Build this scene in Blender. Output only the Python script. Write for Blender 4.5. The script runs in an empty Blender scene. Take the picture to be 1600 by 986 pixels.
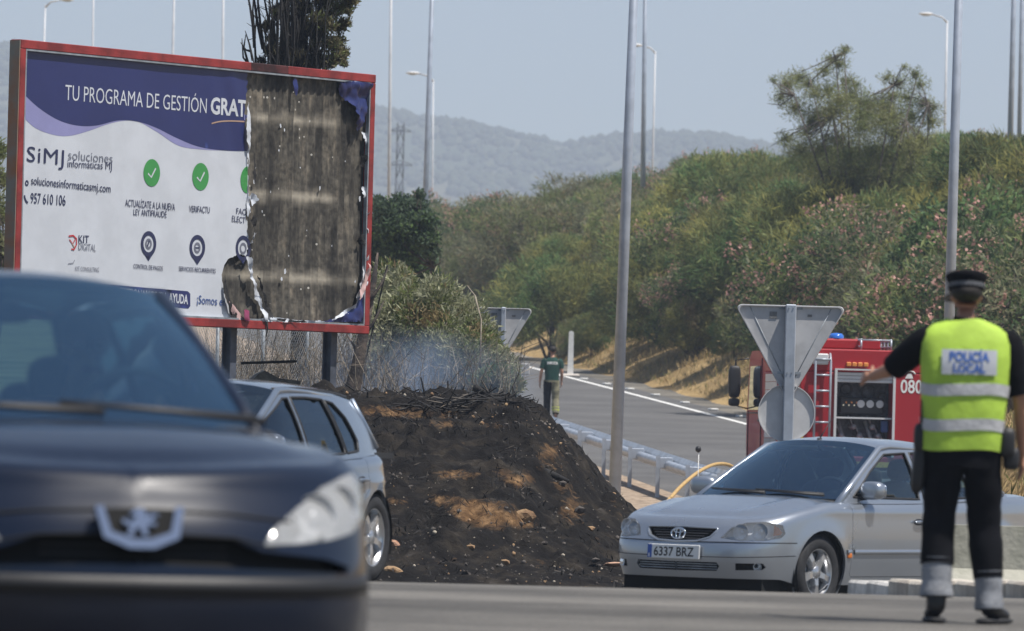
import bpy, bmesh, math, random
import numpy as np
from mathutils import Vector, Matrix, geometry

random.seed(7)
SC = bpy.context.scene
COL = SC.collection
PI = math.pi

# ------------------------------------------------------------------ camera
FPX, CX, CY, ROLL, EYE = 10500.0, 800.0, 493.0, math.radians(1.5), 0.95
PITCH = math.atan(174.0 / FPX)
cam = bpy.data.cameras.new('camera')
cam_ob = bpy.data.objects.new('camera', cam)
COL.objects.link(cam_ob)
cam.sensor_width = 36.0
cam.lens = 36.0 * FPX / 1600.0
cam.clip_start, cam.clip_end = 0.5, 30000.0
cam.dof.use_dof = True
cam.dof.focus_distance = 78.0
cam.dof.aperture_fstop = 6.4
R_CAM = Matrix.Rotation(PI / 2 + PITCH, 3, 'X') @ Matrix.Rotation(ROLL, 3, 'Z')
cam_ob.matrix_world = Matrix.Translation((0, 0, EYE)) @ R_CAM.to_4x4()
SC.camera = cam_ob

def ray(px, py):
    d = R_CAM @ Vector((px - CX, -(py - CY), -FPX))
    return d / d.y

def P(px, py, d):
    """world point seen at photo pixel (px, py) at d metres ahead"""
    return Vector((0, 0, EYE)) + ray(px, py) * d

def PX(px, d, y=660):
    return P(px, y, d).x

# ------------------------------------------------------------------ light
SUN_EL, SUN_AZ = math.radians(66), math.radians(118)      # azimuth clockwise from +Y
w = bpy.data.worlds.new("World"); SC.world = w; w.use_nodes = True
nt = w.node_tree
sky = nt.nodes.new('ShaderNodeTexSky'); sky.sky_type = 'NISHITA'; sky.sun_disc = False
sky.sun_elevation, sky.sun_rotation = SUN_EL, SUN_AZ
sky.air_density, sky.dust_density, sky.ozone_density, sky.altitude = 1.0, .8, 3.0, 100
bg = nt.nodes['Background']; bg.inputs['Strength'].default_value = 0.069
nt.links.new(sky.outputs[0], bg.inputs['Color'])
sd = bpy.data.lights.new('sun', 'SUN'); sd.energy = 5.0; sd.angle = math.radians(0.5); sd.color = (1.0, 0.95, 0.88)
so = bpy.data.objects.new('sun', sd); COL.objects.link(so)
sdir = Vector((math.cos(SUN_EL) * math.sin(SUN_AZ), math.cos(SUN_EL) * math.cos(SUN_AZ), math.sin(SUN_EL)))
so.rotation_euler = sdir.to_track_quat('Z', 'Y').to_euler()
so.location = (10, -10, 60)
vs = SC.view_settings
vs.view_transform, vs.look, vs.gamma, vs.exposure = 'Standard', 'None', 1.0, 0.30
cy = SC.cycles
cy.use_denoising = True
cy.max_bounces, cy.diffuse_bounces, cy.glossy_bounces, cy.transmission_bounces = 8, 3, 4, 6
cy.volume_bounces, cy.transparent_max_bounces = 1, 24
cy.volume_step_rate, cy.volume_max_steps = 2.0, 128
cy.sample_clamp_indirect = 6.0

# ------------------------------------------------------------------ materials
def mat(name, color, rough=0.6, metal=0.0, coat=0.0, var=0.0, scale=8.0, bump=0.0, bscale=60.0, spec=0.5, trans=0.0, coords='Object',
        color2=None, detail=4.0, per_island=0.0, ramp=(0.4, 0.6), emit=0.0):
    """Principled material with noise-driven colour variation and fine relief."""
    m = bpy.data.materials.new(name); m.use_nodes = True
    N, Lk = m.node_tree.nodes, m.node_tree.links
    b = N['Principled BSDF']
    c = (*color, 1.0)
    b.inputs['Base Color'].default_value = c
    b.inputs['Roughness'].default_value = rough
    b.inputs['Metallic'].default_value = metal
    b.inputs['Coat Weight'].default_value = coat
    b.inputs['Coat Roughness'].default_value = 0.04
    b.inputs['Specular IOR Level'].default_value = spec
    tc = N.new('ShaderNodeTexCoord')
    out = None
    if var > 0 or color2 is not None:
        n = N.new('ShaderNodeTexNoise'); n.inputs['Scale'].default_value = scale; n.inputs['Detail'].default_value = detail
        n.inputs['Roughness'].default_value = 0.62
        Lk.new(tc.outputs[coords], n.inputs['Vector'])
        r = N.new('ShaderNodeValToRGB')
        r.color_ramp.elements[0].position, r.color_ramp.elements[1].position = ramp
        if color2 is None:
            r.color_ramp.elements[0].color = (*[x * (1 - var) for x in color], 1)
            r.color_ramp.elements[1].color = (*[min(1, x * (1 + var)) for x in color], 1)
        else:
            r.color_ramp.elements[0].color = c; r.color_ramp.elements[1].color = (*color2, 1)
        Lk.new(n.outputs['Fac'], r.inputs['Fac'])
        out = r.outputs['Color']
    if per_island > 0:
        g = N.new('ShaderNodeNewGeometry')
        mr = N.new('ShaderNodeMapRange'); mr.inputs['To Min'].default_value = 1 - per_island; mr.inputs['To Max'].default_value = 1 + per_island
        Lk.new(g.outputs['Random Per Island'], mr.inputs['Value'])
        mx = N.new('ShaderNodeMix'); mx.data_type = 'RGBA'; mx.blend_type = 'MULTIPLY'; mx.inputs[0].default_value = 1.0
        if out: Lk.new(out, mx.inputs[6])
        else: mx.inputs[6].default_value = c
        Lk.new(mr.outputs[0], mx.inputs[7])
        out = mx.outputs[2]
    if out: Lk.new(out, b.inputs['Base Color'])
    if bump > 0:
        n2 = N.new('ShaderNodeTexNoise'); n2.inputs['Scale'].default_value = bscale; n2.inputs['Detail'].default_value = 5.0
        Lk.new(tc.outputs[coords], n2.inputs['Vector'])
        bp = N.new('ShaderNodeBump'); bp.inputs['Strength'].default_value = bump; bp.inputs['Distance'].default_value = 0.02
        Lk.new(n2.outputs['Fac'], bp.inputs['Height']); Lk.new(bp.outputs[0], b.inputs['Normal'])
    if trans > 0:      # leaves let some light through
        t = N.new('ShaderNodeBsdfTranslucent')
        if out: Lk.new(out, t.inputs['Color'])
        else: t.inputs['Color'].default_value = c
        ms = N.new('ShaderNodeMixShader'); ms.inputs[0].default_value = trans
        o = N['Material Output']
        Lk.new(b.outputs[0], ms.inputs[1]); Lk.new(t.outputs[0], ms.inputs[2]); Lk.new(ms.outputs[0], o.inputs['Surface'])
    return m

def glass_mat(name, tint, refl=1.45, rough=0.02, base=0.0, gcol=(1, 1, 1), milk=0.0):
    m = bpy.data.materials.new(name); m.use_nodes = True
    N, Lk = m.node_tree.nodes, m.node_tree.links
    for n in list(N):
        if n.type == 'BSDF_PRINCIPLED': N.remove(n)
    t = N.new('ShaderNodeBsdfTransparent'); t.inputs['Color'].default_value = (*tint, 1)
    g = N.new('ShaderNodeBsdfGlossy'); g.inputs['Roughness'].default_value = rough; g.inputs['Color'].default_value = (*gcol, 1)
    f = N.new('ShaderNodeFresnel'); f.inputs['IOR'].default_value = refl
    mr = N.new('ShaderNodeMapRange'); mr.inputs['To Min'].default_value = base; mr.inputs['To Max'].default_value = 1.0
    Lk.new(f.outputs[0], mr.inputs['Value'])
    ms = N.new('ShaderNodeMixShader')
    body = t.outputs[0]
    if milk > 0:       # yellowed, clouded plastic; on clear lenses, brightness put into the colour
        df = N.new('ShaderNodeBsdfDiffuse'); df.inputs['Color'].default_value = (.72, .72, .70, 1)
        mk = N.new('ShaderNodeMixShader'); mk.inputs[0].default_value = milk; Lk.new(t.outputs[0], mk.inputs[1]); Lk.new(df.outputs[0], mk.inputs[2]); body = mk.outputs[0]
    Lk.new(mr.outputs[0], ms.inputs[0]); Lk.new(body, ms.inputs[1]); Lk.new(g.outputs[0], ms.inputs[2])
    Lk.new(ms.outputs[0], N['Material Output'].inputs['Surface'])
    return m

# ------------------------------------------------------------------ mesh helpers
class MB:
    """Collects shapes; build() links them as one mesh object."""
    def __init__(self): self.v, self.f, self.m, self.s = [], [], [], []
    def add(self, verts, faces, mi=0, smooth=False, M=None):
        o = len(self.v)
        if M is not None: verts = [M @ Vector(p) for p in verts]
        self.v.extend(tuple(p) for p in verts)
        for fc in faces:
            self.f.append(tuple(i + o for i in fc)); self.m.append(mi); self.s.append(smooth)
        return self
    def box(self, c, s, mi=0, M=None, bevel=0.0, smooth=False):
        hx, hy, hz = s[0] / 2, s[1] / 2, s[2] / 2
        if bevel <= 0:
            v = [(c[0] + x * hx, c[1] + y * hy, c[2] + z * hz) for x in (-1, 1) for y in (-1, 1) for z in (-1, 1)]
            f = [(0, 1, 3, 2), (4, 6, 7, 5), (0, 4, 5, 1), (2, 3, 7, 6), (0, 2, 6, 4), (1, 5, 7, 3)]
            return self.add(v, f, mi, smooth, M)
        bevel = min(bevel, hx * .95, hy * .95, hz * .95)
        bm = bmesh.new()
        for x in (-1, 1):
            for y in (-1, 1):
                for z in (-1, 1):
                    for k in range(3):
                        q = [hx - bevel, hy - bevel, hz - bevel]; q[k] += bevel
                        bm.verts.new((c[0] + x * q[0], c[1] + y * q[1], c[2] + z * q[2]))
        bmesh.ops.convex_hull(bm, input=bm.verts)
        bmesh.ops.recalc_face_normals(bm, faces=bm.faces)
        bmesh.ops.dissolve_limit(bm, angle_limit=0.02, verts=bm.verts, edges=bm.edges)
        self.bm(bm, mi, smooth, M); bm.free(); return self
    def bm(self, bm, mi=0, smooth=False, M=None):
        bm.verts.index_update()
        self.add([v.co.copy() for v in bm.verts], [[v.index for v in f.verts] for f in bm.faces], mi, smooth, M)
    def tube(self, pts, r, n=8, mi=0, smooth=True, cap=True, M=None):
        pts = [Vector(p) for p in pts]
        rr = r if isinstance(r, (list, tuple)) else [r] * len(pts)
        vs, fs = [], []
        t0 = (pts[1] - pts[0]).normalized()
        up = Vector((0, 0, 1)) if abs(t0.z) < .9 else Vector((1, 0, 0))
        a = t0.cross(up).normalized()
        for i, p in enumerate(pts):
            t = (pts[min(i + 1, len(pts) - 1)] - pts[max(i - 1, 0)]).normalized()
            a = (a - t * a.dot(t)).normalized(); b = t.cross(a)
            for k in range(n):
                th = 2 * PI * k / n
                vs.append(p + (a * math.cos(th) + b * math.sin(th)) * rr[i])
        for i in range(len(pts) - 1):
            for k in range(n):
                k2 = (k + 1) % n
                fs.append((i * n + k, i * n + k2, (i + 1) * n + k2, (i + 1) * n + k))
        if cap:
            fs.append(tuple(range(n - 1, -1, -1))); fs.append(tuple((len(pts) - 1) * n + k for k in range(n)))
        return self.add(vs, fs, mi, smooth, M)
    def lathe(self, prof, n=24, mi=0, smooth=True, M=None, close=False):
        """profile [(r, z)] turned about z"""
        vs, fs = [], []
        for (r, z) in prof:
            for k in range(n):
                th = 2 * PI * k / n
                vs.append((r * math.cos(th), r * math.sin(th), z))
        m_ = len(prof)
        for i in range(m_ - 1 + (1 if close else 0)):
            i2 = (i + 1) % m_
            for k in range(n):
                k2 = (k + 1) % n
                fs.append((i * n + k, i * n + k2, i2 * n + k2, i2 * n + k))
        return self.add(vs, fs, mi, smooth, M)
    def prism(self, poly, z0, z1, mi=0, M=None, smooth=False):
        n = len(poly)
        vs = [(p[0], p[1], z0) for p in poly] + [(p[0], p[1], z1) for p in poly]
        fs = [tuple(range(n - 1, -1, -1)), tuple(range(n, 2 * n))]
        fs += [(i, (i + 1) % n, n + (i + 1) % n, n + i) for i in range(n)]
        return self.add(vs, fs, mi, smooth, M)
    def ball(self, c, r, nu=12, nv=8, mi=0, M=None, smooth=True):
        r = r if isinstance(r, (tuple, list)) else (r, r, r)
        vs, fs = [], []
        for i in range(nv + 1):
            ph = -PI / 2 + PI * i / nv
            for k in range(nu):
                th = 2 * PI * k / nu
                vs.append((c[0] + r[0] * math.cos(ph) * math.cos(th), c[1] + r[1] * math.cos(ph) * math.sin(th), c[2] + r[2] * math.sin(ph)))
        for i in range(nv):
            for k in range(nu):
                k2 = (k + 1) % nu
                fs.append((i * nu + k, i * nu + k2, (i + 1) * nu + k2, (i + 1) * nu + k))
        return self.add(vs, fs, mi, smooth, M)
    def mesh(self, name, mats):
        me = bpy.data.meshes.new(name)
        me.from_pydata(self.v, [], self.f)
        for m_ in mats: me.materials.append(m_)
        if self.m:
            me.polygons.foreach_set('material_index', self.m)
            me.polygons.foreach_set('use_smooth', self.s)
        me.update()
        return me
    def build(self, name, mats, parent=None, label=None, M=None, weld=False):
        if not isinstance(mats, (list, tuple)): mats = [mats]
        me = self.mesh(name, mats)
        if weld:
            b = bmesh.new(); b.from_mesh(me); bmesh.ops.remove_doubles(b, verts=b.verts, dist=2e-4)
            b.to_mesh(me); b.free(); me.set_sharp_from_angle(angle=math.radians(42))
        return link(name, me, parent, label, M)

def link(name, me, parent=None, label=None, M=None):
    o = bpy.data.objects.new(name, me); COL.objects.link(o)
    if parent is not None: o.parent = parent
    if M is not None: o.matrix_basis = M
    if label: o['label'] = label
    return o

def np_mesh(name, V, F, mats, mi=None, smooth=False):
    """V (n,3), F (m,k) arrays -> mesh"""
    V = np.asarray(V, np.float32); F = np.asarray(F, np.int32)
    me = bpy.data.meshes.new(name)
    k = F.shape[1]
    me.vertices.add(len(V)); me.vertices.foreach_set('co', V.ravel())
    me.loops.add(F.size); me.loops.foreach_set('vertex_index', F.ravel())
    me.polygons.add(len(F))
    me.polygons.foreach_set('loop_start', np.arange(0, F.size, k, dtype=np.int32))
    if mi is not None: me.polygons.foreach_set('material_index', np.asarray(mi, np.int32))
    if smooth: me.polygons.foreach_set('use_smooth', np.ones(len(F), bool))
    for m_ in mats: me.materials.append(m_)
    me.update(calc_edges=True); me.validate()
    return me

def thing(name, label, cat, loc=(0, 0, 0), rz=0.0, group=None):
    o = bpy.data.objects.new(name, None); COL.objects.link(o)
    o.empty_display_size = 0.2
    o.location = loc; o.rotation_euler = (0, 0, rz)
    o['label'] = label; o['category'] = cat
    if group: o['group'] = group
    return o

def tag(o, label=None, cat=None, group=None, kind=None):
    if label: o['label'] = label
    if cat: o['category'] = cat
    if group: o['group'] = group
    if kind: o['kind'] = kind
    return o

def copy_tree(o, parent=None):
    c = o.copy(); COL.objects.link(c)
    if parent is not None: c.parent = parent
    for ch in list(o.children): copy_tree(ch, c)
    return c

def smooth01(t):
    t = np.clip(t, 0, 1); return t * t * (3 - 2 * t)

def hermite(xs, ys):
    """C1 interpolation through the table (xs ascending)"""
    xs = np.asarray(xs, float); ys = np.asarray(ys, float)
    d = np.diff(ys) / np.diff(xs)
    m = np.empty_like(ys); m[0], m[-1] = d[0], d[-1]
    for i in range(1, len(xs) - 1):
        m[i] = 0 if d[i - 1] * d[i] <= 0 else 2 * d[i - 1] * d[i] / (d[i - 1] + d[i])
    def f(x):
        x = np.clip(np.asarray(x, float), xs[0], xs[-1])
        i = np.clip(np.searchsorted(xs, x) - 1, 0, len(xs) - 2)
        h = xs[i + 1] - xs[i]; t = (x - xs[i]) / h
        return ((2 * t**3 - 3 * t**2 + 1) * ys[i] + (t**3 - 2 * t**2 + t) * h * m[i]
                + (-2 * t**3 + 3 * t**2) * ys[i + 1] + (t**3 - t**2) * h * m[i + 1])
    return f

def vnoise(x, y, seed=0):
    """smooth value noise on arrays, about -1..1"""
    x = np.asarray(x, float); y = np.asarray(y, float)
    xi, yi = np.floor(x).astype(np.int64), np.floor(y).astype(np.int64)
    fx, fy = smooth01(x - xi), smooth01(y - yi)
    def h(a, b):
        n = (a * 374761393 + b * 668265263 + seed * 974711) & 0xffffffff
        n = ((n ^ (n >> 13)) * 1274126177) & 0xffffffff
        return ((n ^ (n >> 16)) & 0xffff) / 32767.5 - 1
    return (h(xi, yi) * (1 - fx) + h(xi + 1, yi) * fx) * (1 - fy) + (h(xi, yi + 1) * (1 - fx) + h(xi + 1, yi + 1) * fx) * fy

def fbm(x, y, oct=4, seed=0):
    r, a, s = 0, 1.0, 1.0
    for k in range(oct):
        r = r + a * vnoise(np.asarray(x) * s, np.asarray(y) * s, seed + k * 17); a *= .5; s *= 2.03
    return r

def pip(px, py, poly):
    """points in polygon (arrays)"""
    px = np.asarray(px); py = np.asarray(py); ins = np.zeros(px.shape, bool)
    n = len(poly)
    for i in range(n):
        x1, y1 = poly[i]; x2, y2 = poly[(i + 1) % n]
        if y1 == y2: continue
        c = ((y1 > py) != (y2 > py)) & (px < (x2 - x1) * (py - y1) / (y2 - y1) + x1)
        ins ^= c
    return ins

def resample(poly, h, closed=True):
    out = []
    n = len(poly)
    for i in range(n if closed else n - 1):
        a, b = poly[i], poly[(i + 1) % n]
        L = math.hypot(b[0] - a[0], b[1] - a[1]); k = max(1, int(math.ceil(L / h)))
        for j in range(k):
            t = j / k; out.append((a[0] + (b[0] - a[0]) * t, a[1] + (b[1] - a[1]) * t))
    if not closed: out.append(tuple(poly[-1]))
    return out

def region(outer, holes, h, hy=None, grid=None):
    """triangulate a 2-D region with holes, interior points every h -> (V2 (n,2), tris)"""
    hy = hy or h
    loops = [resample(outer, h)] + [resample(p, h) for p in holes]
    pts, edges = [], []
    for lp in loops:
        o = len(pts); n = len(lp); pts += lp
        edges += [(o + i, o + (i + 1) % n) for i in range(n)]
    A = np.array(pts)
    x0, y0 = np.min(np.array(loops[0]), 0); x1, y1 = np.max(np.array(loops[0]), 0)
    gx, gy = np.meshgrid(np.arange(x0 + h / 2, x1, h), np.arange(y0 + hy / 2, y1, hy))
    gx = gx + (np.arange(gx.shape[0]) % 2)[:, None] * h / 2
    gx, gy = gx.ravel(), gy.ravel()
    if grid is not None: gx, gy = grid
    n_out = len(loops[0])
    k = pip(gx, gy, loops[0])
    for lp in loops[1:]: k &= ~pip(gx, gy, lp)
    gx, gy = gx[k], gy[k]
    if len(gx):
        keep = np.ones(len(gx), bool)
        for s in range(0, len(gx), 2000):
            d = np.hypot(gx[s:s + 2000, None] - A[None, :, 0], (gy[s:s + 2000, None] - A[None, :, 1]))
            if grid is None: keep[s:s + 2000] = d.min(1) > 0.45 * min(h, hy)
            else:
                keep[s:s + 2000] = d[:, :n_out].min(1) > .003
                if d.shape[1] > n_out: keep[s:s + 2000] &= d[:, n_out:].min(1) > .4 * h
        pts = pts + list(zip(gx[keep].tolist(), gy[keep].tolist()))
    r = geometry.delaunay_2d_cdt([Vector(p) for p in pts], edges, [], 0, 1e-6)
    V2 = np.array([tuple(p) for p in r[0]]); T = np.array([f for f in r[2] if len(f) == 3], int)
    c = V2[T].mean(1)
    ok = pip(c[:, 0], c[:, 1], loops[0])
    for lp in loops[1:]: ok &= ~pip(c[:, 0], c[:, 1], lp)
    T = T[ok]
    a, b, cc = V2[T[:, 0]], V2[T[:, 1]], V2[T[:, 2]]
    area = (b[:, 0] - a[:, 0]) * (cc[:, 1] - a[:, 1]) - (b[:, 1] - a[:, 1]) * (cc[:, 0] - a[:, 0])
    T[area < 0] = T[area < 0][:, ::-1]
    T = T[np.abs(area) > 1e-10]
    return V2, T

def text_mesh(body, size, bold=0.0, shear=0.0, xs=1.0, align='LEFT', space=1.0):
    """mesh data of a line of lettering in its own xy plane"""
    c = bpy.data.curves.new('lettering', 'FONT'); c.body = body; c.size = size; c.offset = bold; c.shear = shear
    c.align_x = align; c.space_character = space; c.resolution_u = 3; c.extrude = 0.0
    o = bpy.data.objects.new('lettering_source', c); COL.objects.link(o)
    dg = bpy.context.evaluated_depsgraph_get()
    me = bpy.data.meshes.new_from_object(o.evaluated_get(dg))
    bpy.data.objects.remove(o); bpy.data.curves.remove(c)
    V = np.array([v.co[:] for v in me.vertices]).reshape(-1, 3); F = [tuple(p.vertices) for p in me.polygons]
    bpy.data.meshes.remove(me)
    if len(V): V[:, 0] *= xs
    return V, F

M = {}
M['asphalt'] = mat('asphalt', (.10, .10, .102), .85, var=.0, color2=(.17, .17, .172), scale=1.3, bump=.5, bscale=45, ramp=(.3, .75), detail=8)
M['galv'] = mat('galvanised_steel', (.42, .46, .52), .42, metal=.35, var=.12, scale=3)
M['galv_dark'] = mat('weathered_steel', (.30, .33, .36), .5, metal=.3, var=.2, scale=6)
M['black_plastic'] = mat('black_plastic', (.018, .018, .02), .5, bump=.15, bscale=200)
M['black_gloss'] = mat('black_gloss', (.01, .01, .012), .12, coat=.4)
M['rubber'] = mat('tyre_rubber', (.022, .022, .024), .75, var=.25, scale=20, bump=.2, bscale=90)
M['chrome'] = mat('chrome', (.75, .76, .78), .12, metal=1.0)
M['alloy'] = mat('alloy_rim', (.55, .56, .58), .3, metal=.8)
M['white_paint'] = mat('white_paint', (.78, .78, .76), .55, var=.08, scale=9)
M['glass'] = glass_mat('car_glass', (.60, .74, .78), 1.55, base=.10, gcol=(.80, .92, 1.0))
M['glass_dark'] = glass_mat('tinted_glass', (.16, .22, .26), 1.5, base=.06, gcol=(.7, .85, 1.0))
M['lens'] = glass_mat('lamp_lens', (.93, .95, .96), 1.45)
# ================================================================== terrain
def rail_x(d): return 2.9 - 0.11 * (np.asarray(d, float) - 121)

_bd = hermite([-60, 8, 18.75, 27, 36, 41, 46, 50, 54, 56, 62, 68, 106, 118, 240, 300, 360, 6000],
              [-.25, -.18, -.10, -.03, 0, -.03, -.15, -.25, -.39, -.47, -.585, -.66, -.60, -.38, 3.95, 5.6, 6.0, 6.0])
def base_z(d):
    d = np.asarray(d, float)
    ramp = -.2 + .0355 * (d - 123)
    return np.where((d > 118) & (d < 240), ramp, _bd(d))

def bank(x, d):
    ub = np.asarray(x, float) - rail_x(d) - 8.6
    t = np.maximum(ub, 0)
    h = 6.5 * (1 - np.exp(-(.5 * t * smooth01(t / 1.6 + .15)) / 6.5))
    return h * smooth01((np.asarray(d, float) - 60) / 40) * (1 - smooth01((np.asarray(d, float) - 300) / 100) * .5)

def knoll(x, d):
    x = np.asarray(x, float); d = np.asarray(d, float)
    return 1.75 * smooth01((x - 5.2) / 1.6) * smooth01((d - 78) / 9) * (1 - smooth01((d - 96) / 14))

def mound_h(x, d):
    x = np.asarray(x, float); d = np.asarray(d, float)
    t = np.clip((d - 66.5) / 11.0, 0, 1)
    f = (.62 * t + .38 * smooth01(t)) ** .92
    edge = 2.05 + .18 * vnoise(d * .35, d * 0, 3) + .10 * vnoise(d * 1.4, d * 0, 13)
    g = np.clip((edge - x) / 1.95, 0, 1); g = .55 * g + .45 * smooth01(g)
    bk = 1 - smooth01((d - 103) / 10)
    lf = 1 - .35 * smooth01((-x - 3.2) / 2.5)
    return 1.86 * f * g * bk * lf

def G(x, d):
    """height of whatever one stands on at (x, d)"""
    b = base_z(d)
    return float(b + np.maximum.reduce([bank(x, d), knoll(x, d), mound_h(x, d)]))

def ground_hit(px, py, d0=20, d1=400):
    r = ray(px, py)
    prev = None
    for d in np.arange(d0, d1, .25):
        z = EYE + r.z * d
        if z <= G(r.x * d, d): return Vector((r.x * d, d, G(r.x * d, d)))
    return Vector((r.x * d1, d1, 0))

def soil_material():
    m = bpy.data.materials.new('dry_grass_soil'); m.use_nodes = True
    N, Lk = m.node_tree.nodes, m.node_tree.links
    b = N['Principled BSDF']; b.inputs['Roughness'].default_value = .95; b.inputs['Specular IOR Level'].default_value = .1
    tc = N.new('ShaderNodeTexCoord')
    n1 = N.new('ShaderNodeTexNoise'); n1.inputs['Scale'].default_value = .35; n1.inputs['Detail'].default_value = 8
    n2 = N.new('ShaderNodeTexNoise'); n2.inputs['Scale'].default_value = 9; n2.inputs['Detail'].default_value = 6
    for n in (n1, n2): Lk.new(tc.outputs['Object'], n.inputs['Vector'])
    r1 = N.new('ShaderNodeValToRGB'); e = r1.color_ramp.elements
    e[0].position, e[0].color = .34, (.20, .15, .08, 1); e[1].position, e[1].color = .62, (.44, .32, .17, 1)
    x = r1.color_ramp.elements.new(.48); x.color = (.34, .245, .13, 1)
    Lk.new(n1.outputs[0], r1.inputs[0])
    r2 = N.new('ShaderNodeValToRGB'); r2.color_ramp.elements[0].color = (.55, .55, .5, 1); r2.color_ramp.elements[1].color = (1.25, 1.2, 1.1, 1)
    r2.color_ramp.elements[0].position, r2.color_ramp.elements[1].position = .3, .7
    Lk.new(n2.outputs[0], r2.inputs[0])
    mx = N.new('ShaderNodeMix'); mx.data_type = 'RGBA'; mx.blend_type = 'MULTIPLY'; mx.inputs[0].default_value = 1
    Lk.new(r1.outputs[0], mx.inputs[6]); Lk.new(r2.outputs[0], mx.inputs[7]); Lk.new(mx.outputs[2], b.inputs['Base Color'])
    bp = N.new('ShaderNodeBump'); bp.inputs['Strength'].default_value = .8; bp.inputs['Distance'].default_value = .08
    Lk.new(n2.outputs[0], bp.inputs['Height']); Lk.new(bp.outputs[0], b.inputs['Normal'])
    return m
M['soil'] = soil_material()

def grid_mesh(name, xs, ds, zf, mats, smooth=True):
    X, D = np.meshgrid(xs, ds)
    Z = zf(X, D)
    V = np.stack([X.ravel(), D.ravel(), Z.ravel()], 1)
    nx, nd = len(xs), len(ds)
    i, j = np.meshgrid(np.arange(nx - 1), np.arange(nd - 1))
    a = (j * nx + i).ravel()
    F = np.stack([a, a + 1, a + nx + 1, a + nx], 1)
    return np_mesh(name, V, F, mats, smooth=smooth)

def spread(fine0, fine1, step, lo, hi, k=1.35):
    a = list(np.arange(fine0, fine1 + step / 2, step))
    s = step; x = fine0
    left = []
    while x > lo: s *= k; x = max(lo, x - s); left.append(x)
    s = step; x = fine1; right = []
    while x < hi: s *= k; x = min(hi, x + s); right.append(x)
    return np.array(left[::-1] + a + right)

def ground_zf(X, D):
    rough = .10 * fbm(X * .9, D * .9, 3, 5) * smooth01((X - rail_x(D) - 8.8) / 1.5) * smooth01((D - 100) / 20)
    z = base_z(D) + np.maximum(bank(X, D), knoll(X, D)) + rough
    return z - .03 - .25 * smooth01((D - 66.2) / 2) * (mound_h(X, D) > .02)
gme = grid_mesh('ground', spread(-20, 50, .7, -2500, 2500), spread(30, 330, 1.0, -40, 4900), ground_zf, [M['soil']])
ground = tag(link('ground', gme), kind='structure')

# near carriageway, the paved apron behind the cars, and the ramp
def sheet(name, x0, x1, d0, d1, lift, m, sx=.8, sd=.8):
    xs = np.linspace(x0, x1, max(2, int((x1 - x0) / sx))); ds = np.linspace(d0, d1, max(2, int((d1 - d0) / sd)))
    return tag(link(name, grid_mesh(name, xs, ds, lambda X, D: base_z(D) + lift, [m])), kind='structure')

def asphalt_material(name, c0, c1, wear=1.0):
    m = mat(name, c0, .85, color2=c1, scale=.55, ramp=(.3, .72), detail=9, spec=.25)
    N, Lk = m.node_tree.nodes, m.node_tree.links
    b = N['Principled BSDF']
    tc = [n for n in N if n.type == 'TEX_COORD'][0]
    v = N.new('ShaderNodeTexVoronoi'); v.inputs['Scale'].default_value = 70
    Lk.new(tc.outputs['Object'], v.inputs['Vector'])
    bp = N.new('ShaderNodeBump'); bp.inputs['Strength'].default_value = .6; bp.inputs['Distance'].default_value = .008
    Lk.new(v.outputs['Distance'], bp.inputs['Height']); Lk.new(bp.outputs[0], b.inputs['Normal'])
    src = b.inputs['Base Color'].links[0].from_socket
    r = N.new('ShaderNodeValToRGB'); r.color_ramp.elements[0].color = (.62, .62, .62, 1); r.color_ramp.elements[1].color = (1.35, 1.33, 1.28, 1)
    r.color_ramp.elements[1].position = .8
    Lk.new(v.outputs['Color'], r.inputs[0])
    mp = N.new('ShaderNodeMapping'); mp.inputs['Scale'].default_value = (.10, .42, 1); Lk.new(tc.outputs['Object'], mp.inputs['Vector'])
    n3 = N.new('ShaderNodeTexNoise'); n3.inputs['Scale'].default_value = 1.0; n3.inputs['Detail'].default_value = 7; Lk.new(mp.outputs[0], n3.inputs['Vector'])
    r3 = N.new('ShaderNodeValToRGB'); r3.color_ramp.elements[0].position, r3.color_ramp.elements[0].color = .38, (.68, .67, .66, 1); r3.color_ramp.elements[1].position, r3.color_ramp.elements[1].color = .60, (1.22, 1.2, 1.16, 1)
    Lk.new(n3.outputs[0], r3.inputs[0])
    m3 = N.new('ShaderNodeMix'); m3.data_type = 'RGBA'; m3.blend_type = 'MULTIPLY'; m3.inputs[0].default_value = wear; Lk.new(src, m3.inputs[6]); Lk.new(r3.outputs[0], m3.inputs[7]); src = m3.outputs[2]
    mx = N.new('ShaderNodeMix'); mx.data_type = 'RGBA'; mx.blend_type = 'MULTIPLY'; mx.inputs[0].default_value = .8
    Lk.new(src, mx.inputs[6]); Lk.new(r.outputs[0], mx.inputs[7]); Lk.new(mx.outputs[2], b.inputs['Base Color'])
    return m
M['road'] = asphalt_material('worn_asphalt', (.075, .073, .072), (.165, .16, .152))
M['ramp'] = asphalt_material('ramp_asphalt', (.10, .10, .103), (.135, .135, .138), .35)
sheet('road', -45, 45, -30, 66.3, .006, M['road'], 1.5, .8)
sheet('slip_road', 2.3, 13.5, 66.3, 113.5, .006, M['ramp'])

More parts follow.
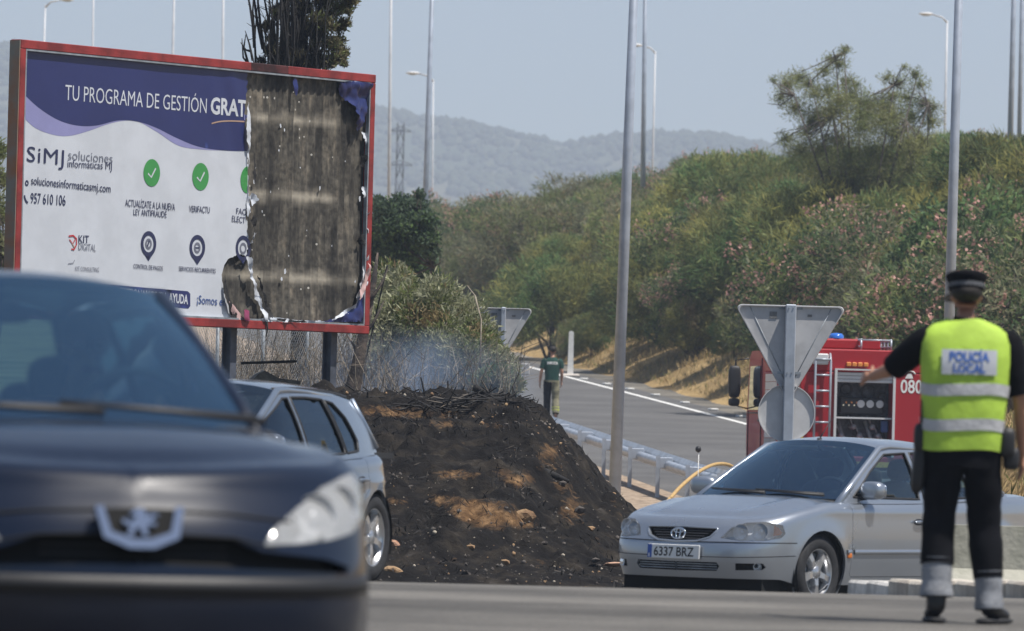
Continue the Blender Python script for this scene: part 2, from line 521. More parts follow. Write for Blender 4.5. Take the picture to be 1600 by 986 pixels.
def ramp_strip(name, u0, u1, d0, d1, lift, m, nu=6, step=1.5):
    us = np.linspace(u0, u1, nu); ds = np.arange(d0, d1 + .1, step)
    U, D = np.meshgrid(us, ds)
    X = rail_x(D) + U; Z = base_z(D) + lift
    V = np.stack([X.ravel(), D.ravel(), Z.ravel()], 1)
    i, j = np.meshgrid(np.arange(nu - 1), np.arange(len(ds) - 1)); a = (j * nu + i).ravel()
    F = np.stack([a, a + 1, a + nu + 1, a + nu], 1)
    return tag(link(name, np_mesh(name, V, F, [m], smooth=True)), kind='structure')
ramp_road = ramp_strip('ramp_road', .35, 7.9, 113.5, 262, .012, M['ramp'])
M['verge'] = asphalt_material('gravelly_shoulder', (.13, .125, .115), (.22, .205, .18))
ramp_strip('ramp_shoulder', 7.9, 8.9, 113.5, 262, .010, M['verge'], 3)
M['line'] = mat('road_line_paint', (.72, .72, .70), .7, var=.12, scale=5)
ramp_strip('road_marking', 7.10, 7.27, 113.5, 262, .018, M['line'], 2)
M['gravel'] = mat('gravel', (.20, .15, .105), .95, color2=(.44, .34, .25), scale=5, bump=1.0, bscale=30, ramp=(.38, .62), detail=12)
ramp_strip('gravel_verge', -2.2, .35, 100, 262, .011, M['gravel'], 6, .75)

# ------------------------------------------------------------------ burnt mound
def burnt_material():
    m = bpy.data.materials.new('burnt_earth'); m.use_nodes = True
    N, Lk = m.node_tree.nodes, m.node_tree.links
    b = N['Principled BSDF']; b.inputs['Roughness'].default_value = .95; b.inputs['Specular IOR Level'].default_value = .12
    tc = N.new('ShaderNodeTexCoord')
    def noise(s, d=6, rough=.6):
        n = N.new('ShaderNodeTexNoise'); n.inputs['Scale'].default_value = s; n.inputs['Detail'].default_value = d; n.inputs['Roughness'].default_value = rough
        Lk.new(tc.outputs['Object'], n.inputs['Vector']); return n.outputs['Fac']
    def ramp(src, stops):
        r = N.new('ShaderNodeValToRGB'); e = r.color_ramp.elements
        e[0].position, e[0].color = stops[0][0], (*stops[0][1], 1); e[1].position, e[1].color = stops[-1][0], (*stops[-1][1], 1)
        for p_, c_ in stops[1:-1]:
            q = r.color_ramp.elements.new(p_); q.color = (*c_, 1)
        Lk.new(src, r.inputs[0]); return r.outputs[0]
    def mix(a, b_, f):
        x = N.new('ShaderNodeMix'); x.data_type = 'RGBA'; Lk.new(a, x.inputs[6]); Lk.new(b_, x.inputs[7]); Lk.new(f, x.inputs[0]); return x.outputs[2]
    char = ramp(noise(2.3, 8), [(.30, (.009, .008, .008)), (.50, (.020, .018, .017)), (.62, (.042, .035, .028)), (.74, (.085, .076, .066))])
    brown = ramp(noise(7, 7), [(.3, (.07, .042, .024)), (.48, (.17, .098, .048)), (.66, (.38, .235, .12))])
    at = N.new('ShaderNodeAttribute'); at.attribute_name = 'soil'
    nz = noise(6.5, 9, .7)
    ad = N.new('ShaderNodeMath'); ad.operation = 'ADD'; Lk.new(at.outputs['Fac'], ad.inputs[0]); Lk.new(nz, ad.inputs[1])
    mr = N.new('ShaderNodeMapRange'); mr.inputs['From Min'].default_value = .68; mr.inputs['From Max'].default_value = .94
    Lk.new(ad.outputs[0], mr.inputs[0])
    c = mix(char, brown, mr.outputs[0])
    # pale flecks of ash and stone
    v = N.new('ShaderNodeTexVoronoi'); v.inputs['Scale'].default_value = 16; Lk.new(tc.outputs['Object'], v.inputs['Vector'])
    lt = N.new('ShaderNodeMath'); lt.operation = 'LESS_THAN'; lt.inputs[1].default_value = .14; Lk.new(v.outputs['Distance'], lt.inputs[0])
    sp = N.new('ShaderNodeMath'); sp.operation = 'GREATER_THAN'; sp.inputs[1].default_value = .86; Lk.new(v.outputs['Color'], sp.inputs[0])
    ml = N.new('ShaderNodeMath'); ml.operation = 'MULTIPLY'; Lk.new(lt.outputs[0], ml.inputs[0]); Lk.new(sp.outputs[0], ml.inputs[1])
    ash = N.new('ShaderNodeRGB'); ash.outputs[0].default_value = (.34, .30, .25, 1)
    c = mix(c, ash.outputs[0], ml.outputs[0])
    Lk.new(c, b.inputs['Base Color'])
    bp = N.new('ShaderNodeBump'); bp.inputs['Strength'].default_value = 1.0; bp.inputs['Distance'].default_value = .06
    Lk.new(noise(22, 8, .7), bp.inputs['Height']); Lk.new(bp.outputs[0], b.inputs['Normal'])
    return m
M['burnt'] = burnt_material()

def mound_zf(X, D):
    h = mound_h(X, D)
    k = smooth01(h / .35)
    lump = .10 * fbm(X * 1.1, D * .8, 3, 11) + .085 * np.maximum(-.25, fbm(X * 3.3, D * 2.4, 3, 21)) + .035 * fbm(X * 11, D * 8, 2, 31)
    gul = -.10 * np.exp(-((X - .35 - .12 * (D - 70) + .3 * vnoise(D * .9, D * 0, 9)) / .22) ** 2)
    return base_z(D) + h - .06 * (1 - smooth01(h / .1)) + (lump + gul) * k + .02 * fbm(X * 9, D * 9, 2, 41)
mxs = np.concatenate([np.linspace(-16, -4.2, 60), np.arange(-4.15, 2.35, .035)])
mds = np.concatenate([np.arange(66.0, 79.5, .055), np.arange(79.5, 118, .3)])
mme = grid_mesh('burnt_mound', mxs, mds, mound_zf, [M['burnt']])
att = mme.attributes.new('soil', 'FLOAT', 'POINT')
co = np.empty(len(mme.vertices) * 3, np.float32); mme.vertices.foreach_get('co', co); co = co.reshape(-1, 3)
soil = np.full(len(co), -.05, np.float32)
for px, py, rx, ry, a in [(760, 805, 45, 22, .62), (735, 795, 28, 12, .5), (815, 818, 24, 12, .5), (710, 745, 40, 9, .42), (812, 754, 26, 13, .5),
                          (690, 785, 24, 12, .38), (860, 712, 26, 20, .40), (895, 800, 26, 24, .42), (620, 785, 22, 8, .32), (690, 668, 26, 6, .34),
                          (780, 667, 28, 6, .34), (600, 645, 70, 12, .34), (700, 650, 100, 10, .22), (880, 770, 22, 16, .3), (930, 850, 26, 14, .2), (610, 800, 20, 40, .15),
                          (700, 880, 60, 12, .18), (860, 885, 50, 8, .22), (960, 790, 12, 30, .22), (730, 700, 30, 8, .2), (780, 740, 20, 8, .25)]:
    h = ground_hit(px, py, 64, 90)
    s = FPX / h.y
    dz = (co[:, 2] - h.z); dx = co[:, 0] - h.x
    # measured on the slope itself: across and up the face
    soil += a * np.exp(-(dx * s / rx) ** 2 - (dz * s / ry) ** 2).astype(np.float32) * (np.abs(co[:, 1] - h.y) < 4)
att.data.foreach_set('value', soil)
tag(link('burnt_mound', mme), kind='structure')

# ------------------------------------------------------------------ hills
HPX = hermite([-1200, -500, -100, 10, 60, 160, 300, 450, 583, 620, 655, 700, 740, 780, 830, 885, 925, 965, 1010, 1090, 1160, 1240, 1350, 1500, 1700, 2200, 2900],
              [150, 80, 66, 64, 72, 84, 100, 128, 164, 172, 180, 185, 192, 202, 212, 221, 210, 205, 203, 202, 212, 226, 236, 228, 200, 190, 220])
HD = 3300.0
def hill_zf(X, D):
    px = CX + X / D * FPX
    hor = 667 + .026 * (px - 800)
    top = EYE + (hor - HPX(px) - 16) / FPX * HD
    t = smooth01((D - 2300) / 1000) - .25 * smooth01((D - 3300) / 900)
    n = 16 * fbm(X / 260, D / 260, 4, 77) * smooth01((D - 2300) / 300) * (1 - smooth01((D - 3050) / 250) * .8)
    return 3.0 + (top - 3.0) * np.maximum(t, 0) ** 1.15 + n
M['hill'] = mat('hill_scrub', (.035, .05, .024), .95, color2=(.10, .095, .055), scale=.008, ramp=(.42, .66), detail=10)
hme = grid_mesh('hills', np.linspace(-1050, 1050, 260), np.linspace(2250, 4300, 90), hill_zf, [M['hill']])
tag(link('hills', hme), kind='structure')
rng = np.random.default_rng(3)
n = 26000
hx = rng.uniform(-560, 420, n); hd = 2350 + 1000 * rng.uniform(0, 1, n) ** .7
keep = fbm(hx / 90, hd / 90, 3, 5) + .25 > rng.uniform(-.5, .6, n); hx, hd = hx[keep], hd[keep]
hz = hill_zf(hx, hd); r = rng.uniform(1.2, 3.4, len(hx))
ico = bmesh.new(); bmesh.ops.create_icosphere(ico, subdivisions=1, radius=1)
iv = np.array([v.co[:] for v in ico.verts]); ifc = np.array([[v.index for v in f.verts] for f in ico.faces]); ico.free()
jit = rng.uniform(.75, 1.2, (len(hx), len(iv), 1))
V = iv[None] * jit * r[:, None, None] * np.array([1, 1, .85]) + np.stack([hx, hd, hz + r * .55], 1)[:, None]
F = ifc[None] + (np.arange(len(hx)) * len(iv))[:, None, None]
M['wood'] = mat('hill_trees', (.03, .042, .02), .9, per_island=.3)
tag(link('hill_woodland', np_mesh('hill_woodland', V.reshape(-1, 3), F.reshape(-1, 3), [M['wood']], smooth=True)), kind='stuff')

# ------------------------------------------------------------------ haze
hz = bpy.data.materials.new('summer_haze'); hz.use_nodes = True
N = hz.node_tree.nodes
for n_ in list(N):
    if n_.type == 'BSDF_PRINCIPLED': N.remove(n_)
pv = N.new('ShaderNodeVolumePrincipled'); pv.inputs['Color'].default_value = (.66, .79, 1.0, 1); pv.inputs['Density'].default_value = 3.0e-4
pv.inputs['Anisotropy'].default_value = 0.0
hz.node_tree.links.new(pv.outputs[0], N['Material Output'].inputs['Volume'])
hb = MB().box((0, 2430, 208), (5010, 4950, 425))
tag(hb.build('haze', hz), kind='stuff')
# ================================================================== vegetation
def leafm(name, c, c2, isl=.4, trans=.48, scale=1.3, rough=.6):
    m = mat(name, c, rough, color2=c2, scale=scale, per_island=isl, trans=trans, ramp=(.35, .65), spec=.25)
    # every bush has its own shade of the kind's green
    N, Lk = m.node_tree.nodes, m.node_tree.links
    oi = N.new('ShaderNodeObjectInfo'); mr = N.new('ShaderNodeMapRange'); mr.inputs['To Min'].default_value = .80; mr.inputs['To Max'].default_value = 1.45
    Lk.new(oi.outputs['Random'], mr.inputs[0])
    b = N['Principled BSDF']; src = b.inputs['Base Color'].links[0].from_socket
    mx = N.new('ShaderNodeMix'); mx.data_type = 'RGBA'; mx.blend_type = 'MULTIPLY'; mx.inputs[0].default_value = 1; Lk.new(src, mx.inputs[6]); Lk.new(mr.outputs[0], mx.inputs[7])
    Lk.new(mx.outputs[2], b.inputs['Base Color'])
    for n in N:
        if n.type == 'BSDF_TRANSLUCENT': Lk.new(mx.outputs[2], n.inputs['Color'])
    return m
L = {
    'broom': leafm('broom_green', (.170, .195, .070), (.26, .26, .095)),
    'yellow': leafm('broom_yellow', (.30, .29, .085), (.36, .33, .105)),
    'grey': leafm('grey_green', (.165, .180, .105), (.24, .235, .14)),
    'olive': leafm('olive_green', (.130, .165, .062), (.20, .225, .085)),
    'dark': leafm('dark_green', (.060, .100, .045), (.10, .145, .060)),
    'fresh': leafm('fresh_green', (.105, .185, .070), (.155, .23, .085)),
    'dull': leafm('dull_blue_green', (.085, .135, .085), (.13, .18, .11)),
    'dry': leafm('dry_foliage', (.30, .235, .125), (.24, .19, .10)),
    'pink': leafm('pink_blossom', (.46, .27, .23), (.36, .20, .16), .4, .35),
    'scorch': leafm('scorched_leaf', (.24, .25, .155), (.36, .36, .235), .4, .35),
    'cypress': leafm('scorched_cypress', (.085, .078, .042), (.15, .13, .07), .4, .2),
    'straw': leafm('straw', (.48, .36, .18), (.38, .28, .13), .3, .3),
}
M['twig'] = mat('twig_bark', (.10, .085, .07), .9, var=.3, scale=5)
M['twig_pale'] = mat('dry_twig', (.26, .22, .17), .9, var=.3, scale=5)
M['char'] = mat('charred_wood', (.012, .011, .011), .8, var=.4, scale=9, bump=.6, bscale=30)
M['bark'] = mat('scorched_bark', (.13, .10, .08), .95, color2=(.035, .03, .028), scale=4, bump=.8, bscale=25)

def unit(v): return v / np.maximum(np.linalg.norm(v, axis=-1, keepdims=True), 1e-9)

def blades(rng, C, D, length, width, lens_var=.45):
    """one narrow leaf per centre, along D, rolled at random"""
    n = len(C)
    D = unit(D); R_ = unit(np.cross(D, unit(rng.normal(size=(n, 3)))))
    l = (length * rng.uniform(1 - lens_var, 1 + lens_var, n))[:, None]
    wd = (width * rng.uniform(.7, 1.3, n))[:, None]
    a = C - D * l * .5; b = C + D * l * .5; m_ = C + D * l * .05
    V = np.stack([a, m_ - R_ * wd * .5, b, m_ + R_ * wd * .5], 1).reshape(-1, 3)
    F = np.arange(n * 4).reshape(n, 4)
    return V, F

def lobed_points(rng, n, lobes, shell=.62):
    """points spread through overlapping lobes [(centre, radii)], denser towards each lobe's outside; returns points, outward dirs"""
    Lc = np.array([l[0] for l in lobes]); Lr = np.array([l[1] for l in lobes])
    vol = Lr.prod(1) ** .75; k = rng.choice(len(lobes), n, p=vol / vol.sum())
    d = unit(rng.normal(size=(n, 3)))
    r = (shell + (1 - shell) * rng.uniform(0, 1, n)) * rng.uniform(.82, 1.12, n)
    return Lc[k] + d * Lr[k] * r[:, None], d

def stems_mesh(rng, lobes, base_r, m, n=14, r0=.03, name='stem', parent=None, kinks=3):
    mb = MB()
    for i in range(n):
        c = np.array(lobes[i % len(lobes)][0])
        a = rng.uniform(0, 2 * PI); p0 = np.array([math.cos(a) * base_r, math.sin(a) * base_r, -.1])
        pts = []
        for k in range(kinks + 1):
            t = k / kinks
            q = p0 * (1 - t) + c * t; q[2] = p0[2] + (c[2] - p0[2]) * t ** .8
            if 0 < k: q = q + rng.normal(size=3) * .06 * np.linalg.norm(c) * .5
            pts.append(tuple(q))
        mb.tube(pts, [r0 * (1 - .75 * k / kinks) for k in range(kinks + 1)], 5)
    return mb.build(name, m, parent)

def shrub(name, label, cat, seed, R, H, n, mats, blade, up=.7, jit=.45, n_lobes=13, group=None, flower=0.0, stem_mat=None, flat=.8, skirt=.12, n_stems=12, radial=.9):
    """a many-stemmed bush: lobed crown of narrow leaves over bare stems. mats = [(material, share)]"""
    rng = np.random.default_rng(seed)
    t = thing(name, label, cat, group=group)
    lobes = []
    for i in range(n_lobes):
        a = 2 * PI * (i * .381966 + rng.uniform(-.1, .1)); q = math.sqrt((i + .5) / n_lobes)
        rr = R * .78 * q
        z = H * (skirt + .25 + (1 - .35 - skirt) * math.sqrt(max(0, 1 - q * q)) * rng.uniform(.72, 1.05))
        s = R * rng.uniform(.24, .42)
        lobes.append(((rr * math.cos(a), rr * math.sin(a), z * .86), (s, s, s * flat * rng.uniform(.8, 1.2))))
        if q > .55: lobes.append(((rr * .95 * math.cos(a + .3), rr * .95 * math.sin(a + .3), H * (skirt + rng.uniform(.08, .3))), (s, s, s * flat)))
    C, D = lobed_points(rng, n, lobes)
    C[:, 2] = np.maximum(C[:, 2], .05)
    dirs = D * radial + np.array([0, 0, up]) + C * np.array([.25, .25, 0]) / max(R, .1) + rng.normal(size=(n, 3)) * jit
    V, F = blades(rng, C, dirs, *blade)
    shares = np.array([s for _, s in mats]); shares = shares / shares.sum()
    # one material per neighbourhood of twigs, not per leaf
    k = (fbm(C[:, 0] * 1.6 + seed, C[:, 2] * 1.6 + C[:, 1] * 1.3, 3, seed) * .5 + .5 + rng.normal(size=n) * .13)
    k = np.argsort(np.argsort(k)) / n
    mi = np.searchsorted(np.cumsum(shares), k * .9999)
    ml = [m_ for m_, _ in mats]
    if flower > 0:
        nf = int(n * flower)
        cl = rng.choice(len(C), max(8, nf // 14))
        outw = C[cl, 2] / H + .45 * np.hypot(C[cl, 0], C[cl, 1]) / R
        cl = cl[np.argsort(-outw)[: max(6, int(len(cl) * .72))]]
        fc = np.repeat(C[cl] + D[cl] * .06, 14, 0); fc = fc + rng.normal(size=fc.shape) * .06
        V2, F2 = blades(rng, fc, rng.normal(size=fc.shape), .055, .045)
        V = np.concatenate([V, V2]); F = np.concatenate([F, F2 + n * 4])
        mi = np.concatenate([mi, np.full(len(F2), len(ml))]); ml = ml + [L['pink']]
    me = np_mesh('foliage', V, F, ml, mi)
    link('foliage', me, t)
    stems_mesh(rng, lobes, R * .12, stem_mat or M['twig'], n_stems, .022 * R, 'stem', t)
    t['_h'] = float(V[:, 2].max())
    return t

def put(t, x, d, s=1.0, rz=None, sink=.08):
    t.location = (x, d, G(x, d) - sink)
    t.scale = (s, s, s); t.rotation_euler = (0, 0, rz if rz is not None else 0)

GB = 'shrubs covering the roadside bank'
protos = {
    'broom': [shrub('broom_shrub', 'feathery olive green broom shrub on the bank beside the ramp', 'shrub', 11 + i, 1.9, 3.0, 17000, [(L['fresh'], .18), (L['olive'], .38), (L['broom'], .34), (L['yellow'], .10)], (.24, .024), .40, .75, group=GB) for i in range(3)],
    'yellow': [shrub('broom_shrub', 'feathery yellow green broom shrub on the bank beside the ramp', 'shrub', 31 + i, 1.7, 2.5, 15000, [(L['yellow'], .42), (L['broom'], .46), (L['dry'], .12)], (.26, .022), .50, .70, group=GB) for i in range(2)],
    'grey': [shrub('scrub_bush', 'greyish green twiggy bush on the bank beside the ramp', 'shrub', 51 + i, 1.8, 2.7, 12000, [(L['grey'], .58), (L['dry'], .14), (L['olive'], .28)], (.20, .024), .35, .8, group=GB) for i in range(2)],
    'dark': [shrub('evergreen_bush', 'dark green dense bush on the bank beside the ramp', 'shrub', 71 + i, 1.9, 3.0, 15000, [(L['dark'], .55), (L['fresh'], .30), (L['olive'], .15)], (.13, .045), .2, .85, group=GB) for i in range(2)],
    'pinkb': [shrub('oleander_bush', 'oleander bush with faded pink blossom on the bank beside the ramp', 'shrub', 91 + i, 2.0, 2.8, 16000, [(L['olive'], .42), (L['dark'], .40), (L['grey'], .18)], (.13, .034), .3, .75, group=GB, flower=.34) for i in range(2)],
}
KIND_LABEL = {'broom': 'feathery olive broom shrub', 'yellow': 'feathery yellow broom shrub', 'grey': 'greyish green twiggy bush',
              'dark': 'dense dark green bush', 'pinkb': 'faded pink oleander bush'}
def place_words(px, ub):
    r_ = 'at the bank foot' if ub < 3.6 else 'low on the bank' if ub < 6.2 else 'halfway up the bank' if ub < 9.5 else 'high on the bank' if ub < 13.5 else 'on the skyline'
    z_ = ('just right of the billboard' if px < 660 else 'right of the dark tree' if px < 720 else 'above the distant yield sign' if px < 850 else 'above the walking firefighter' if px < 930 else
          'behind the tall near lamp post' if px < 1030 else 'above the straw verge' if px < 1140 else 'behind the near yield sign' if px < 1290 else
          'behind the fire engine' if px < 1420 else 'behind the police officer' if px < 1540 else 'at the right edge')
    return r_ + ' ' + z_
def d_for(px, ub):
    """how far off the photo column px meets the line ub metres up the bank from the road's shoulder"""
    return (24.81 + ub) / ((px - CX) / FPX + .11)
taken = set()
def plant(kind, px, py_top, ub, label=None, name=None, cat=None, group=GB, rz=None, i=None):
    """a bush ub metres up the bank at photo column px, scaled so that its top reaches the photo row py_top"""
    rr = random.Random(int(px * 7 + ub * 131))
    p = protos[kind][i if i is not None else rr.randrange(len(protos[kind]))]
    d = d_for(px, ub)
    x = PX(px, d, py_top); g = G(x, d)
    s = (P(px, py_top, d).z - g) / p['_h']
    if p in taken: t = copy_tree(p)
    else: t = p; taken.add(p)
    put(t, x, d, s, rz if rz is not None else rr.uniform(0, 6.28))
    t['label'] = label or (KIND_LABEL[kind] + ' ' + place_words(px, ub))
    if group: t['group'] = group
    elif 'group' in t.keys(): del t['group']
    return t

# skyline of the bank's vegetation in the photograph (column, row)
VT = hermite([540, 590, 640, 690, 740, 790, 840, 900, 960, 1000, 1060, 1110, 1160, 1210, 1260, 1330, 1400, 1450, 1500, 1560, 1600, 1700, 1800],
             [290, 284, 284, 290, 284, 276, 272, 264, 258, 252, 240, 222, 216, 212, 215, 220, 215, 205, 184, 190, 186, 180, 180])
# the bushes that can be told apart
plant('pinkb', 1345, 292, 2.2, 'largest oleander bush, round and freckled with pink blossom, behind the fire engine', group=None, i=0)
plant('pinkb', 1585, 292, 2.2, 'pink flowered oleander bush at the right edge behind the lamp post', group=None, i=1)
plant('yellow', 985, 395, 3.2, 'low yellow green broom bush right of the tall bare lamp post', group=None)
plant('yellow', 885, 408, 2.4, 'bright yellow green broom bush above the white marker post', group=None)
plant('grey', 1040, 452, 3.0, 'grey bush with bare spreading stems at its foot on the straw verge', group=None, i=0)
plant('dark', 1165, 330, 3.6, 'dark green bush behind the upper left of the yield sign', group=None)
plant('broom', 1240, 262, 4.6, 'green feathery bush left of the large pink oleander', group=None)
plant('pinkb', 1000, 330, 5.6, 'oleander with reddish faded blossom halfway up the bank behind the lamp post', group=None, i=1)
plant('pinkb', 625, 284, 6.0, 'distant oleander with dull pink blossom on the skyline right of the billboard', group=None)
plant('grey', 830, 410, 1.8, 'grey brown twiggy bush above the walking firefighter', group=None)
# the rest, in rows up the bank
rr = random.Random(5)
cells = []
for row, (ub, step) in enumerate([(1.3, 3.5), (4.4, 4.1), (8.0, 4.4), (12.0, 4.7), (16.5, 5.0), (21.5, 5.6)]):
    d = 140 + row * 1.3 if ub < 7 else 128
    while d < 300:
        dd = d + rr.uniform(-.9, .9); u = ub + rr.uniform(-.9, .9) + (1.5 if row == 0 and d < 190 else 0)
        x = float(rail_x(dd)) + 8.6 + u
        px = CX + x / dd * FPX
        if 560 < px < 1720: cells.append((px, dd, u, row))
        d += step * (1 + .3 * (d > 220))
for px, d, u, row in cells:
    if row == 0 and (rr.random() < .12 or (1000 < px < 1170 and d < 185)): continue
    x = PX(px, d); g = G(x, d)
    sky_y = float(VT(px)) + rr.uniform(-6, 34)
    hor = 667 + .026 * (px - 800)
    want = (rr.uniform(1.5, 2.6) if rr.random() < .4 else rr.uniform(3.0, 5.0)) * (.72 if row == 0 else 1)
    zmax = EYE + (hor - sky_y) / FPX * d
    h = min(want, zmax - g)
    if h < .8: continue
    if row >= 3 and zmax - g < 4.6 and rr.random() < .75: h = min(4.4, zmax - g)
    top = hor - (g + h - EYE) * FPX / d
    w_ = [('broom', .36), ('yellow', .09), ('grey', .20), ('dark', .17), ('pinkb', .18)]
    if px < 760: w_ = [('broom', .3), ('grey', .4), ('pinkb', .2), ('dark', .1)]
    elif px < 1000: w_ = [('broom', .38), ('yellow', .20), ('grey', .30), ('pinkb', .12)]
    elif px > 1440: w_ = [('broom', .50), ('yellow', .17), ('dark', .13), ('pinkb', .20)]
    q = rr.random() * sum(b for _, b in w_)
    for kind, b in w_:
        q -= b
        if q <= 0: break
    plant(kind, px, top, u)
# bushes whose words would still be the same are told apart by their height
same = {}
for o in list(SC.objects):
    if o.get('group') == GB: same.setdefault(o['label'], []).append(o)
for lab, os_ in same.items():
    if len(os_) > 1:
        os_.sort(key=lambda o: -o.scale[2] * o['_h'])
        nm = ['taller', 'shorter'] if len(os_) == 2 else ['tallest', 'second tallest', 'third tallest', 'fourth tallest', 'fifth tallest', 'sixth tallest'][:len(os_) - 1] + ['lowest']
        for o, w_ in zip(os_, nm): o['label'] = w_ + ' ' + lab
for ps in protos.values():
    for p in ps:
        if p not in taken:
            for ch in list(p.children): bpy.data.objects.remove(ch)
            bpy.data.objects.remove(p)

# ---- trees: trunk, limbs, crown of leaf clumps
def tree(name, label, cat, loc, seed, trunk_pts, limbs, clumps, n, mats, blade, up, jit, bark, r0=.12, shell=.3, group=None):
    rng = np.random.default_rng(seed)
    t = thing(name, label, cat, loc, group=group)
    mb = MB()
    mb.tube(trunk_pts, [r0 * (1 - .6 * k / (len(trunk_pts) - 1)) for k in range(len(trunk_pts))], 8)
    for pts, r in limbs: mb.tube(pts, [r * (1 - .75 * k / (len(pts) - 1)) for k in range(len(pts))], 6)
    # twigs out to each clump
    ends = [np.array(p[0][-1]) for p in limbs] + [np.array(trunk_pts[-1])]
    for c, r in clumps:
        c = np.array(c); e = min(ends, key=lambda q: np.linalg.norm(q - c))
        for k in range(3):
            q = c + rng.normal(size=3) * np.array(r) * .5
            mid = (e + q) / 2 + rng.normal(size=3) * .08
            mb.tube([tuple(e), tuple(mid), tuple(q)], [.022, .014, .005], 4)
    mb.build('trunk', bark, t)
    C, D = lobed_points(rng, n, clumps, shell)
    V, F = blades(rng, C, D * .6 + np.array([0, 0, up]) + rng.normal(size=(n, 3)) * jit, *blade)
    shares = np.array([s for _, s in mats]); k = rng.uniform(0, 1, n) * .5 + .5 * (fbm(C[:, 0] * 1.3, C[:, 2] * 1.5, 2, seed) * .5 + .5)
    k = np.argsort(np.argsort(k)) / n
    mi = np.searchsorted(np.cumsum(shares / shares.sum()), k * .9999)
    link('crown', np_mesh('crown', V, F, [m_ for m_, _ in mats], mi), t)
    return t

def clump_px(d, base, lst, rng, depth=1.0, grow=1.0):
    """clumps at photo pixels (px, py, r px) round the tree's own depth"""
    out = []
    for px, py, r in lst:
        p = P(px, py, d) - base; rm = r / FPX * d * grow
        out.append(((p.x, rng.uniform(-depth, depth), p.z), (rm, rm, rm * .8)))
    return out

rng = np.random.default_rng(12)
dT = 186.0; bT = Vector((PX(1335, dT), dT, 0)); bT.z = G(bT.x, dT) - .1
cl = [(1232, 130, 22), (1250, 118, 20), (1222, 150, 16), (1245, 165, 24), (1270, 150, 20), (1265, 128, 18), (1290, 110, 18), (1300, 88, 14), (1312, 102, 16), (1318, 82, 12), (1325, 125, 18),
      (1295, 140, 22), (1330, 150, 26), (1355, 165, 28), (1300, 175, 28), (1270, 190, 24), (1345, 200, 34), (1310, 215, 34), (1380, 190, 28), (1395, 150, 20), (1385, 122, 14), (1405, 130, 16),
      (1428, 118, 14), (1440, 130, 16), (1420, 150, 20), (1445, 160, 20), (1460, 168, 16), (1425, 180, 26), (1455, 190, 20), (1400, 210, 34), (1365, 235, 38), (1320, 250, 38), (1420, 225, 26),
      (1285, 230, 28), (1440, 212, 22), (1350, 270, 36), (1390, 250, 30), (1262, 205, 16), (1340, 130, 14), (1410, 108, 9), (1325, 72, 7), (1208, 125, 9), (1250, 235, 32), (1290, 265, 36), (1330, 290, 40), (1375, 285, 40), (1420, 265, 34), (1445, 235, 24), (1230, 215, 18), (1310, 160, 24), (1350, 180, 30), (1385, 165, 24), (1280, 175, 22), (1400, 180, 26)]
limbs = []
for tx, ty in [(1240, 150), (1265, 125), (1305, 95), (1320, 80), (1345, 160), (1395, 135), (1430, 125), (1450, 165), (1300, 180), (1415, 190)]:
    e = P(tx, ty, dT) - bT; y = rng.uniform(-.8, .8); o = Vector((e.x * .12, y * .2, .9 + rng.uniform(0, .6)))
    limbs.append(([tuple(o), tuple(o.lerp(e, .45) + Vector((0, y * .5, .15))), (e.x, y, e.z)], .06))
tree('tamarisk_tree', 'tall airy tree rising above the bank with feathery grey green crown', 'tree', bT, 5, [(0, 0, -.2), (.05, 0, 1.0), (.1, 0, 2.2), (.05, .1, 3.2)], limbs,
     clump_px(dT, bT, cl, rng, 1.3, 1.3), 52000, [(L['olive'], .3), (L['grey'], .4), (L['broom'], .30)], (.15, .018), .3, .8, M['twig'], .10, shell=.0)

dT = 142.0; bT = Vector((PX(632, dT), dT, 0)); bT.z = G(bT.x, dT) - .1
cl = [(600, 330, 26), (625, 318, 24), (650, 325, 24), (668, 345, 22), (612, 358, 30), (640, 355, 32), (665, 375, 26), (590, 375, 28), (625, 395, 34), (655, 405, 30), (676, 395, 16), (600, 415, 34),
      (640, 435, 34), (570, 350, 24), (560, 395, 28), (672, 420, 18), (655, 305, 12), (590, 312, 14)]
tree('broadleaf_tree', 'dark green leafy tree right of the billboard frame', 'tree', bT, 6, [(0, 0, -.2), (0, .05, 1.2), (.05, 0, 2.4)],
     [([(0, 0, 1.5), (-.3, .2, 2.6), (-.6, .3, 3.6)], .07), ([(0, 0, 1.6), (.25, -.2, 2.8), (.5, -.3, 3.9)], .07), ([(0, 0, 2), (0, .3, 3), (.1, .4, 4.2)], .06)],
     clump_px(dT, bT, cl, rng, .8), 16000, [(L['dull'], .72), (L['fresh'], .28)], (.11, .05), .2, .8, M['bark'], .12)

dT = 128.0
for px, py, lab in [(-26, 190, 'leafy olive green tree at the left edge behind the billboard frame'), (-70, 300, 'green bush left of the billboard, mostly outside the frame')]:
    bT = Vector((PX(px, dT), dT, 0)); bT.z = G(bT.x, dT) - .1
    cl = [(px + a, py + b, r) for a, b, r in [(0, 20, 22), (18, 45, 24), (-20, 40, 26), (5, 75, 30), (24, 90, 22), (-25, 95, 30), (10, 130, 32), (28, 150, 20), (-15, 160, 32), (15, 190, 30), (26, 215, 24), (-10, 220, 34), (12, 260, 34)]]
    tree('roadside_tree', lab, 'tree', bT, 300 + px, [(0, 0, -.2), (0, .05, 1.2), (.05, 0, 2.2)], [([(0, 0, 1.2), (.2, .1, 2), (.3, .2, 3)], .05)],
         clump_px(dT, bT, cl, rng, .6), 7000, [(L['olive'], .5), (L['broom'], .3), (L['grey'], .2)], (.16, .04), .3, .6, M['bark'], .1)

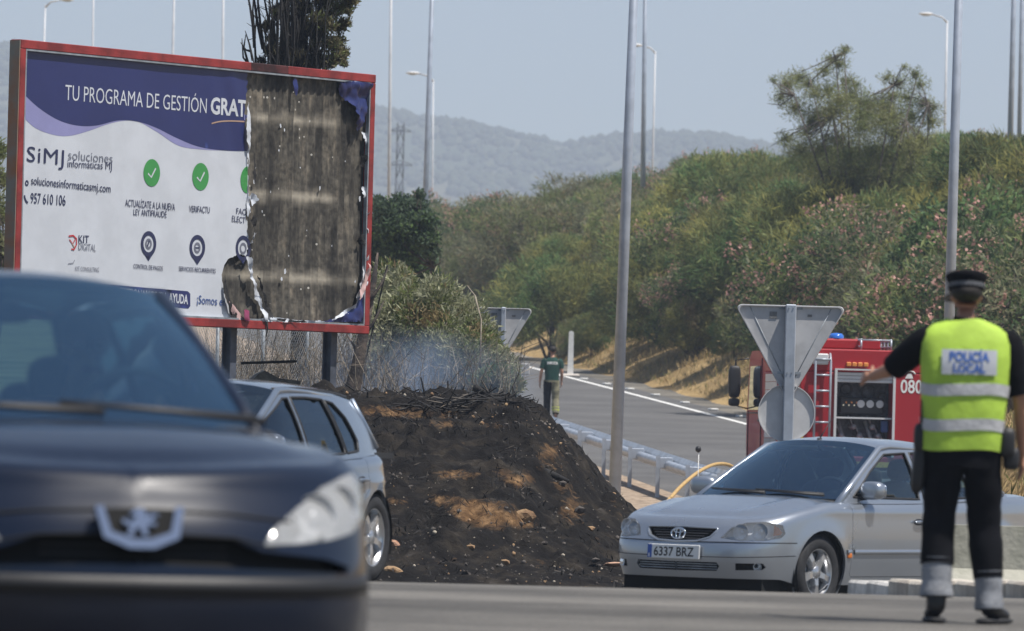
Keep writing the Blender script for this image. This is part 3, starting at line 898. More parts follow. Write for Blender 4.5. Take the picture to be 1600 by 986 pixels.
# ---- the scorched cypress behind the billboard
dC = 93.0; bC = Vector((PX(468, dC), dC, 0)); bC.z = G(bC.x, dC) - .1
sC = FPX / dC
t = thing('cypress_tree', 'tall scorched cypress rising behind the billboard, its left side burnt bare', 'tree', bC)
mb = MB(); mbb = MB()
rng = np.random.default_rng(44)
def cpt(px, py, dy=0): p = P(px, py, dC) - bC; return (p.x, dy, p.z)
mb.tube([(0, 0, -.2), cpt(470, 420), cpt(466, 250), cpt(464, 110), cpt(470, -60), cpt(474, -220)], [.15, .13, .11, .09, .06, .02], 9)
mb.tube([cpt(470, 420), cpt(452, 200), cpt(448, 60), cpt(450, -120)], [.08, .07, .05, .02], 8)
mb.build('trunk', M['char'], t)
for i in range(150):
    x0 = rng.normal(458, 22); x1 = x0 + rng.normal(2, 12) + (x0 - 460) * .35; y0 = rng.uniform(60, 330); ln = rng.uniform(90, 260); dy = rng.normal() * .25
    pts = [cpt(x0 + (x1 - x0) * k / 4 + rng.normal() * 2.2, y0 - ln * k / 4, dy + rng.normal() * .03) for k in range(5)]
    mbb.tube(pts, [.022, .019, .015, .010, .004], 4)
    for k in range(5):      # short burnt side twigs
        b = Vector(pts[rng.integers(1, 5)]); e = b + Vector((rng.normal() * .10, rng.normal() * .1, abs(rng.normal()) * .16))
        mbb.tube([b, e], [.008, .003], 3)
for pts in [[(395, 108), (380, 90), (378, 60)], [(395, 95), (390, 70), (383, 48)], [(392, 80), (384, 78), (376, 66)], [(398, 60), (395, 20), (396, -10)], [(400, 110), (398, 60), (402, 10)], [(388, 100), (381, 74), (384, 54)]]:
    mbb.tube([cpt(*p) for p in pts], [.02, .014, .005], 5)
mbb.build('branch', M['char'], t)
cl = clump_px(dC, bC, [(500, 95, 16), (515, 98, 16), (528, 88, 16), (535, 80, 12), (520, 70, 18), (505, 60, 16), (530, 62, 12), (512, 40, 18), (528, 40, 16), (540, 34, 12), (495, 30, 16), (520, 15, 20), (538, 8, 16),
                       (550, -2, 16), (505, 0, 18), (530, -20, 22), (552, -25, 16), (510, -40, 22), (540, -50, 22), (490, -20, 16), (480, 10, 12), (520, -80, 24), (500, -110, 24), (520, -140, 22), (480, -90, 18), (490, -170, 20), (478, -210, 12),
                       (440, -60, 12), (455, -120, 16), (430, 20, 7), (422, 60, 6), (545, 20, 8), (538, 100, 8), (490, 72, 10), (430, 85, 9), (415, 40, 5)], rng, .3)
C, D = lobed_points(rng, 15000, cl, .15)
V, F = blades(rng, C, D * .5 + np.array([.15, 0, .55]) + rng.normal(size=(len(C), 3)) * .45, .085, .022)
mi = (rng.uniform(0, 1, len(F)) < .25).astype(int)
cl2 = clump_px(dC, bC, [(415, 40, 10), (425, 80, 13), (440, 100, 15), (455, 60, 18), (435, 20, 16), (450, -10, 18), (468, 90, 16), (480, 50, 16), (420, -20, 12), (470, 10, 18), (485, 100, 14), (408, 95, 8), (470, -60, 22), (440, -60, 18), (460, -130, 20)], rng, .35)
C, D = lobed_points(rng, 9000, cl2, .0); V2_, F2_ = blades(rng, C, D * .3 + np.array([0, 0, .9]) + rng.normal(size=(len(C), 3)) * .4, .13, .014)
F = np.concatenate([F, F2_ + len(V)]); V = np.concatenate([V, V2_]); mi = np.concatenate([mi, np.where(rng.uniform(0, 1, len(F2_)) < .35, 0, 2)])
link('crown', np_mesh('crown', V, F, [L['cypress'], L['olive'], M['char']], mi), t)

# ---- scorched olive bushes on top of the mound
def scorched(px, d, py_top, R, n, seed, label, mats, stems, name='scorched_bush', blade=(.095, .024)):
    x = PX(px, d); g = G(x, d); H = P(px, py_top, d).z - g
    t = shrub(name, label, 'shrub', seed, R, H, n, mats, blade, .5, .65, 16, stem_mat=M['twig_pale'], n_stems=stems, skirt=.18, flat=.95)
    put(t, x, d, H / t['_h'], sink=.05); return t
S1 = [(L['scorch'], .62), (L['olive'], .28), (L['dry'], .10)]
scorched(662, 92, 408, .98, 17000, 201, 'tall scorched grey green bush with curled leaves right of the billboard', S1, 26)
scorched(612, 94, 392, .7, 8000, 203, 'half burnt bush close behind the right edge of the billboard frame', S1, 16)
scorched(738, 91, 492, .62, 8000, 205, 'lower scorched bush leaning toward the ramp road', S1, 18)
scorched(775, 90, 555, .36, 3200, 207, 'small half green bush at the end of the burnt crest', [(L['fresh'], .4), (L['scorch'], .6)], 10)
scorched(762, 93, 508, .24, 1800, 209, 'small bright green sprig in front of the distant yield sign', [(L['fresh'], .8), (L['olive'], .2)], 5, 'green_bush')

# ---- dry brush: bare twigs behind the fence, one tangle nobody could count
rng = np.random.default_rng(61)
mb = MB()
for i in range(1700):
    px = rng.uniform(255, 800); d = rng.uniform(88.5, 97)
    x = PX(px, d); g = G(x, d)
    h = rng.uniform(.35, 1.25) * (1 if px < 600 else .75)
    lean = rng.normal(size=2) * .32
    p0 = Vector((x, d, g - .03)); p2 = p0 + Vector((lean[0] * h, lean[1] * h, h)); p1 = p0.lerp(p2, .5) + Vector((rng.normal() * .05, rng.normal() * .05, .02))
    r = rng.uniform(.003, .008)
    mb.tube([p0, p1, p2], [r, r * .8, r * .35], 3, mi=int(rng.uniform() < .45), cap=False)
    for k in range(2):
        b = p0.lerp(p2, rng.uniform(.4, .9)); mb.tube([b, b + Vector((rng.normal() * .14, rng.normal() * .14, rng.uniform(.02, .22)))], [r * .6, r * .25], 3, mi=int(rng.uniform() < .5), cap=False)
tag(mb.build('burnt_brush', [M['twig_pale'], M['twig']]), kind='stuff')
# long pale canes that stand out of the tangle
for pts, lab in [([(750, 575), (752, 500), (742, 462), (730, 446)], 'long pale bent cane arching over the scorched bush'),
                 ([(700, 650), (770, 608), (835, 572)], 'pale dry stem slanting out over the crest toward the road'),
                 ([(605, 415), (590, 480), (572, 560), (566, 618)], 'thin dark leaning stake beside the billboard frame'),
                 ([(590, 628), (640, 595), (668, 572)], 'pale stick leaning on the burnt crest left of the bush')]:
    d = 90.0
    mb = MB(); p = [P(a, b, d + .25 * i) for i, (a, b) in enumerate(pts)]
    mb.tube(p, [.014] + [.011] * (len(p) - 2) + [.005], 6)
    o = mb.build('dry_cane', M['char'] if 'dark' in lab else M['twig_pale']); tag(o, lab, 'branch')
# the dead trunk by the billboard's right post
mb = MB(); d = 89.0
p = [P(545, 628, d), P(553, 600, d), P(561, 560, d), P(572, 500, d + .1), P(584, 440, d + .2), P(590, 395, d + .3)]
p[0].z = G(p[0].x, d) - .1
mb.tube(p, [.15, .11, .085, .065, .042, .012], 10)
for a, b in [((566, 530), (600, 470)), ((578, 470), (606, 420)), ((560, 560), (540, 520))]:
    mb.tube([P(*a, d), P(a[0] * .5 + b[0] * .5 + 3, a[1] * .5 + b[1] * .5, d + .1), P(*b, d + .2)], [.028, .018, .006], 6)
t = thing('dead_tree', 'dead scorched grey trunk leaning beside the right post of the billboard', 'tree', (0, 0, 0))
mb.build('trunk', M['bark'], t)

# straw tufts on the verge below the bank, and on the grassy knoll
rng = np.random.default_rng(71)
C = []
while len(C) < 9000:
    d = rng.uniform(135, 215); u = rng.uniform(.3, 9)
    x = float(rail_x(d)) + 8.6 + u
    C.append((x, d))
for i in range(3500):
    C.append((rng.uniform(5.6, 10), rng.uniform(80, 97)))
C = np.array(C); z = base_z(C[:, 1]) + np.maximum(bank(C[:, 0], C[:, 1]), knoll(C[:, 0], C[:, 1]))
C3 = np.stack([C[:, 0], C[:, 1], z + .08], 1)
C3 = np.repeat(C3, 3, 0) + rng.normal(size=(len(C3) * 3, 3)) * np.array([.08, .08, .01])
V, F = blades(rng, C3, np.array([0, 0, 1.]) + rng.normal(size=C3.shape) * .45, .26, .022)
mi = (rng.uniform(0, 1, len(F)) < .18).astype(int)
tag(link('dry_grass', np_mesh('dry_grass', V, F, [L['straw'], L['broom']], mi)), kind='stuff')
# ================================================================== billboard
PR = P(583, 117, 85.4); PL_ = P(28, 62, 79.4); PL_.z = PR.z
bz0 = P(570, 522, 85.4).z
BA = (PR - PL_); BA.z = 0; BW = BA.length; BA.normalize()
BN = Vector((BA.y, -BA.x, 0))            # out of the face, toward the road
BH = PR.z - bz0
B_M = Matrix(((BA.x, 0, BN.x, PL_.x), (BA.y, 0, BN.y, PL_.y), (0, 1, 0, bz0), (0, 0, 0, 1)))   # local: x along, y up, z out of the face
B_MI = B_M.inverted()
def bb(px, py, off=0.0):
    """photo pixel -> (along, up) on the face of the billboard"""
    o = Vector((0, 0, EYE)); r = ray(px, py); p0 = B_M @ Vector((0, 0, off))
    t = (p0 - o).dot(BN) / r.dot(BN)
    q = B_MI @ (o + r * t); return (q.x, q.y)

M['frame_red'] = mat('red_frame_paint', (.25, .026, .024), .5, var=.3, scale=2.5, bump=.15, bscale=40)
M['frame_red_burnt'] = mat('scorched_frame_paint', (.06, .012, .012), .7, var=.5, scale=5)
M['frame_side'] = mat('rusty_frame_side', (.36, .16, .07), .7, color2=(.25, .24, .2), scale=1.2)
def sheet_metal():
    m = bpy.data.materials.new('burnt_sheet_metal'); m.use_nodes = True
    N, Lk = m.node_tree.nodes, m.node_tree.links
    b = N['Principled BSDF']; b.inputs['Roughness'].default_value = .75; b.inputs['Metallic'].default_value = .15
    tc = N.new('ShaderNodeTexCoord')
    mp = N.new('ShaderNodeMapping'); mp.inputs['Scale'].default_value = (2.0, .55, 1); Lk.new(tc.outputs['Object'], mp.inputs['Vector'])
    n = N.new('ShaderNodeTexNoise'); n.inputs['Scale'].default_value = 1.5; n.inputs['Detail'].default_value = 10; n.inputs['Roughness'].default_value = .72; Lk.new(mp.outputs[0], n.inputs['Vector'])
    r = N.new('ShaderNodeValToRGB'); e = r.color_ramp.elements
    e[0].position, e[0].color = .34, (.018, .017, .016, 1); e[1].position, e[1].color = .72, (.25, .24, .215, 1)
    for p_, c_ in [(.44, (.048, .044, .039, 1)), (.53, (.090, .083, .072, 1)), (.61, (.14, .122, .10, 1))]: q = e.new(p_); q.color = c_
    Lk.new(n.outputs[0], r.inputs[0])
    n2 = N.new('ShaderNodeTexNoise'); n2.inputs['Scale'].default_value = 14; n2.inputs['Detail'].default_value = 7; Lk.new(tc.outputs['Object'], n2.inputs['Vector'])
    r2 = N.new('ShaderNodeValToRGB'); r2.color_ramp.elements[0].position, r2.color_ramp.elements[0].color = .3, (.45, .45, .45, 1)
    r2.color_ramp.elements[1].position, r2.color_ramp.elements[1].color = .7, (1.35, 1.35, 1.3, 1); Lk.new(n2.outputs[0], r2.inputs[0])
    x = N.new('ShaderNodeMix'); x.data_type = 'RGBA'; x.blend_type = 'MULTIPLY'; x.inputs[0].default_value = 1; Lk.new(r.outputs[0], x.inputs[6]); Lk.new(r2.outputs[0], x.inputs[7])
    mp2 = N.new('ShaderNodeMapping'); mp2.inputs['Scale'].default_value = (6.5, 1.1, 1); Lk.new(tc.outputs['Object'], mp2.inputs['Vector'])
    n4 = N.new('ShaderNodeTexNoise'); n4.inputs['Scale'].default_value = 1.0; n4.inputs['Detail'].default_value = 10; n4.inputs['Roughness'].default_value = .7; Lk.new(mp2.outputs[0], n4.inputs['Vector'])
    r4 = N.new('ShaderNodeValToRGB'); r4.color_ramp.elements[0].position, r4.color_ramp.elements[0].color = .36, (.50, .50, .50, 1); r4.color_ramp.elements[1].position, r4.color_ramp.elements[1].color = .70, (1.9, 1.85, 1.75, 1)
    q4 = r4.color_ramp.elements.new(.56); q4.color = (1.35, 1.32, 1.26, 1); Lk.new(n4.outputs[0], r4.inputs[0])
    x4 = N.new('ShaderNodeMix'); x4.data_type = 'RGBA'; x4.blend_type = 'MULTIPLY'; x4.inputs[0].default_value = 1; Lk.new(x.outputs[2], x4.inputs[6]); Lk.new(r4.outputs[0], x4.inputs[7]); x = x4
    # pale unburnt bands where the rails behind kept the sheet cool
    at = N.new('ShaderNodeAttribute'); at.attribute_name = 'pale'
    ad = N.new('ShaderNodeMath'); ad.operation = 'MULTIPLY'; ad.use_clamp = True; Lk.new(at.outputs['Fac'], ad.inputs[0]); Lk.new(n4.outputs[0], ad.inputs[1])
    x2 = N.new('ShaderNodeMix'); x2.data_type = 'RGBA'; Lk.new(ad.outputs[0], x2.inputs[0]); Lk.new(x.outputs[2], x2.inputs[6]); x2.inputs[7].default_value = (.40, .36, .29, 1)
    v = N.new('ShaderNodeTexVoronoi'); v.inputs['Scale'].default_value = 9; Lk.new(tc.outputs['Object'], v.inputs['Vector'])
    lt = N.new('ShaderNodeMath'); lt.operation = 'LESS_THAN'; lt.inputs[1].default_value = .13; Lk.new(v.outputs['Distance'], lt.inputs[0])
    gt = N.new('ShaderNodeMath'); gt.operation = 'GREATER_THAN'; gt.inputs[1].default_value = .72; Lk.new(v.outputs['Color'], gt.inputs[0])
    ml = N.new('ShaderNodeMath'); ml.operation = 'MULTIPLY'; Lk.new(lt.outputs[0], ml.inputs[0]); Lk.new(gt.outputs[0], ml.inputs[1])
    x3 = N.new('ShaderNodeMix'); x3.data_type = 'RGBA'; Lk.new(ml.outputs[0], x3.inputs[0]); Lk.new(x2.outputs[2], x3.inputs[6]); x3.inputs[7].default_value = (.5, .48, .43, 1)
    Lk.new(x3.outputs[2], b.inputs['Base Color'])
    bp = N.new('ShaderNodeBump'); bp.inputs['Strength'].default_value = .5; bp.inputs['Distance'].default_value = .02; Lk.new(n2.outputs[0], bp.inputs['Height']); Lk.new(bp.outputs[0], b.inputs['Normal'])
    return m
M['sheet'] = sheet_metal()
def vinyl(name, c, **k): return mat(name, c, .42, var=.05, scale=1.5, bump=.12, bscale=6, **k)
M['v_white'] = vinyl('banner_white', (.60, .63, .68)); M['v_navy'] = vinyl('banner_navy', (.020, .028, .125)); M['v_lav'] = vinyl('banner_lavender', (.27, .27, .50))
M['v_green'] = vinyl('banner_green', (.05, .30, .075)); M['v_print'] = vinyl('banner_print_dark', (.022, .028, .085)); M['v_orange'] = vinyl('banner_stroke', (.45, .30, .22))
M['v_red'] = vinyl('banner_print_red', (.50, .04, .05)); M['v_blue'] = vinyl('banner_print_blue', (.06, .11, .30)); M['v_grey'] = vinyl('banner_print_grey', (.16, .17, .22))
M['v_pink'] = vinyl('banner_pale_pink', (.62, .42, .40)); M['v_magenta'] = vinyl('banner_magenta', (.25, .04, .10))

bill = thing('billboard', 'large red framed advertising billboard, its right third burnt to bare metal', 'billboard')
bill.matrix_world = B_M
FR, DEP = .105, .11
i0, i1 = FR, BW - FR; j0, j1 = FR, BH - FR
mb = MB()
def bar(x0, x1, y0, y1, z0, z1, mi): mb.box(((x0 + x1) / 2, (y0 + y1) / 2, (z0 + z1) / 2), (x1 - x0, y1 - y0, z1 - z0), mi, bevel=.008)
sc0, sc1 = bb(388, 108)[0], bb(446, 112)[0]
bar(0, sc0, j1, BH, -DEP, .05, 0); bar(sc0, sc1, j1, BH, -DEP, .05, 1); bar(sc1, BW, j1, BH, -DEP, .05, 0)
bar(0, BW, 0, j0, -DEP, .05, 0)
bar(BW - FR, BW, j0 + .001, j1 - .001, -DEP, .049, 0); bar(0, FR, j0 + .001, j1 - .001, -DEP, .049, 0)
mb.box((-.006, BH / 2, -.035), (.012, BH - .02, .15), 2)
mb.build('frame', [M['frame_red'], M['frame_red_burnt'], M['frame_side']], bill)
mb = MB()
g_in = .022
for (x0, x1, y0, y1) in [(i0, i1, j1 - g_in, j1), (i0, i1, j0, j0 + g_in), (i1 - g_in, i1, j0 + g_in, j1 - g_in), (i0, i0 + g_in, j0 + g_in, j1 - g_in)]:
    mb.box(((x0 + x1) / 2, (y0 + y1) / 2, .02), (x1 - x0, y1 - y0, .05))
mb.build('inner_trim', M['galv_dark'], bill)
# bare sheets behind the burnt part: ribbed panels, each its own
edges = [i0 + .005, bb(300, 300)[0]] + [bb(px, 300)[0] for px in (382, 418, 458, 503, 541)] + [i1 - .005]
pale_y = [bb(480, 188)[1], bb(480, 308)[1], bb(480, 434)[1]]
for k in range(len(edges) - 1):
    x0, x1 = edges[k] + .0004, edges[k + 1] - .0004
    nx = max(6, int((x1 - x0) / .03)); ny = 40
    xs = np.linspace(x0, x1, nx); ys = np.linspace(j0 + .004, j1 - .004, ny)
    X, Y = np.meshgrid(xs, ys)
    rib = .024 * np.cos((X - x0) / max(.18, (x1 - x0) / 2) * 2 * PI) ** 8
    Z = -.050 + rib + .010 * fbm(X * 2.2, Y * 1.6, 3, 5) + (.0015 if k % 2 else 0)
    i, j = np.meshgrid(np.arange(nx - 1), np.arange(ny - 1)); a = (j * nx + i).ravel()
    V_ = np.stack([X.ravel(), Y.ravel(), Z.ravel()], 1); Fq = np.stack([a, a + 1, a + nx + 1, a + nx], 1)
    back = V_.copy(); back[:, 2] = -.078
    me = np_mesh('metal_panel', np.concatenate([V_, back]), np.concatenate([Fq, Fq[:, ::-1] + len(V_)]), [M['sheet']], smooth=True)
    at_ = me.attributes.new('pale', 'FLOAT', 'POINT')
    Y2 = np.concatenate([Y.ravel(), Y.ravel()]); X2 = np.concatenate([X.ravel(), X.ravel()])
    pl = sum(np.exp(-((Y2 - y - .03 * vnoise(X2 * 5, X2 * 0, 7)) / .055) ** 2) for y in pale_y) * (1.25 + 1.5 * vnoise(X2 * 3, Y2 * .6, 31 + k)) * (.75 if k in (3,) else 1.1)
    pl = pl + .5 * np.maximum(0, vnoise(X2 * 9, Y2 * .5, 91 + k) - .45)
    at_.data.foreach_set('value', np.clip(pl, 0, 2.4).astype(np.float32))
    link('metal_panel', me, bill)
mb = MB()
for y in pale_y: mb.box((BW / 2, y, -.098), (BW - .3, .07, .03))
mb.build('back_rail', M['galv_dark'], bill)

def flat(poly_px, z, m, name, holes=(), h=.12, label=None, raw=False, bump=0.0, seed=1):
    """a thin printed or torn sheet lying z in front of the face"""
    poly = poly_px if raw else [bb(*p) for p in poly_px]
    V2, T = region(poly, [[bb(*p) for p in q] for q in holes], h)
    zz = z + wrinkle(V2[:, 0], V2[:, 1]) + (bump * fbm(V2[:, 0] * 7, V2[:, 1] * 7, 3, seed) if bump else 0)
    return link(name, np_mesh(name, np.column_stack([V2, zz]), T, [m], smooth=True), bill, label)

wx0 = bb(345, 300)[0]
def wrinkle(x, y):
    """slack folds of the vinyl, stronger by the burnt edge"""
    k = smooth01((np.asarray(x) - wx0 + .8) / .9)
    return .012 * k * vnoise(x * 4.5 + y * 1.6, y * .7, 51) + .004 * vnoise(x * 1.4, y * .8, 53)

def curve_px(pts, n=10):
    """smooth line through pixel points"""
    out = []
    p = [pts[0]] + list(pts) + [pts[-1]]
    for i in range(1, len(p) - 2):
        for k in range(n):
            t = k / n
            out.append(tuple(.5 * (2 * p[i][c] + (p[i + 1][c] - p[i - 1][c]) * t + (2 * p[i - 1][c] - 5 * p[i][c] + 4 * p[i + 1][c] - p[i + 2][c]) * t * t
                     + (3 * p[i][c] - p[i - 1][c] - 3 * p[i + 1][c] + p[i + 2][c]) * t ** 3) for c in (0, 1)))
    out.append(tuple(pts[-1])); return out

rb = random.Random(9)
def ragged(pts, a=1.6, n=6):
    q = curve_px(pts, n); return [(x + rb.uniform(-a, a), y + rb.uniform(-a, a)) for x, y in q]
i0p, jt = i0 + g_in, j1 - g_in
tl = (40, 78)
# burnt right edge of the banner, top to bottom
edge = ragged([(387, 118), (386, 140), (383, 165), (382, 190), (386, 215), (387, 240), (386, 262), (388, 290), (386, 330), (387, 360), (388, 385), (386, 402)], 1.5)
flap = ragged([(386, 402), (378, 398), (368, 400), (356, 405), (348, 425), (349, 450), (356, 472), (366, 488), (372, 498)], 1.0)
left_bottom = (-20, 498)
def on(px, py): return bb(px, py)
TLc, BLc = (i0p, jt), (i0p, j0 + g_in)
white = [TLc] + [BLc] + [(bb(372, 500)[0], j0 + g_in)] + [bb(*p) for p in flap[::-1]] + [bb(*p) for p in edge[::-1]] + [(bb(387, 118)[0], jt)]
flat(white, 0.0, M['v_white'], 'banner', h=.05, raw=True)
wave1 = curve_px([(36, 146), (60, 168), (90, 187), (120, 196), (150, 196), (185, 188), (215, 190), (245, 200), (275, 215), (310, 229), (350, 235), (388, 236)], 8)
wave2 = curve_px([(33, 180), (55, 200), (85, 211), (110, 212), (140, 204), (165, 195), (190, 189), (215, 190), (245, 206), (280, 228), (320, 234), (350, 235)], 8)
lav = [(i0p, bb(36, 146)[1])] + [bb(*p) for p in wave1[:-8]] + [bb(*p) for p in wave2[::-1]] + [(i0p, bb(33, 180)[1])]
lavp = flat([(i0p, bb(34, 100)[1])] + [bb(60, 110), bb(388, 180), bb(350, 235)] + [bb(*p) for p in wave2[::-1]] + [(i0p, bb(33, 180)[1])], .0015, M['v_lav'], 'printed_wave', h=.07, raw=True)
edge_top = [p for p in edge if p[1] < 236]
flat([TLc, (i0p, bb(36, 146)[1])] + [bb(*p) for p in wave1] + [bb(*p) for p in edge_top[::-1]] + [(bb(387, 118)[0], jt)], .003, M['v_navy'], 'printed_wave', h=.06, raw=True)

def lettering(body, px0, py0, px1, py1, hpx, m, bold=0.0, z=.0062, label=None, space=1.0):
    """a line of lettering with its baseline from (px0,py0) to (px1,py1); hpx = capital height in photo pixels"""
    a, b = bb(px0, py0), bb(px1, py1)
    Lx = math.hypot(b[0] - a[0], b[1] - a[1]); ang = math.atan2(b[1] - a[1], b[0] - a[0])
    hc = (bb((px0 + px1) / 2, (py0 + py1) / 2 - hpx)[1] - bb((px0 + px1) / 2, (py0 + py1) / 2)[1])
    size = hc / .70
    V, F = text_mesh(body, size, bold * size, space=space)
    x0, x1 = V[:, 0].min(), V[:, 0].max(); k = Lx / (x1 - x0)
    X = (V[:, 0] - x0) * k; Y = V[:, 1]
    x = a[0] + X * math.cos(ang) - Y * math.sin(ang); y = a[1] + X * math.sin(ang) + Y * math.cos(ang)
    zz = z + wrinkle(x, y)
    me = bpy.data.meshes.new('lettering'); me.from_pydata(np.column_stack([x, y, zz]).tolist(), [], F); me.materials.append(m); me.update()
    return link('lettering', me, bill, label)

W_ = M['v_white']; D_ = M['v_print']
lettering('TU PROGRAMA DE GESTIÓN', 101, 156, 322, 177, 24, W_, -.004)
lettering('GRAT', 328, 177, 383, 182, 25, W_, .030)
lettering('SiMJ', 41, 252, 99, 258, 24, D_, .0, space=1.08)
lettering('soluciones', 106, 249, 175, 255, 15, M['v_grey'], -.006)
lettering('informáticas MJ', 105, 261, 174, 265, 12, D_)
lettering('solucionesinformaticasmj.com', 48, 288, 172, 301, 13, D_, .004)
lettering('957 610 106', 47, 317, 102, 321, 16, D_, .006)
lettering('ACTUALÍZATE A LA NUEVA', 195, 322, 273, 329, 11, D_, .004)
lettering('LEY ANTIFRAUDE', 208, 336, 260, 340, 10, D_, .004)
lettering('VERIFACTU', 295, 331, 327, 333, 10, D_, .004)
lettering('FAC', 369, 334, 384, 336, 9.5, D_, .004); lettering('ELECT', 362, 346, 383, 349, 9.5, D_, .004)
lettering('CONTROL DE PAGOS', 208, 419, 254, 423, 7, D_, .006); lettering('SERVICIOS RECURRENTES', 279, 423, 336, 427, 7, D_, .006)
lettering('KIT', 122, 379, 138, 380, 12, D_, .004); lettering('DIGITAL', 122, 390, 149, 393, 11, M['v_grey'], -.004)
lettering('KIT CONSULTING', 117, 423, 154, 425, 7, M['v_grey'])
lettering('¡Somos en', 307, 474, 352, 478, 13, M['v_blue'], .006)
def ring(px, py, rx_px, m, r_in=0.0, z=.0045, name='printed_icon', n=28, ry_px=None):
    c = bb(px, py); r = abs(bb(px, py - (ry_px or rx_px))[1] - c[1])
    out = [(c[0] + r * math.cos(2 * PI * k / n), c[1] + r * math.sin(2 * PI * k / n)) for k in range(n)]
    inn = [(c[0] + r * r_in * math.cos(2 * PI * k / n), c[1] + r * r_in * math.sin(2 * PI * k / n)) for k in range(n)]
    v, f = [], []
    if r_in > 0:
        v = out + inn; f = [(k, (k + 1) % n, n + (k + 1) % n, n + k) for k in range(n)]
    else: v = out; f = [tuple(range(n))]
    w_ = wrinkle(np.array([p[0] for p in v]), np.array([p[1] for p in v]))
    me = bpy.data.meshes.new(name); me.from_pydata([(p[0], p[1], z + w_[i]) for i, p in enumerate(v)], [], f); me.materials.append(m); me.update()
    return link(name, me, bill)
def stroke(pts_px, wpx, m, z=.006, name='printed_icon'):
    p = [bb(*q) for q in pts_px]; hw = abs(bb(300, 300)[1] - bb(300, 300 - wpx)[1]) / 2
    v, f = [], []
    for i, q in enumerate(p):
        a = Vector(p[max(i - 1, 0)]); b = Vector(p[min(i + 1, len(p) - 1)]); t = (b - a).normalized(); nn = Vector((-t.y, t.x)) * hw
        v += [(q[0] + nn.x, q[1] + nn.y), (q[0] - nn.x, q[1] - nn.y)]
    w_ = wrinkle(np.array([a[0] for a in v]), np.array([a[1] for a in v]))
    f = [(2 * i, 2 * i + 1, 2 * i + 3, 2 * i + 2) for i in range(len(p) - 1)]
    me = bpy.data.meshes.new(name); me.from_pydata([(a[0], a[1], z + w_[i]) for i, a in enumerate(v)], [], f); me.materials.append(m); me.update()
    return link(name, me, bill)
for px, py in [(237, 270), (313, 276)]:
    ring(px, py, 21.5, M['v_green'])
    stroke([(px - 6, py + 1), (px - 1, py + 7), (px + 6, py - 7)], 3, W_)
ch = [bb(386 - 10 * math.sin(t), 281 + 21 * -math.cos(t)) for t in np.linspace(.1, 3.0, 14)]
flat([bb(386, 260)] + ch + [bb(386, 302)], .0045, M['v_green'], 'printed_icon', raw=True, h=.1)
for px, py in [(232, 381), (308, 387), (380, 388)]:
    ring(px, py, 20, D_, .66 if px < 370 else .68)
    if px < 370:
        flat([(px - 7.5, py + 15), (px, py + 27), (px + 7.5, py + 15.5)], .004, D_, 'printed_icon', h=.1)
        ring(px, py, 8.5, M['v_grey'], .55)
        if px < 300: stroke([(px - 2, py + 4), (px + 1, py - 5)], 3, D_)
        else: stroke([(px - 3, py), (px + 3, py)], 2, D_)
    else:
        flat([(px - 6, py + 15), (px, py + 25), (px + 5, py + 15)], .004, D_, 'printed_icon', h=.1); ring(px, py, 9, M['v_grey'], .6)
stroke(curve_px([(330, 193), (342, 190), (360, 189), (381, 190)], 5), 2.2, M['v_orange'])
ring(41.5, 286, 4.6, D_, .45)                                    # globe sign before the web address
stroke([(37.5, 305), (38.5, 310), (40, 314), (43, 317)], 3.2, D_)   # handset before the phone number
stroke([(107, 369), (114, 368), (119, 373), (119, 382), (115, 390), (111, 389)], 2.6, M['v_red']); stroke([(108, 374), (113, 381), (117, 374)], 2.0, M['v_red']); stroke([(112, 380), (116, 387)], 2.0, M['v_orange'])
stroke([(106, 412), (114, 411), (116, 406)], 1.2, M['v_grey'])
hb_ = [bb(150, 443), bb(293, 455), bb(297, 459), bb(297, 478), bb(294, 482), bb(150, 470)]
flat(hb_, .003, M['v_navy'], 'printed_box', raw=True, h=.1)
lettering('GESTIONAMOS TU', 185, 463, 258, 471, 14, W_, .0); lettering('AYUDA', 263, 472, 293, 475, 14, W_, .03)
# torn remains of the vinyl round the burnt part
def shred(pts, m, name='torn_vinyl', z=.03, bump=.03, seed=1, label=None): return flat(pts, z, m, name, h=.035, bump=bump, seed=seed, label=label)
shred(ragged([(528, 130), (548, 127), (572, 131), (573, 150), (570, 172), (563, 196), (556, 204), (551, 190), (549, 170), (541, 160), (533, 150), (527, 138), (528, 130)], 1.2), M['v_navy'], z=.05, bump=.05, seed=3, label='navy scrap of vinyl hanging in the top right corner')
shred(ragged([(455, 123), (460, 123), (460, 138), (458, 150), (455, 138), (455, 123)], .4), M['v_navy'], seed=4)
shred(ragged([(568, 404), (571, 398), (570, 440), (562, 464), (548, 484), (530, 494), (513, 500), (525, 492), (546, 476), (556, 452), (563, 425), (568, 404)], .8), M['v_white'], z=.06, bump=.05, seed=5, label='curled white vinyl along the lower right of the burn')
shred(ragged([(567, 410), (569, 420), (566, 440), (560, 458), (552, 468), (556, 450), (562, 428), (567, 410)], .5), M['v_pink'], z=.085, bump=.03, seed=15)
shred([(567, 450), (563, 503), (500, 503)] + ragged([(500, 502), (520, 497), (540, 488), (555, 472), (567, 450)], .8), M['v_navy'], z=.035, bump=.03, seed=6, label='navy corner of vinyl left at the bottom right')
shred(ragged([(569, 335), (572, 332), (573, 372), (571, 398), (567, 392), (570, 372), (568, 350), (569, 335)], .7), M['v_white'], z=.04, bump=.05, seed=7)
shred(ragged([(386, 402), (392, 430), (404, 462), (412, 494), (406, 500), (404, 480), (396, 462), (390, 440), (382, 416), (378, 402), (386, 402)], .9), M['v_white'], z=.05, bump=.05, seed=8, label='strip of vinyl hanging between the two burnt holes')
shred(ragged([(394, 430), (402, 452), (412, 486), (416, 496), (420, 490), (410, 466), (400, 440), (394, 430)], .8), M['char'], z=.07, bump=.04, seed=9)
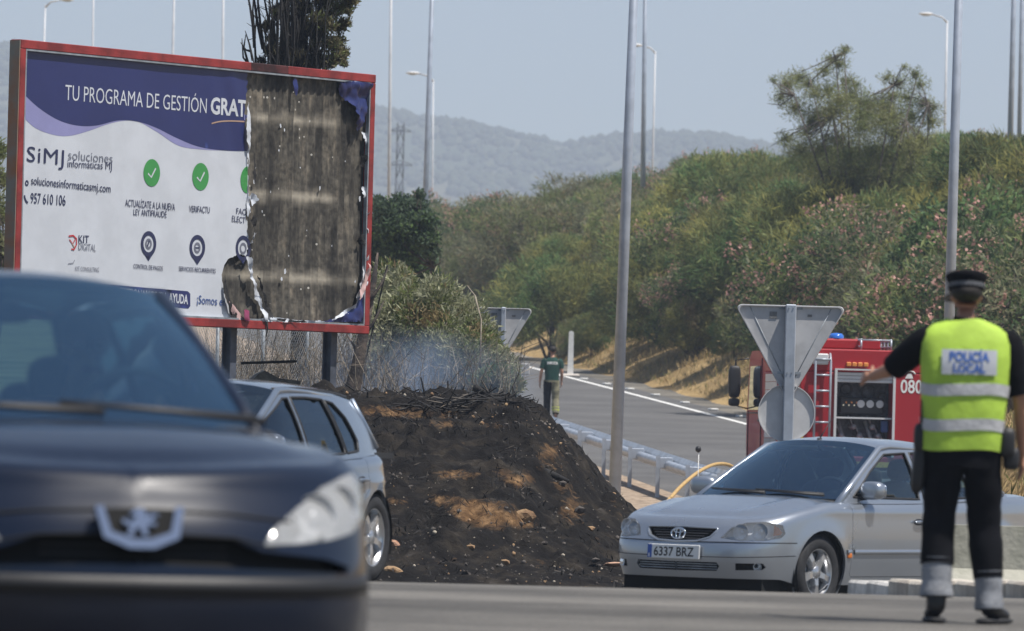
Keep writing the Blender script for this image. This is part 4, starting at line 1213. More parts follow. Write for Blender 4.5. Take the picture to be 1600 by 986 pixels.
shred(ragged([(412, 492), (430, 496), (455, 500), (480, 501), (500, 501), (500, 504), (405, 502), (408, 496), (412, 492)], .8), M['v_white'], z=.045, bump=.05, seed=10)
shred(ragged([(428, 497), (452, 500), (470, 502), (452, 504), (428, 500), (428, 497)], .6), M['char'], z=.075, bump=.02, seed=11)
shred(ragged([(352, 470), (362, 478), (374, 492), (380, 500), (370, 501), (358, 486), (352, 470)], .8), M['v_pink'], z=.06, bump=.04, seed=12)
shred(ragged([(372, 486), (382, 484), (384, 500), (375, 500), (372, 486)], .8), M['v_magenta'], z=.07, bump=.04, seed=13)
shred(ragged([(348, 430), (352, 452), (358, 474), (372, 499), (360, 494), (350, 474), (346, 450), (348, 430)], .7), M['char'], z=.05, bump=.03, seed=14)
mb = MB(); a = bb(410, 500); b = bb(409, 526)
mb.tube([(a[0], a[1], .065), ((a[0] + b[0]) / 2 + .01, (a[1] + b[1]) / 2, .075), (b[0], b[1], .068)], [.016, .010, .006], 6)
mb.build('torn_vinyl', M['char'], bill)
for k, (px, py, r) in enumerate([(398, 284, .05), (501, 294, .045), (440, 196, .05), (447, 203, .04), (436, 235, .03), (400, 262, .03), (424, 300, .025), (563, 310, .06), (446, 424, .06), (441, 436, .05), (556, 440, .04), (470, 262, .02), (520, 384, .02), (452, 400, .02), (480, 360, .02), (410, 330, .03), (392, 330, .035), (540, 252, .02)]):
    r *= .72; c = bb(px, py); pl = [(c[0] + r * .6 * math.cos(t) * rb.uniform(.5, 1.1), c[1] + r * math.sin(t) * rb.uniform(.5, 1.1)) for t in np.linspace(0, 5.6, 8)]
    flat(pl, -.008, M['v_white'], 'vinyl_scrap', raw=True, h=.1, bump=.01, seed=k)
# the tear's own curled lip
shred(ragged([(385, 160), (382, 185), (380, 205), (383, 235), (385, 262), (386, 240), (387, 210), (387, 185), (385, 160)], .6), M['v_white'], z=.03, bump=.025, seed=21, label='pale curled lip along the torn edge of the banner')
shred(ragged([(386, 300), (384, 320), (385, 340), (388, 322), (386, 300)], .6), M['v_white'], z=.03, bump=.02, seed=23)
shred(ragged([(386, 236), (389, 250), (387, 270), (389, 290), (392, 270), (391, 250), (386, 236)], .8), M['char'], z=.085, bump=.03, seed=22)
for k, (px, py) in enumerate([(392, 310), (391, 345), (394, 372), (566, 250), (569, 300), (562, 372), (571, 215)]):
    shred(ragged([(px - 3, py - 9), (px + 3, py - 6), (px + 4, py + 4), (px, py + 11), (px - 4, py + 3), (px - 3, py - 9)], 1.0), M['char'] if k % 2 else M['v_white'], z=.02, bump=.06, seed=40 + k)
# two posts and braces behind
for px in (362, 519):
    a = bb(px, 518, -.18)[0]
    top = B_M @ Vector((a, .25, -.18)); g = G(top.x, top.y)
    mb = MB(); y0 = g - bz0 - .3
    for zz in (-.06, .06): mb.box((a, (y0 + BH * .85) / 2, -.21 + zz), (.13, BH * .85 - y0, .014), bevel=.002)
    mb.box((a, (y0 + BH * .85) / 2, -.21), (.014, BH * .85 - y0 - .002, .106))
    mb.build('post', M['post'] if 'post' in M else M.setdefault('post', mat('dark_steel_post', (.075, .085, .11), .5, var=.25, scale=4)), bill)

# ================================================================== fence behind the billboard
fence = thing('chain_link_fence', 'chain link fence with scorched brush behind the billboard', 'fence')
d0f, d1f = 86.5, 94.0; xa, xb = PX(255, 86.5), PX(612, 92.5)
def f_pt(t): return Vector((xa + (xb - xa) * t, d0f + (d1f - d0f) * t, 0))
Lf = (f_pt(1) - f_pt(0)).length; mb = MB(); hgt = 1.25; st = .075
n = int(Lf / st)
us, uy = (f_pt(1) - f_pt(0)).normalized(), Vector((0, 0, 1))
def fz(t): p = f_pt(t); return G(p.x, p.y)
for i in range(-int(hgt / st), n):
    for sgn in (1, -1):
        a = i * st if sgn > 0 else (i + int(hgt / st)) * st
        pts = []
        for k in range(0, 7):
            l = a + sgn * hgt * k / 6
            if 0 <= l <= Lf: p = f_pt(l / Lf); p.z = fz(l / Lf) + .05 + hgt * k / 6; pts.append(p + Vector((0, .004 * sgn, 0)))
        if len(pts) > 1: mb.tube(pts, .0022, 3, cap=False)
tag(mb.build('wire_mesh', M['galv_dark'], fence), kind='stuff')
for t_ in np.linspace(.02, .98, 6):
    p = f_pt(t_); g = fz(t_); mb = MB(); mb.tube([(p.x, p.y + .03, g - .2), (p.x, p.y + .03, g + 1.34)], .024, 8); mb.build('fence_post', M['galv_dark'], fence)
mb = MB(); mb.tube([f_pt(t_) + Vector((0, .01, fz(t_) + 1.30)) for t_ in np.linspace(0, 1, 12)], .004, 4); mb.build('wire', M['galv'], fence)

# concrete heap and plank under the billboard
d = 86.0
blk = thing('concrete_block', 'weathered concrete block with broken peaked top under the billboard', 'block', (PX(418, d), d, G(PX(418, d), d) - .05), .15)
poly = [(-.37, 0), (.38, 0), (.38, .30), (.10, .33), (-.08, .42), (-.16, .38), (-.24, .30), (-.37, .22)]
mb = MB(); mb.prism(poly, -.28, .28, M=Matrix.Rotation(PI / 2, 4, 'X'))
M['conc'] = mat('weathered_concrete', (.26, .235, .19), .9, color2=(.12, .105, .085), scale=4, bump=.6, bscale=25)
mb.build('block', M['conc'], blk)
mb = MB(); mb.box((0, 0, 0), (.70, .16, .035), bevel=.006)
pk = mb.build('plank', M['char']); pk.matrix_world = Matrix.Translation((PX(417, d - .3), d - .3, P(417, 566, d - .3).z)) @ Matrix.Rotation(.1, 4, 'Z') @ Matrix.Rotation(-.06, 4, 'Y')
tag(pk, 'charred plank lying across the concrete block under the billboard', 'plank')
# ================================================================== street furniture
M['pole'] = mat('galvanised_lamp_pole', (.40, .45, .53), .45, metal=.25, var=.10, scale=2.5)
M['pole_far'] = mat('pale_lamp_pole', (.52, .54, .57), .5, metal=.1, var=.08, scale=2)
M['lamp_head'] = mat('lamp_head_paint', (.62, .63, .64), .4)

def lamp_post(label, d, x0, y0, x1, y1, dia, head=None, z_base=None, m=None, top=None, group='street lamp posts'):
    """pole seen from photo pixel (x0,y0) low to (x1,y1) high; head: 'left'/'right'/'double'/None = above the frame"""
    a, b = P(x0, y0, d), P(x1, y1, d)
    ax = (b - a).normalized()
    zg = G(a.x, d) if z_base is None else z_base
    base = a + ax * ((zg - .05 - a.z) / ax.z)
    zt = b.z if top == 'seen' else max(b.z + 3.2, zg + 11.5)
    tip = a + ax * ((zt - a.z) / ax.z)
    t = thing('lamp_post', label, 'lamp post', base, group=group)
    mb = MB(); k = tip - base
    mb.tube([(0, 0, 0), tuple(k * .5), tuple(k)], [dia / 2 * 1.12, dia / 2 * .9, dia / 2 * .62], 14)
    mb.build('pole', m or M['pole'], t)
    mb = MB(); mb.box((0, 0, .06), (dia * 2.1, dia * 2.1, .03), bevel=.01); mb.lathe([(dia * .75, .075), (dia * .75, .16), (dia * .58, .22)], 14); mb.build('base_plate', M['galv_dark'], t)
    sides = {'left': [-1], 'right': [1], 'double': [-1, 1], None: [-1, 1]}[head]
    for sx in sides:
        mb = MB(); q = k + Vector((sx * .75, 0, .28)); mb.tube([tuple(k + Vector((0, 0, -.1))), tuple(k + Vector((sx * .25, 0, .16))), tuple(q)], [.05, .045, .035], 8); mb.build('arm', m or M['pole'], t)
        mb = MB(); mb.ball((q.x + sx * .30, q.y, q.z + .02), (.36, .15, .085), 14, 8); hd = mb.build('lamp_head', M['lamp_head'], t)
        mb = MB(); mb.ball((q.x + sx * .32, q.y, q.z - .045), (.2, .11, .05), 12, 6); mb.build('lens', M['lens'], hd)
    return t
lamp_post('thickest bare lamp post, standing between the burnt mound and the crash barrier', 115, 961, 755, 990, 0, .195)
lamp_post('lamp post rising directly behind the police officer', 108, 1486, 410, 1498, 0, .175)
lamp_post('lamp post whose foot ends in the dark green tree right of the billboard', 215, 664, 332, 675, 0, .19)
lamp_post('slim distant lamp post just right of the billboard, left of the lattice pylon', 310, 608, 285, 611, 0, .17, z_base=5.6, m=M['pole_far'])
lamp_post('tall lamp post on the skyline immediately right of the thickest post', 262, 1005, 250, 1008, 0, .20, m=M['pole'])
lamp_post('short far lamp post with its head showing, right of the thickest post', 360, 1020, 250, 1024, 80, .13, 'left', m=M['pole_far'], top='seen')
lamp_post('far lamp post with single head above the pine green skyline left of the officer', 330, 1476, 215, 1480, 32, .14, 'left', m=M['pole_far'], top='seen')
lamp_post('left one of the two lamp posts at the right edge', 225, 1579, 195, 1584, 0, .20)
lamp_post('right one of the two lamp posts at the right edge', 240, 1593, 195, 1597, 0, .17)
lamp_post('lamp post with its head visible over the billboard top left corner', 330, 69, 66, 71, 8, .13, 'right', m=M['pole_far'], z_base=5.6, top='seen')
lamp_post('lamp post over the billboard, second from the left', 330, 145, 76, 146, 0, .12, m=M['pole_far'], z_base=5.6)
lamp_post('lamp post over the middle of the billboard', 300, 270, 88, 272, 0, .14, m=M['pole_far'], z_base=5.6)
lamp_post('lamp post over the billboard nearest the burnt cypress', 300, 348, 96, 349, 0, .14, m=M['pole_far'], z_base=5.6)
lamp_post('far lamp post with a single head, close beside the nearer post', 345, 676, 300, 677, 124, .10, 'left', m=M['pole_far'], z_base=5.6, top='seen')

# lattice pylon far off
d = 800.0
py_b, py_t = P(624, 285, d), P(626, 192, d)
t = thing('lattice_pylon', 'hazy lattice electricity pylon far behind in front of the hills', 'pylon', (py_b.x, d, 5.8))
H = py_t.z - 5.8; mb = MB()
def pw(z): return 1.02 * (1 - .62 * min(1, z / (H * .8))) if z < H * .8 else .39
lv = list(np.linspace(0, H, 15))
for z0, z1 in zip(lv[:-1], lv[1:]):
    a, b = pw(z0), pw(z1)
    cs = [(-1, -1), (1, -1), (1, 1), (-1, 1)]
    for i in range(4):
        p, q = cs[i], cs[(i + 1) % 4]
        mb.tube([(p[0] * a, p[1] * a, z0), (p[0] * b, p[1] * b, z1)], .085, 4)
        mb.tube([(p[0] * a, p[1] * a, z0), (q[0] * b, q[1] * b, z1)], .05, 4)
        mb.tube([(q[0] * a, q[1] * a, z0), (p[0] * b, p[1] * b, z1)], .05, 4)
mb.build('tower', M['post'], t)
for z, wl in ((H * .97, 1.2), (H * .84, 1.5), (H * .72, 1.3)):
    mb = MB()
    for s in (-1, 1):
        for yy in (-.3, .3): mb.tube([(0, yy, z), (s * wl, 0, z - .1)], .06, 4)
        mb.tube([(0, 0, z + .5), (s * wl, 0, z)], .05, 4)
    mb.build('cross_arm', M['post'], t)

# yield signs seen from the back
M['sign_back'] = mat('grey_sign_back', (.48, .48, .485), .5, var=.10, scale=3, bump=.05, bscale=30)
M['sign_red'] = mat('sign_red', (.45, .03, .03), .45); M['sign_white'] = mat('sign_white', (.75, .75, .74), .45)
M['sticker'] = mat('faded_sticker', (.16, .16, .16), .6, color2=(.24, .24, .24), scale=60)
def tri_pts(S, r, n=5):
    """rounded triangle pointing down, side S, centred on the top edge"""
    hgt = S * math.sqrt(3) / 2
    c = [(-S / 2, 0), (0, -hgt), (S / 2, 0)]
    out = []
    for i in range(3):
        p, a, b = Vector(c[i]), Vector(c[i - 1]), Vector(c[(i + 1) % 3])
        da, db = (a - p).normalized(), (b - p).normalized()
        t = r / math.tan(math.radians(30)); o = p + (da + db).normalized() * (r / math.sin(math.radians(30)))
        s, e = p + da * t, p + db * t
        a0 = math.atan2(s.y - o.y, s.x - o.x); a1 = math.atan2(e.y - o.y, e.x - o.x)
        while a1 - a0 > PI: a1 -= 2 * PI
        while a1 - a0 < -PI: a1 += 2 * PI
        out += [(o.x + r * math.cos(a0 + (a1 - a0) * k / n), o.y + r * math.sin(a0 + (a1 - a0) * k / n)) for k in range(n + 1)]
    return out
UP = Matrix.Rotation(PI / 2, 4, 'X')      # local (x, y) -> (x, z); +z of the shape turns toward the viewer (-y)
def yield_sign(label, d, pxc, py_top, S, tilt, post_w, extra, rz=0.0):
    top = P(pxc, py_top, d); g = G(top.x, d)
    t = thing('yield_sign', label, 'road sign', (top.x, d, g - .05), rz); Hs = top.z - g + .05
    R = Matrix.Rotation(tilt, 4, 'Y')
    mb = MB(); o = tri_pts(S, .05); inn = [(x * .93, -.018 + (y + .0) * .93 - .012) for x, y in o]
    Mt = Matrix.Translation((0, .055, Hs)) @ UP
    mb.prism(o, -.003, .003, 0, Mt)
    n = len(o); v = [(x, y, .003) for x, y in o] + [(x * .985, (y + S * .29) * .985 - S * .29, .036) for x, y in o] + [(x * .955, (y + S * .29) * .955 - S * .29, .036) for x, y in o] + [(x * .955, (y + S * .29) * .955 - S * .29, .003) for x, y in o]
    mb.add(v, [(r * n + k, r * n + (k + 1) % n, (r + 1) * n + (k + 1) % n, (r + 1) * n + k) for r in range(3) for k in range(n)], 0, False, Mt)
    pl = mb.build('sign_plate', [M['sign_back']], t)
    mb = MB(); mb.prism(o, -.0065, -.0032, 0, Mt); mb.prism([(x * .72, (y + S * .29) * .72 - S * .29) for x, y in o], -.009, -.0068, 1, Mt); mb.build('sign_face', [M['sign_red'], M['sign_white']], t)
    mb = MB()
    for s in (-1, 1):   # pressed crease along each slanting side
        mb.tube([Mt @ Vector((s * S * .36, -.03, .004)), Mt @ Vector((s * .03, -S * .70, .004))], .006, 4)
    mb.build('crease', M['galv_dark'], t)
    mb = MB()
    for x, w_, h_, y in ((-.185 * S / .9 * .75, .09, .08, -.12), (.17 * S / .9 * .9, .055, .03, -.12)): mb.box((x, .046, Hs + y), (w_, .004, h_))
    mb.build('sticker', M['sticker'], t)
    mb = MB(); pw_ = post_w
    mb.box((0, -.01, (Hs + .01) / 2), (pw_, .10, Hs + .01), bevel=.012)
    mb.build('post', M['galv'], t)
    mb = MB()
    for z in (Hs - .035, Hs - S * .60):
        mb.box((0, .048, z), (pw_ * 2.2, .012, .03)); mb.box((-pw_ * .2, -.064, z), (.014, .012, .014)); mb.box((pw_ * .2, -.064, z), (.014, .012, .014))
    mb.build('bracket', M['galv_dark'], t)
    if extra: extra(t, Hs)
    t.rotation_euler = (0, 0, rz); return t
def round_plate(t, Hs):
    mb = MB(); Mt = Matrix.Translation((-.02, .055, Hs - 1.12 * 1.16)) @ UP
    mb.prism([(.345 * math.cos(a), .345 * math.sin(a)) for a in np.linspace(0, 2 * PI, 41)[:-1]], -.004, .004, 0, Mt)
    mb.lathe([(.345, .004), (.345, .03), (.335, .03), (.335, .004)], 40, 0, False, Mt); mb.build('round_plate', M['sign_back2'], t)
    mb = MB(); mb.prism([(.34 * math.cos(a), .34 * math.sin(a)) for a in np.linspace(0, 2 * PI, 41)[:-1]], -.008, -.0045, 0, Mt); mb.build('round_face', M['sign_red'], t)
M['sign_back2'] = mat('pale_sign_back', (.58, .575, .57), .5, var=.08, scale=4)
def rect_plate(t, Hs):
    mb = MB(); mb.box((.24, .055, Hs - .93), (.36, .02, .17), bevel=.008); mb.build('small_plate', M['sign_back'], t)
yield_sign('large grey yield sign back with a round sign below, left of fire engine', 81, 1236, 477, 1.36, 0, .13, round_plate)
yield_sign('distant yield sign seen from behind, half hidden by the scorched bush', 103, 787, 481, .93, 0, .075, rect_plate)

# white marker post beyond the walking firefighter
h_ = ground_hit(891, 589, 150, 260)
t = thing('marker_post', 'slim white marker post on a pale base beside the ramp edge', 'post', (h_.x, h_.y, G(h_.x, h_.y)))
mb = MB(); mb.prism([(-.09, 0), (.09, 0), (.07, 1.32), (.0, 1.36), (-.07, 1.33)], -.05, .05, M=UP); mb.build('post', M['white_paint'], t)
mb = MB(); mb.box((0, 0, .04), (.55, .5, .1), bevel=.04); mb.build('base', mat('pale_base', (.6, .55, .5), .8), t)

# road studs along the edge line
for k, (px, py) in enumerate([(912, 597), (948, 605), (984, 613), (1024, 622), (1070, 634), (1114, 645), (1158, 656)]):
    h_ = ground_hit(px, py - 3, 120, 250)
    mb = MB(); mb.box((0, 0, .02), (.20, .5, .05), bevel=.015); o = mb.build('road_stud', M['white_paint'])
    o.location = (h_.x, h_.y, G(h_.x, h_.y) + .015); o.rotation_euler = (0, 0, .11)
    tag(o, 'small white road stud beside the edge line of the ramp', 'road stud', 'road studs along the ramp edge line')

# crash barrier: beam, posts with spacer blocks
rail = thing('crash_barrier', 'galvanised crash barrier running up beside the ramp, seen from behind', 'crash barrier')
dd = np.arange(113.0, 172.0, .5)
def rp(u, d, z): return Vector((float(rail_x(d)) + u, d, float(base_z(d)) + z))
mb = MB()
prof = [(.18, .44), (.12, .475), (.12, .515), (.19, .55), (.19, .61), (.12, .645), (.12, .685), (.18, .76)]
for sgn, off in ((1, 0),):
    vs, fs = [], []
    for d in dd:
        for (u, z) in prof: vs.append(rp(u, d, z))
    n = len(prof)
    for i in range(len(dd) - 1):
        for k in range(n - 1): fs.append((i * n + k, i * n + k + 1, (i + 1) * n + k + 1, (i + 1) * n + k))
    mb.add(vs, fs, 0, False)
bm_ = mb.build('beam', M['galv'], rail)
sol = bm_.modifiers.new('thickness', 'SOLIDIFY'); sol.thickness = .006
mb = MB(); mb.tube([rp(.02, d, .60) for d in dd], .075, 10); mb.build('lit_fold_tube', M['galv'], rail)  # added tube, standing in for the brightly lit upper fold of the beam
mb = MB(); mb.box((0, 0, 0), (1, 1, 1)); 
post_me = None; blk_me = None
for d in np.arange(113.4, 171, 3.95):
    mb = MB(); mb.box((0, 0, .33), (.008, .12, .86)); mb.box((-.035, -.056, .33), (.07, .008, .86)); mb.box((-.035, .056, .33), (.07, .008, .86))
    if post_me is None: post_me = mb.mesh('post', [M['galv']])
    o = link('post', post_me, rail); o.location = rp(-.13, d, 0)
    if blk_me is None:
        m2 = MB(); m2.box((0, 0, .63), (.24, .16, .20), bevel=.008); blk_me = m2.mesh('spacer_block', [M['galv']])
    o = link('spacer_block', blk_me, rail); o.location = rp(-.02, d + .02, 0)

# kerb and concrete wall at right
M['kerb'] = mat('kerb_stone', (.60, .55, .47), .9, color2=(.42, .37, .31), scale=5, bump=.5, bscale=30)
d = 46.0; k0 = MB()
kerb = tag(bpy.data.objects.new('kerb', None), kind='structure'); COL.objects.link(kerb)
kl = [P(1345, 920, 47.5), P(1445, 922, 46), P(1600, 930, 44), P(1800, 945, 41)]
def along(pts, s):
    for a, b in zip(pts[:-1], pts[1:]):
        L_ = (b - a).length
        if s <= L_: return a.lerp(b, s / L_), (b - a).normalized()
        s -= L_
    return pts[-1], (pts[-1] - pts[-2]).normalized()
tot = sum((b - a).length for a, b in zip(kl[:-1], kl[1:]))
s = 0.0; rk = random.Random(4)
km = MB(); km.box((0, 0, 0), (.485, .22, .2), bevel=.02); kme = km.mesh('kerb_stone', [M['kerb']])
km2 = MB(); km2.box((0, 0, 0), (.485, .22, .2), bevel=.02); kme2 = km2.mesh('kerb_stone', [mat('white_kerb_stone', (.62, .60, .56), .85, var=.2, scale=7, bump=.4)])
while s < tot - .3:
    p, t_ = along(kl, s + .25)
    o = link('kerb_stone', kme2 if s < 1.0 else kme, kerb)
    o.location = (p.x, p.y, float(base_z(p.y)) + .02 + rk.uniform(-.012, .012)); o.rotation_euler = (rk.uniform(-.03, .03), rk.uniform(-.02, .02), math.atan2(t_.y, t_.x) + rk.uniform(-.04, .04)); s += .5
M['islandm'] = mat('island_gravel', (.34, .29, .23), .95, color2=(.22, .18, .13), scale=6, bump=.8, bscale=40)
isl = MB(); vs = []; fs = []
for r_ in range(8):
    for q in kl: y_ = q.y + .1 + .8 * r_; vs.append((q.x + .03 * r_, y_, float(base_z(y_)) + .07 - .006 * r_))
for r_ in range(7):
    for k in range(len(kl) - 1): a = r_ * len(kl) + k; fs.append((a, a + 1, a + 1 + len(kl), a + len(kl)))
isl.add(vs, fs, 0, True); tag(isl.build('traffic_island', M['islandm']), kind='structure')
M['wall'] = mat('mossy_concrete', (.30, .30, .245), .9, color2=(.40, .39, .33), scale=2.2, bump=.4, bscale=18)
d = 50.0; xw = PX(1488, d)
wl = thing('concrete_barrier', 'low greenish concrete barrier behind the officer legs beside the silver car', 'barrier', (xw, d, float(base_z(d)) + .02), -.12)
for k in range(3):
    mb = MB(); x0 = k * 1.02
    mb.prism([(-.30, 0), (.30, 0), (.30, .10), (.14, .22), (.11, .54), (-.11, .54), (-.14, .22), (-.30, .10)], 0, 1.0, M=Matrix(((0, 0, 1, x0), (1, 0, 0, 0), (0, 1, 0, 0), (0, 0, 0, 1))))
    mb.build('barrier_block', M['wall'], wl)

# hose arching over the rail
hp = [(1048, 778), (1062, 762), (1085, 742), (1105, 730), (1122, 725), (1140, 727), (1160, 740)]
mb = MB(); mb.tube([P(a, b, 112 + .25 * i) for i, (a, b) in enumerate(curve_px(hp, 4))], .032, 8)
lo = P(1048, 778, 112); 
mb.tube([lo, lo + Vector((-.1, 0, -.12)), Vector((lo.x - .35, 111.8, G(lo.x, 112) + .04)), Vector((lo.x - 1.6, 110.5, G(lo.x - 1.6, 110) + .04))], .032, 8)
tag(mb.build('fire_hose', mat('yellow_hose', (.50, .33, .13), .6, var=.12, scale=20)), 'yellow fire hose arching up beside the silver car toward the crash barrier', 'hose')
# thin rod with black tip
a, b = P(1090, 760, 112), P(1092, 702, 112)
t = thing('marker_rod', 'thin pale rod with a black tip standing by the crash barrier', 'rod', (a.x, 112, G(a.x, 112)))
mb = MB(); mb.tube([(0, 0, 0), (b.x - a.x, 0, b.z - G(a.x, 112))], [.009, .007], 6); mb.build('shaft', M['white_paint'], t)
mb = MB(); mb.ball((b.x - a.x - .01, 0, b.z - G(a.x, 112)), (.05, .05, .055), 10, 8); mb.build('tip', M['black_plastic'], t)

# ------------------------------------------------------------------ stones and charred wood on the mound
def rock(name, label, px, py, size, m, seed, flat=.6, rot=0.0, cat='stone', d0=64, d1=92, sub=2):
    h_ = ground_hit(px, py, d0, d1)
    bmx = bmesh.new(); bmesh.ops.create_icosphere(bmx, subdivisions=sub, radius=1)
    r_ = random.Random(seed)
    ph = [(r_.uniform(-1, 1), r_.uniform(-1, 1), r_.uniform(-1, 1)) for _ in range(7)]
    for v in bmx.verts:
        n_ = v.co.normalized(); k = 1.0
        for q in ph:
            dp = n_.dot(Vector(q).normalized())
            if dp > .62: k *= 1 - .9 * (dp - .62)
        v.co = Vector((n_.x * size[0], n_.y * size[1], n_.z * size[2])) * k
    mb = MB(); mb.bm(bmx, 0, False); bmx.free()
    o = mb.build(name, m); o.location = (h_.x, h_.y, h_.z + size[2] * .35); o.rotation_euler = (r_.uniform(-.2, .2), rot, r_.uniform(-.5, .5))
    tag(o, label, cat); return o
M['brick'] = mat('terracotta', (.34, .17, .10), .9, color2=(.46, .27, .18), scale=12, bump=.5)
M['stone_pale'] = mat('ochre_stone', (.36, .24, .13), .9, color2=(.22, .13, .07), scale=10, bump=.6)
M['stone_grey'] = mat('sooty_stone', (.13, .115, .10), .9, color2=(.06, .05, .045), scale=14, bump=.6)
rock('clay_brick', 'broken reddish brick chunk high on the right flank of the burnt mound', 844, 700, (.09, .07, .05), M['brick'], 1, rot=.5)
rock('clay_brick', 'second brick piece just right of the chunk on the right flank', 862, 706, (.06, .06, .035), M['brick'], 2)
rock('clay_brick', 'small rounded brick piece lowest of the three on the right flank', 868, 716, (.055, .05, .03), M['brick'], 3)
rock('stone', 'grey sooty stone on the upper left of the mound', 643, 681, (.055, .05, .04), M['stone_grey'], 4)
rock('clod', 'large ochre clod of dry earth in the middle of the mound', 815, 812, (.16, .12, .09), M['stone_pale'], 5)
rock('clod', 'smaller ochre clod left of the large dry clod', 795, 826, (.12, .1, .07), M['stone_pale'], 6)
rock('terracotta_tile', 'flat pale terracotta tile beside the silver car front bumper', 956, 885, (.11, .1, .035), mat('pale_terracotta', (.52, .32, .22), .85, var=.15, scale=10), 7, d0=62, d1=72)
rock('stone', 'reddish stone at the foot of the mound behind the grey car wheel', 612, 858, (.09, .07, .05), M['brick'], 8)
rock('stone', 'orange brown stone on the kerb edge behind the grey car wheel', 613, 900, (.11, .09, .06), M['stone_pale'], 9, d0=62)
rock('stone', 'pale stone on the left of the mound beside the grey car', 629, 759, (.045, .04, .03), mat('pale_stone', (.48, .42, .36), .9), 10)
for k, (px, py, s_) in enumerate([(700, 740, .06), (760, 690, .05), (690, 840, .07), (735, 860, .06), (880, 760, .07), (905, 800, .08), (925, 830, .06), (850, 850, .05), (660, 725, .05), (790, 880, .06), (730, 900, .07), (930, 880, .06)]):
    o = rock('stone', 'small sooty stone among others on the burnt mound', px, py, (s_, s_ * .8, s_ * .6), M['stone_grey'] if k % 3 else M['stone_pale'], 20 + k, sub=1); o['group'] = 'small stones on the burnt mound'
# charred branches along the crest
def stick(label, pts, d, r, m='char', name='charred_branch', cat='branch', lift=0.0):
    mb = MB(); q = [P(a, b, d + .12 * i) + Vector((0, 0, lift)) for i, (a, b) in enumerate(pts)]
    mb.tube(q, [r * (1 - .6 * i / (len(q) - 1)) for i in range(len(q))], 8)
    o = mb.build(name, M[m]); tag(o, label, cat); return o
stick('thick charred branch sloping down at the right end of the burnt crest', [(742, 606), (765, 618), (788, 632), (806, 642)], 78.2, .05)
stick('charred branch pointing right over the crest toward the ramp', [(745, 628), (780, 636), (825, 642)], 77.6, .035)
stick('short charred stick jutting from the right flank of the mound', [(843, 668), (852, 658)], 77.2, .022)
stick('charred log lying on the right flank of the mound', [(850, 738), (868, 744), (888, 752)], 73.6, .055, name='charred_log', cat='log')
stick('long charred branch lying flat along the burnt crest', [(660, 634), (710, 630), (760, 620)], 78.4, .035)
stick('thin charred branch crossing the crest pile', [(700, 640), (735, 622), (752, 612)], 78.0, .022)
stick('pale stripped branch lying on the crest', [(615, 638), (680, 634), (735, 636)], 77.4, .014, 'twig_pale')
stick('charred branch stub at the left end of the crest', [(556, 630), (580, 622), (606, 616)], 78.6, .035)
mb = MB(); rng = np.random.default_rng(8)
for i in range(420):
    px = rng.uniform(560, 815) if i < 240 else rng.uniform(680, 800); py = 640 - rng.uniform(0, 12) - (14 * max(0, 1 - abs(px - 750) / 60) * rng.uniform(0, 1.2) if i >= 240 else 0)
    d = rng.uniform(76.5, 79.5); p = P(px, py, d); p.z = max(p.z, G(p.x, d) + .01) if i < 240 else max(p.z, G(p.x, d) + .02)
    if i < 240: p.z = G(p.x, d) + rng.uniform(.01, .06)
    v = Vector((rng.normal(), rng.normal() * .6, rng.normal() * .22)).normalized() * rng.uniform(.08, .32)
    mb.tube([p - v, p + Vector((0, 0, rng.normal() * .02)), p + v], [.008, .011, .004], 4, mi=int(rng.uniform() < .15), cap=False)
tag(mb.build('charred_twigs', [M['char'], M['twig']]), kind='stuff')
# rubble nobody could count
bmx = bmesh.new(); bmesh.ops.create_icosphere(bmx, subdivisions=1, radius=1); iv = np.array([v.co[:] for v in bmx.verts]); ifc = np.array([[v.index for v in f.verts] for f in bmx.faces]); bmx.free()
n = 3800; X = rng.uniform(-4.0, 2.1, n); D = 66.4 + 12 * rng.uniform(0, 1, n) ** .9
ok = (mound_h(X, D) > .02) & (fbm(X * 1.1, D * .7, 3, 88) > -.05); X, D = X[ok], D[ok]; Z = mound_zf(X, D); r = .006 + .026 * rng.uniform(0, 1, len(X)) ** 6
Vr = iv[None] * rng.uniform(.6, 1.25, (len(X), len(iv), 1)) * r[:, None, None] + np.stack([X, D, Z + r * .3], 1)[:, None]
Fr = ifc[None] + (np.arange(len(X)) * len(iv))[:, None, None]; cmi = np.repeat(rng.choice(3, len(X), p=[.76, .15, .09]), len(ifc))
M['pale_bits'] = mat('pale_chips', (.40, .35, .28), .9)
tag(link('rubble', np_mesh('rubble', Vr.reshape(-1, 3), Fr.reshape(-1, 3), [M['stone_grey'], M['stone_pale'], M['pale_bits']], cmi)), kind='stuff')

# charred stubble standing on the burnt slope
n = 5200; X = rng.uniform(-4.2, 2.1, n); D = 66.6 + 12.4 * rng.uniform(0, 1, n) ** .85
ok = (mound_h(X, D) > .03) & (fbm(X * 1.6, D * 1.0, 3, 66) > -.15); X, D = X[ok], D[ok]; Z = mound_zf(X, D)
C3 = np.stack([X, D, Z + .02], 1); Vs, Fs = blades(rng, C3, np.array([0, 0, .8]) + rng.normal(size=C3.shape) * .7, .11, .012)
tag(link('charred_stubble', np_mesh('charred_stubble', Vs, Fs, [M['char'], M['twig']], (rng.uniform(0, 1, len(Fs)) < .10).astype(int))), kind='stuff')

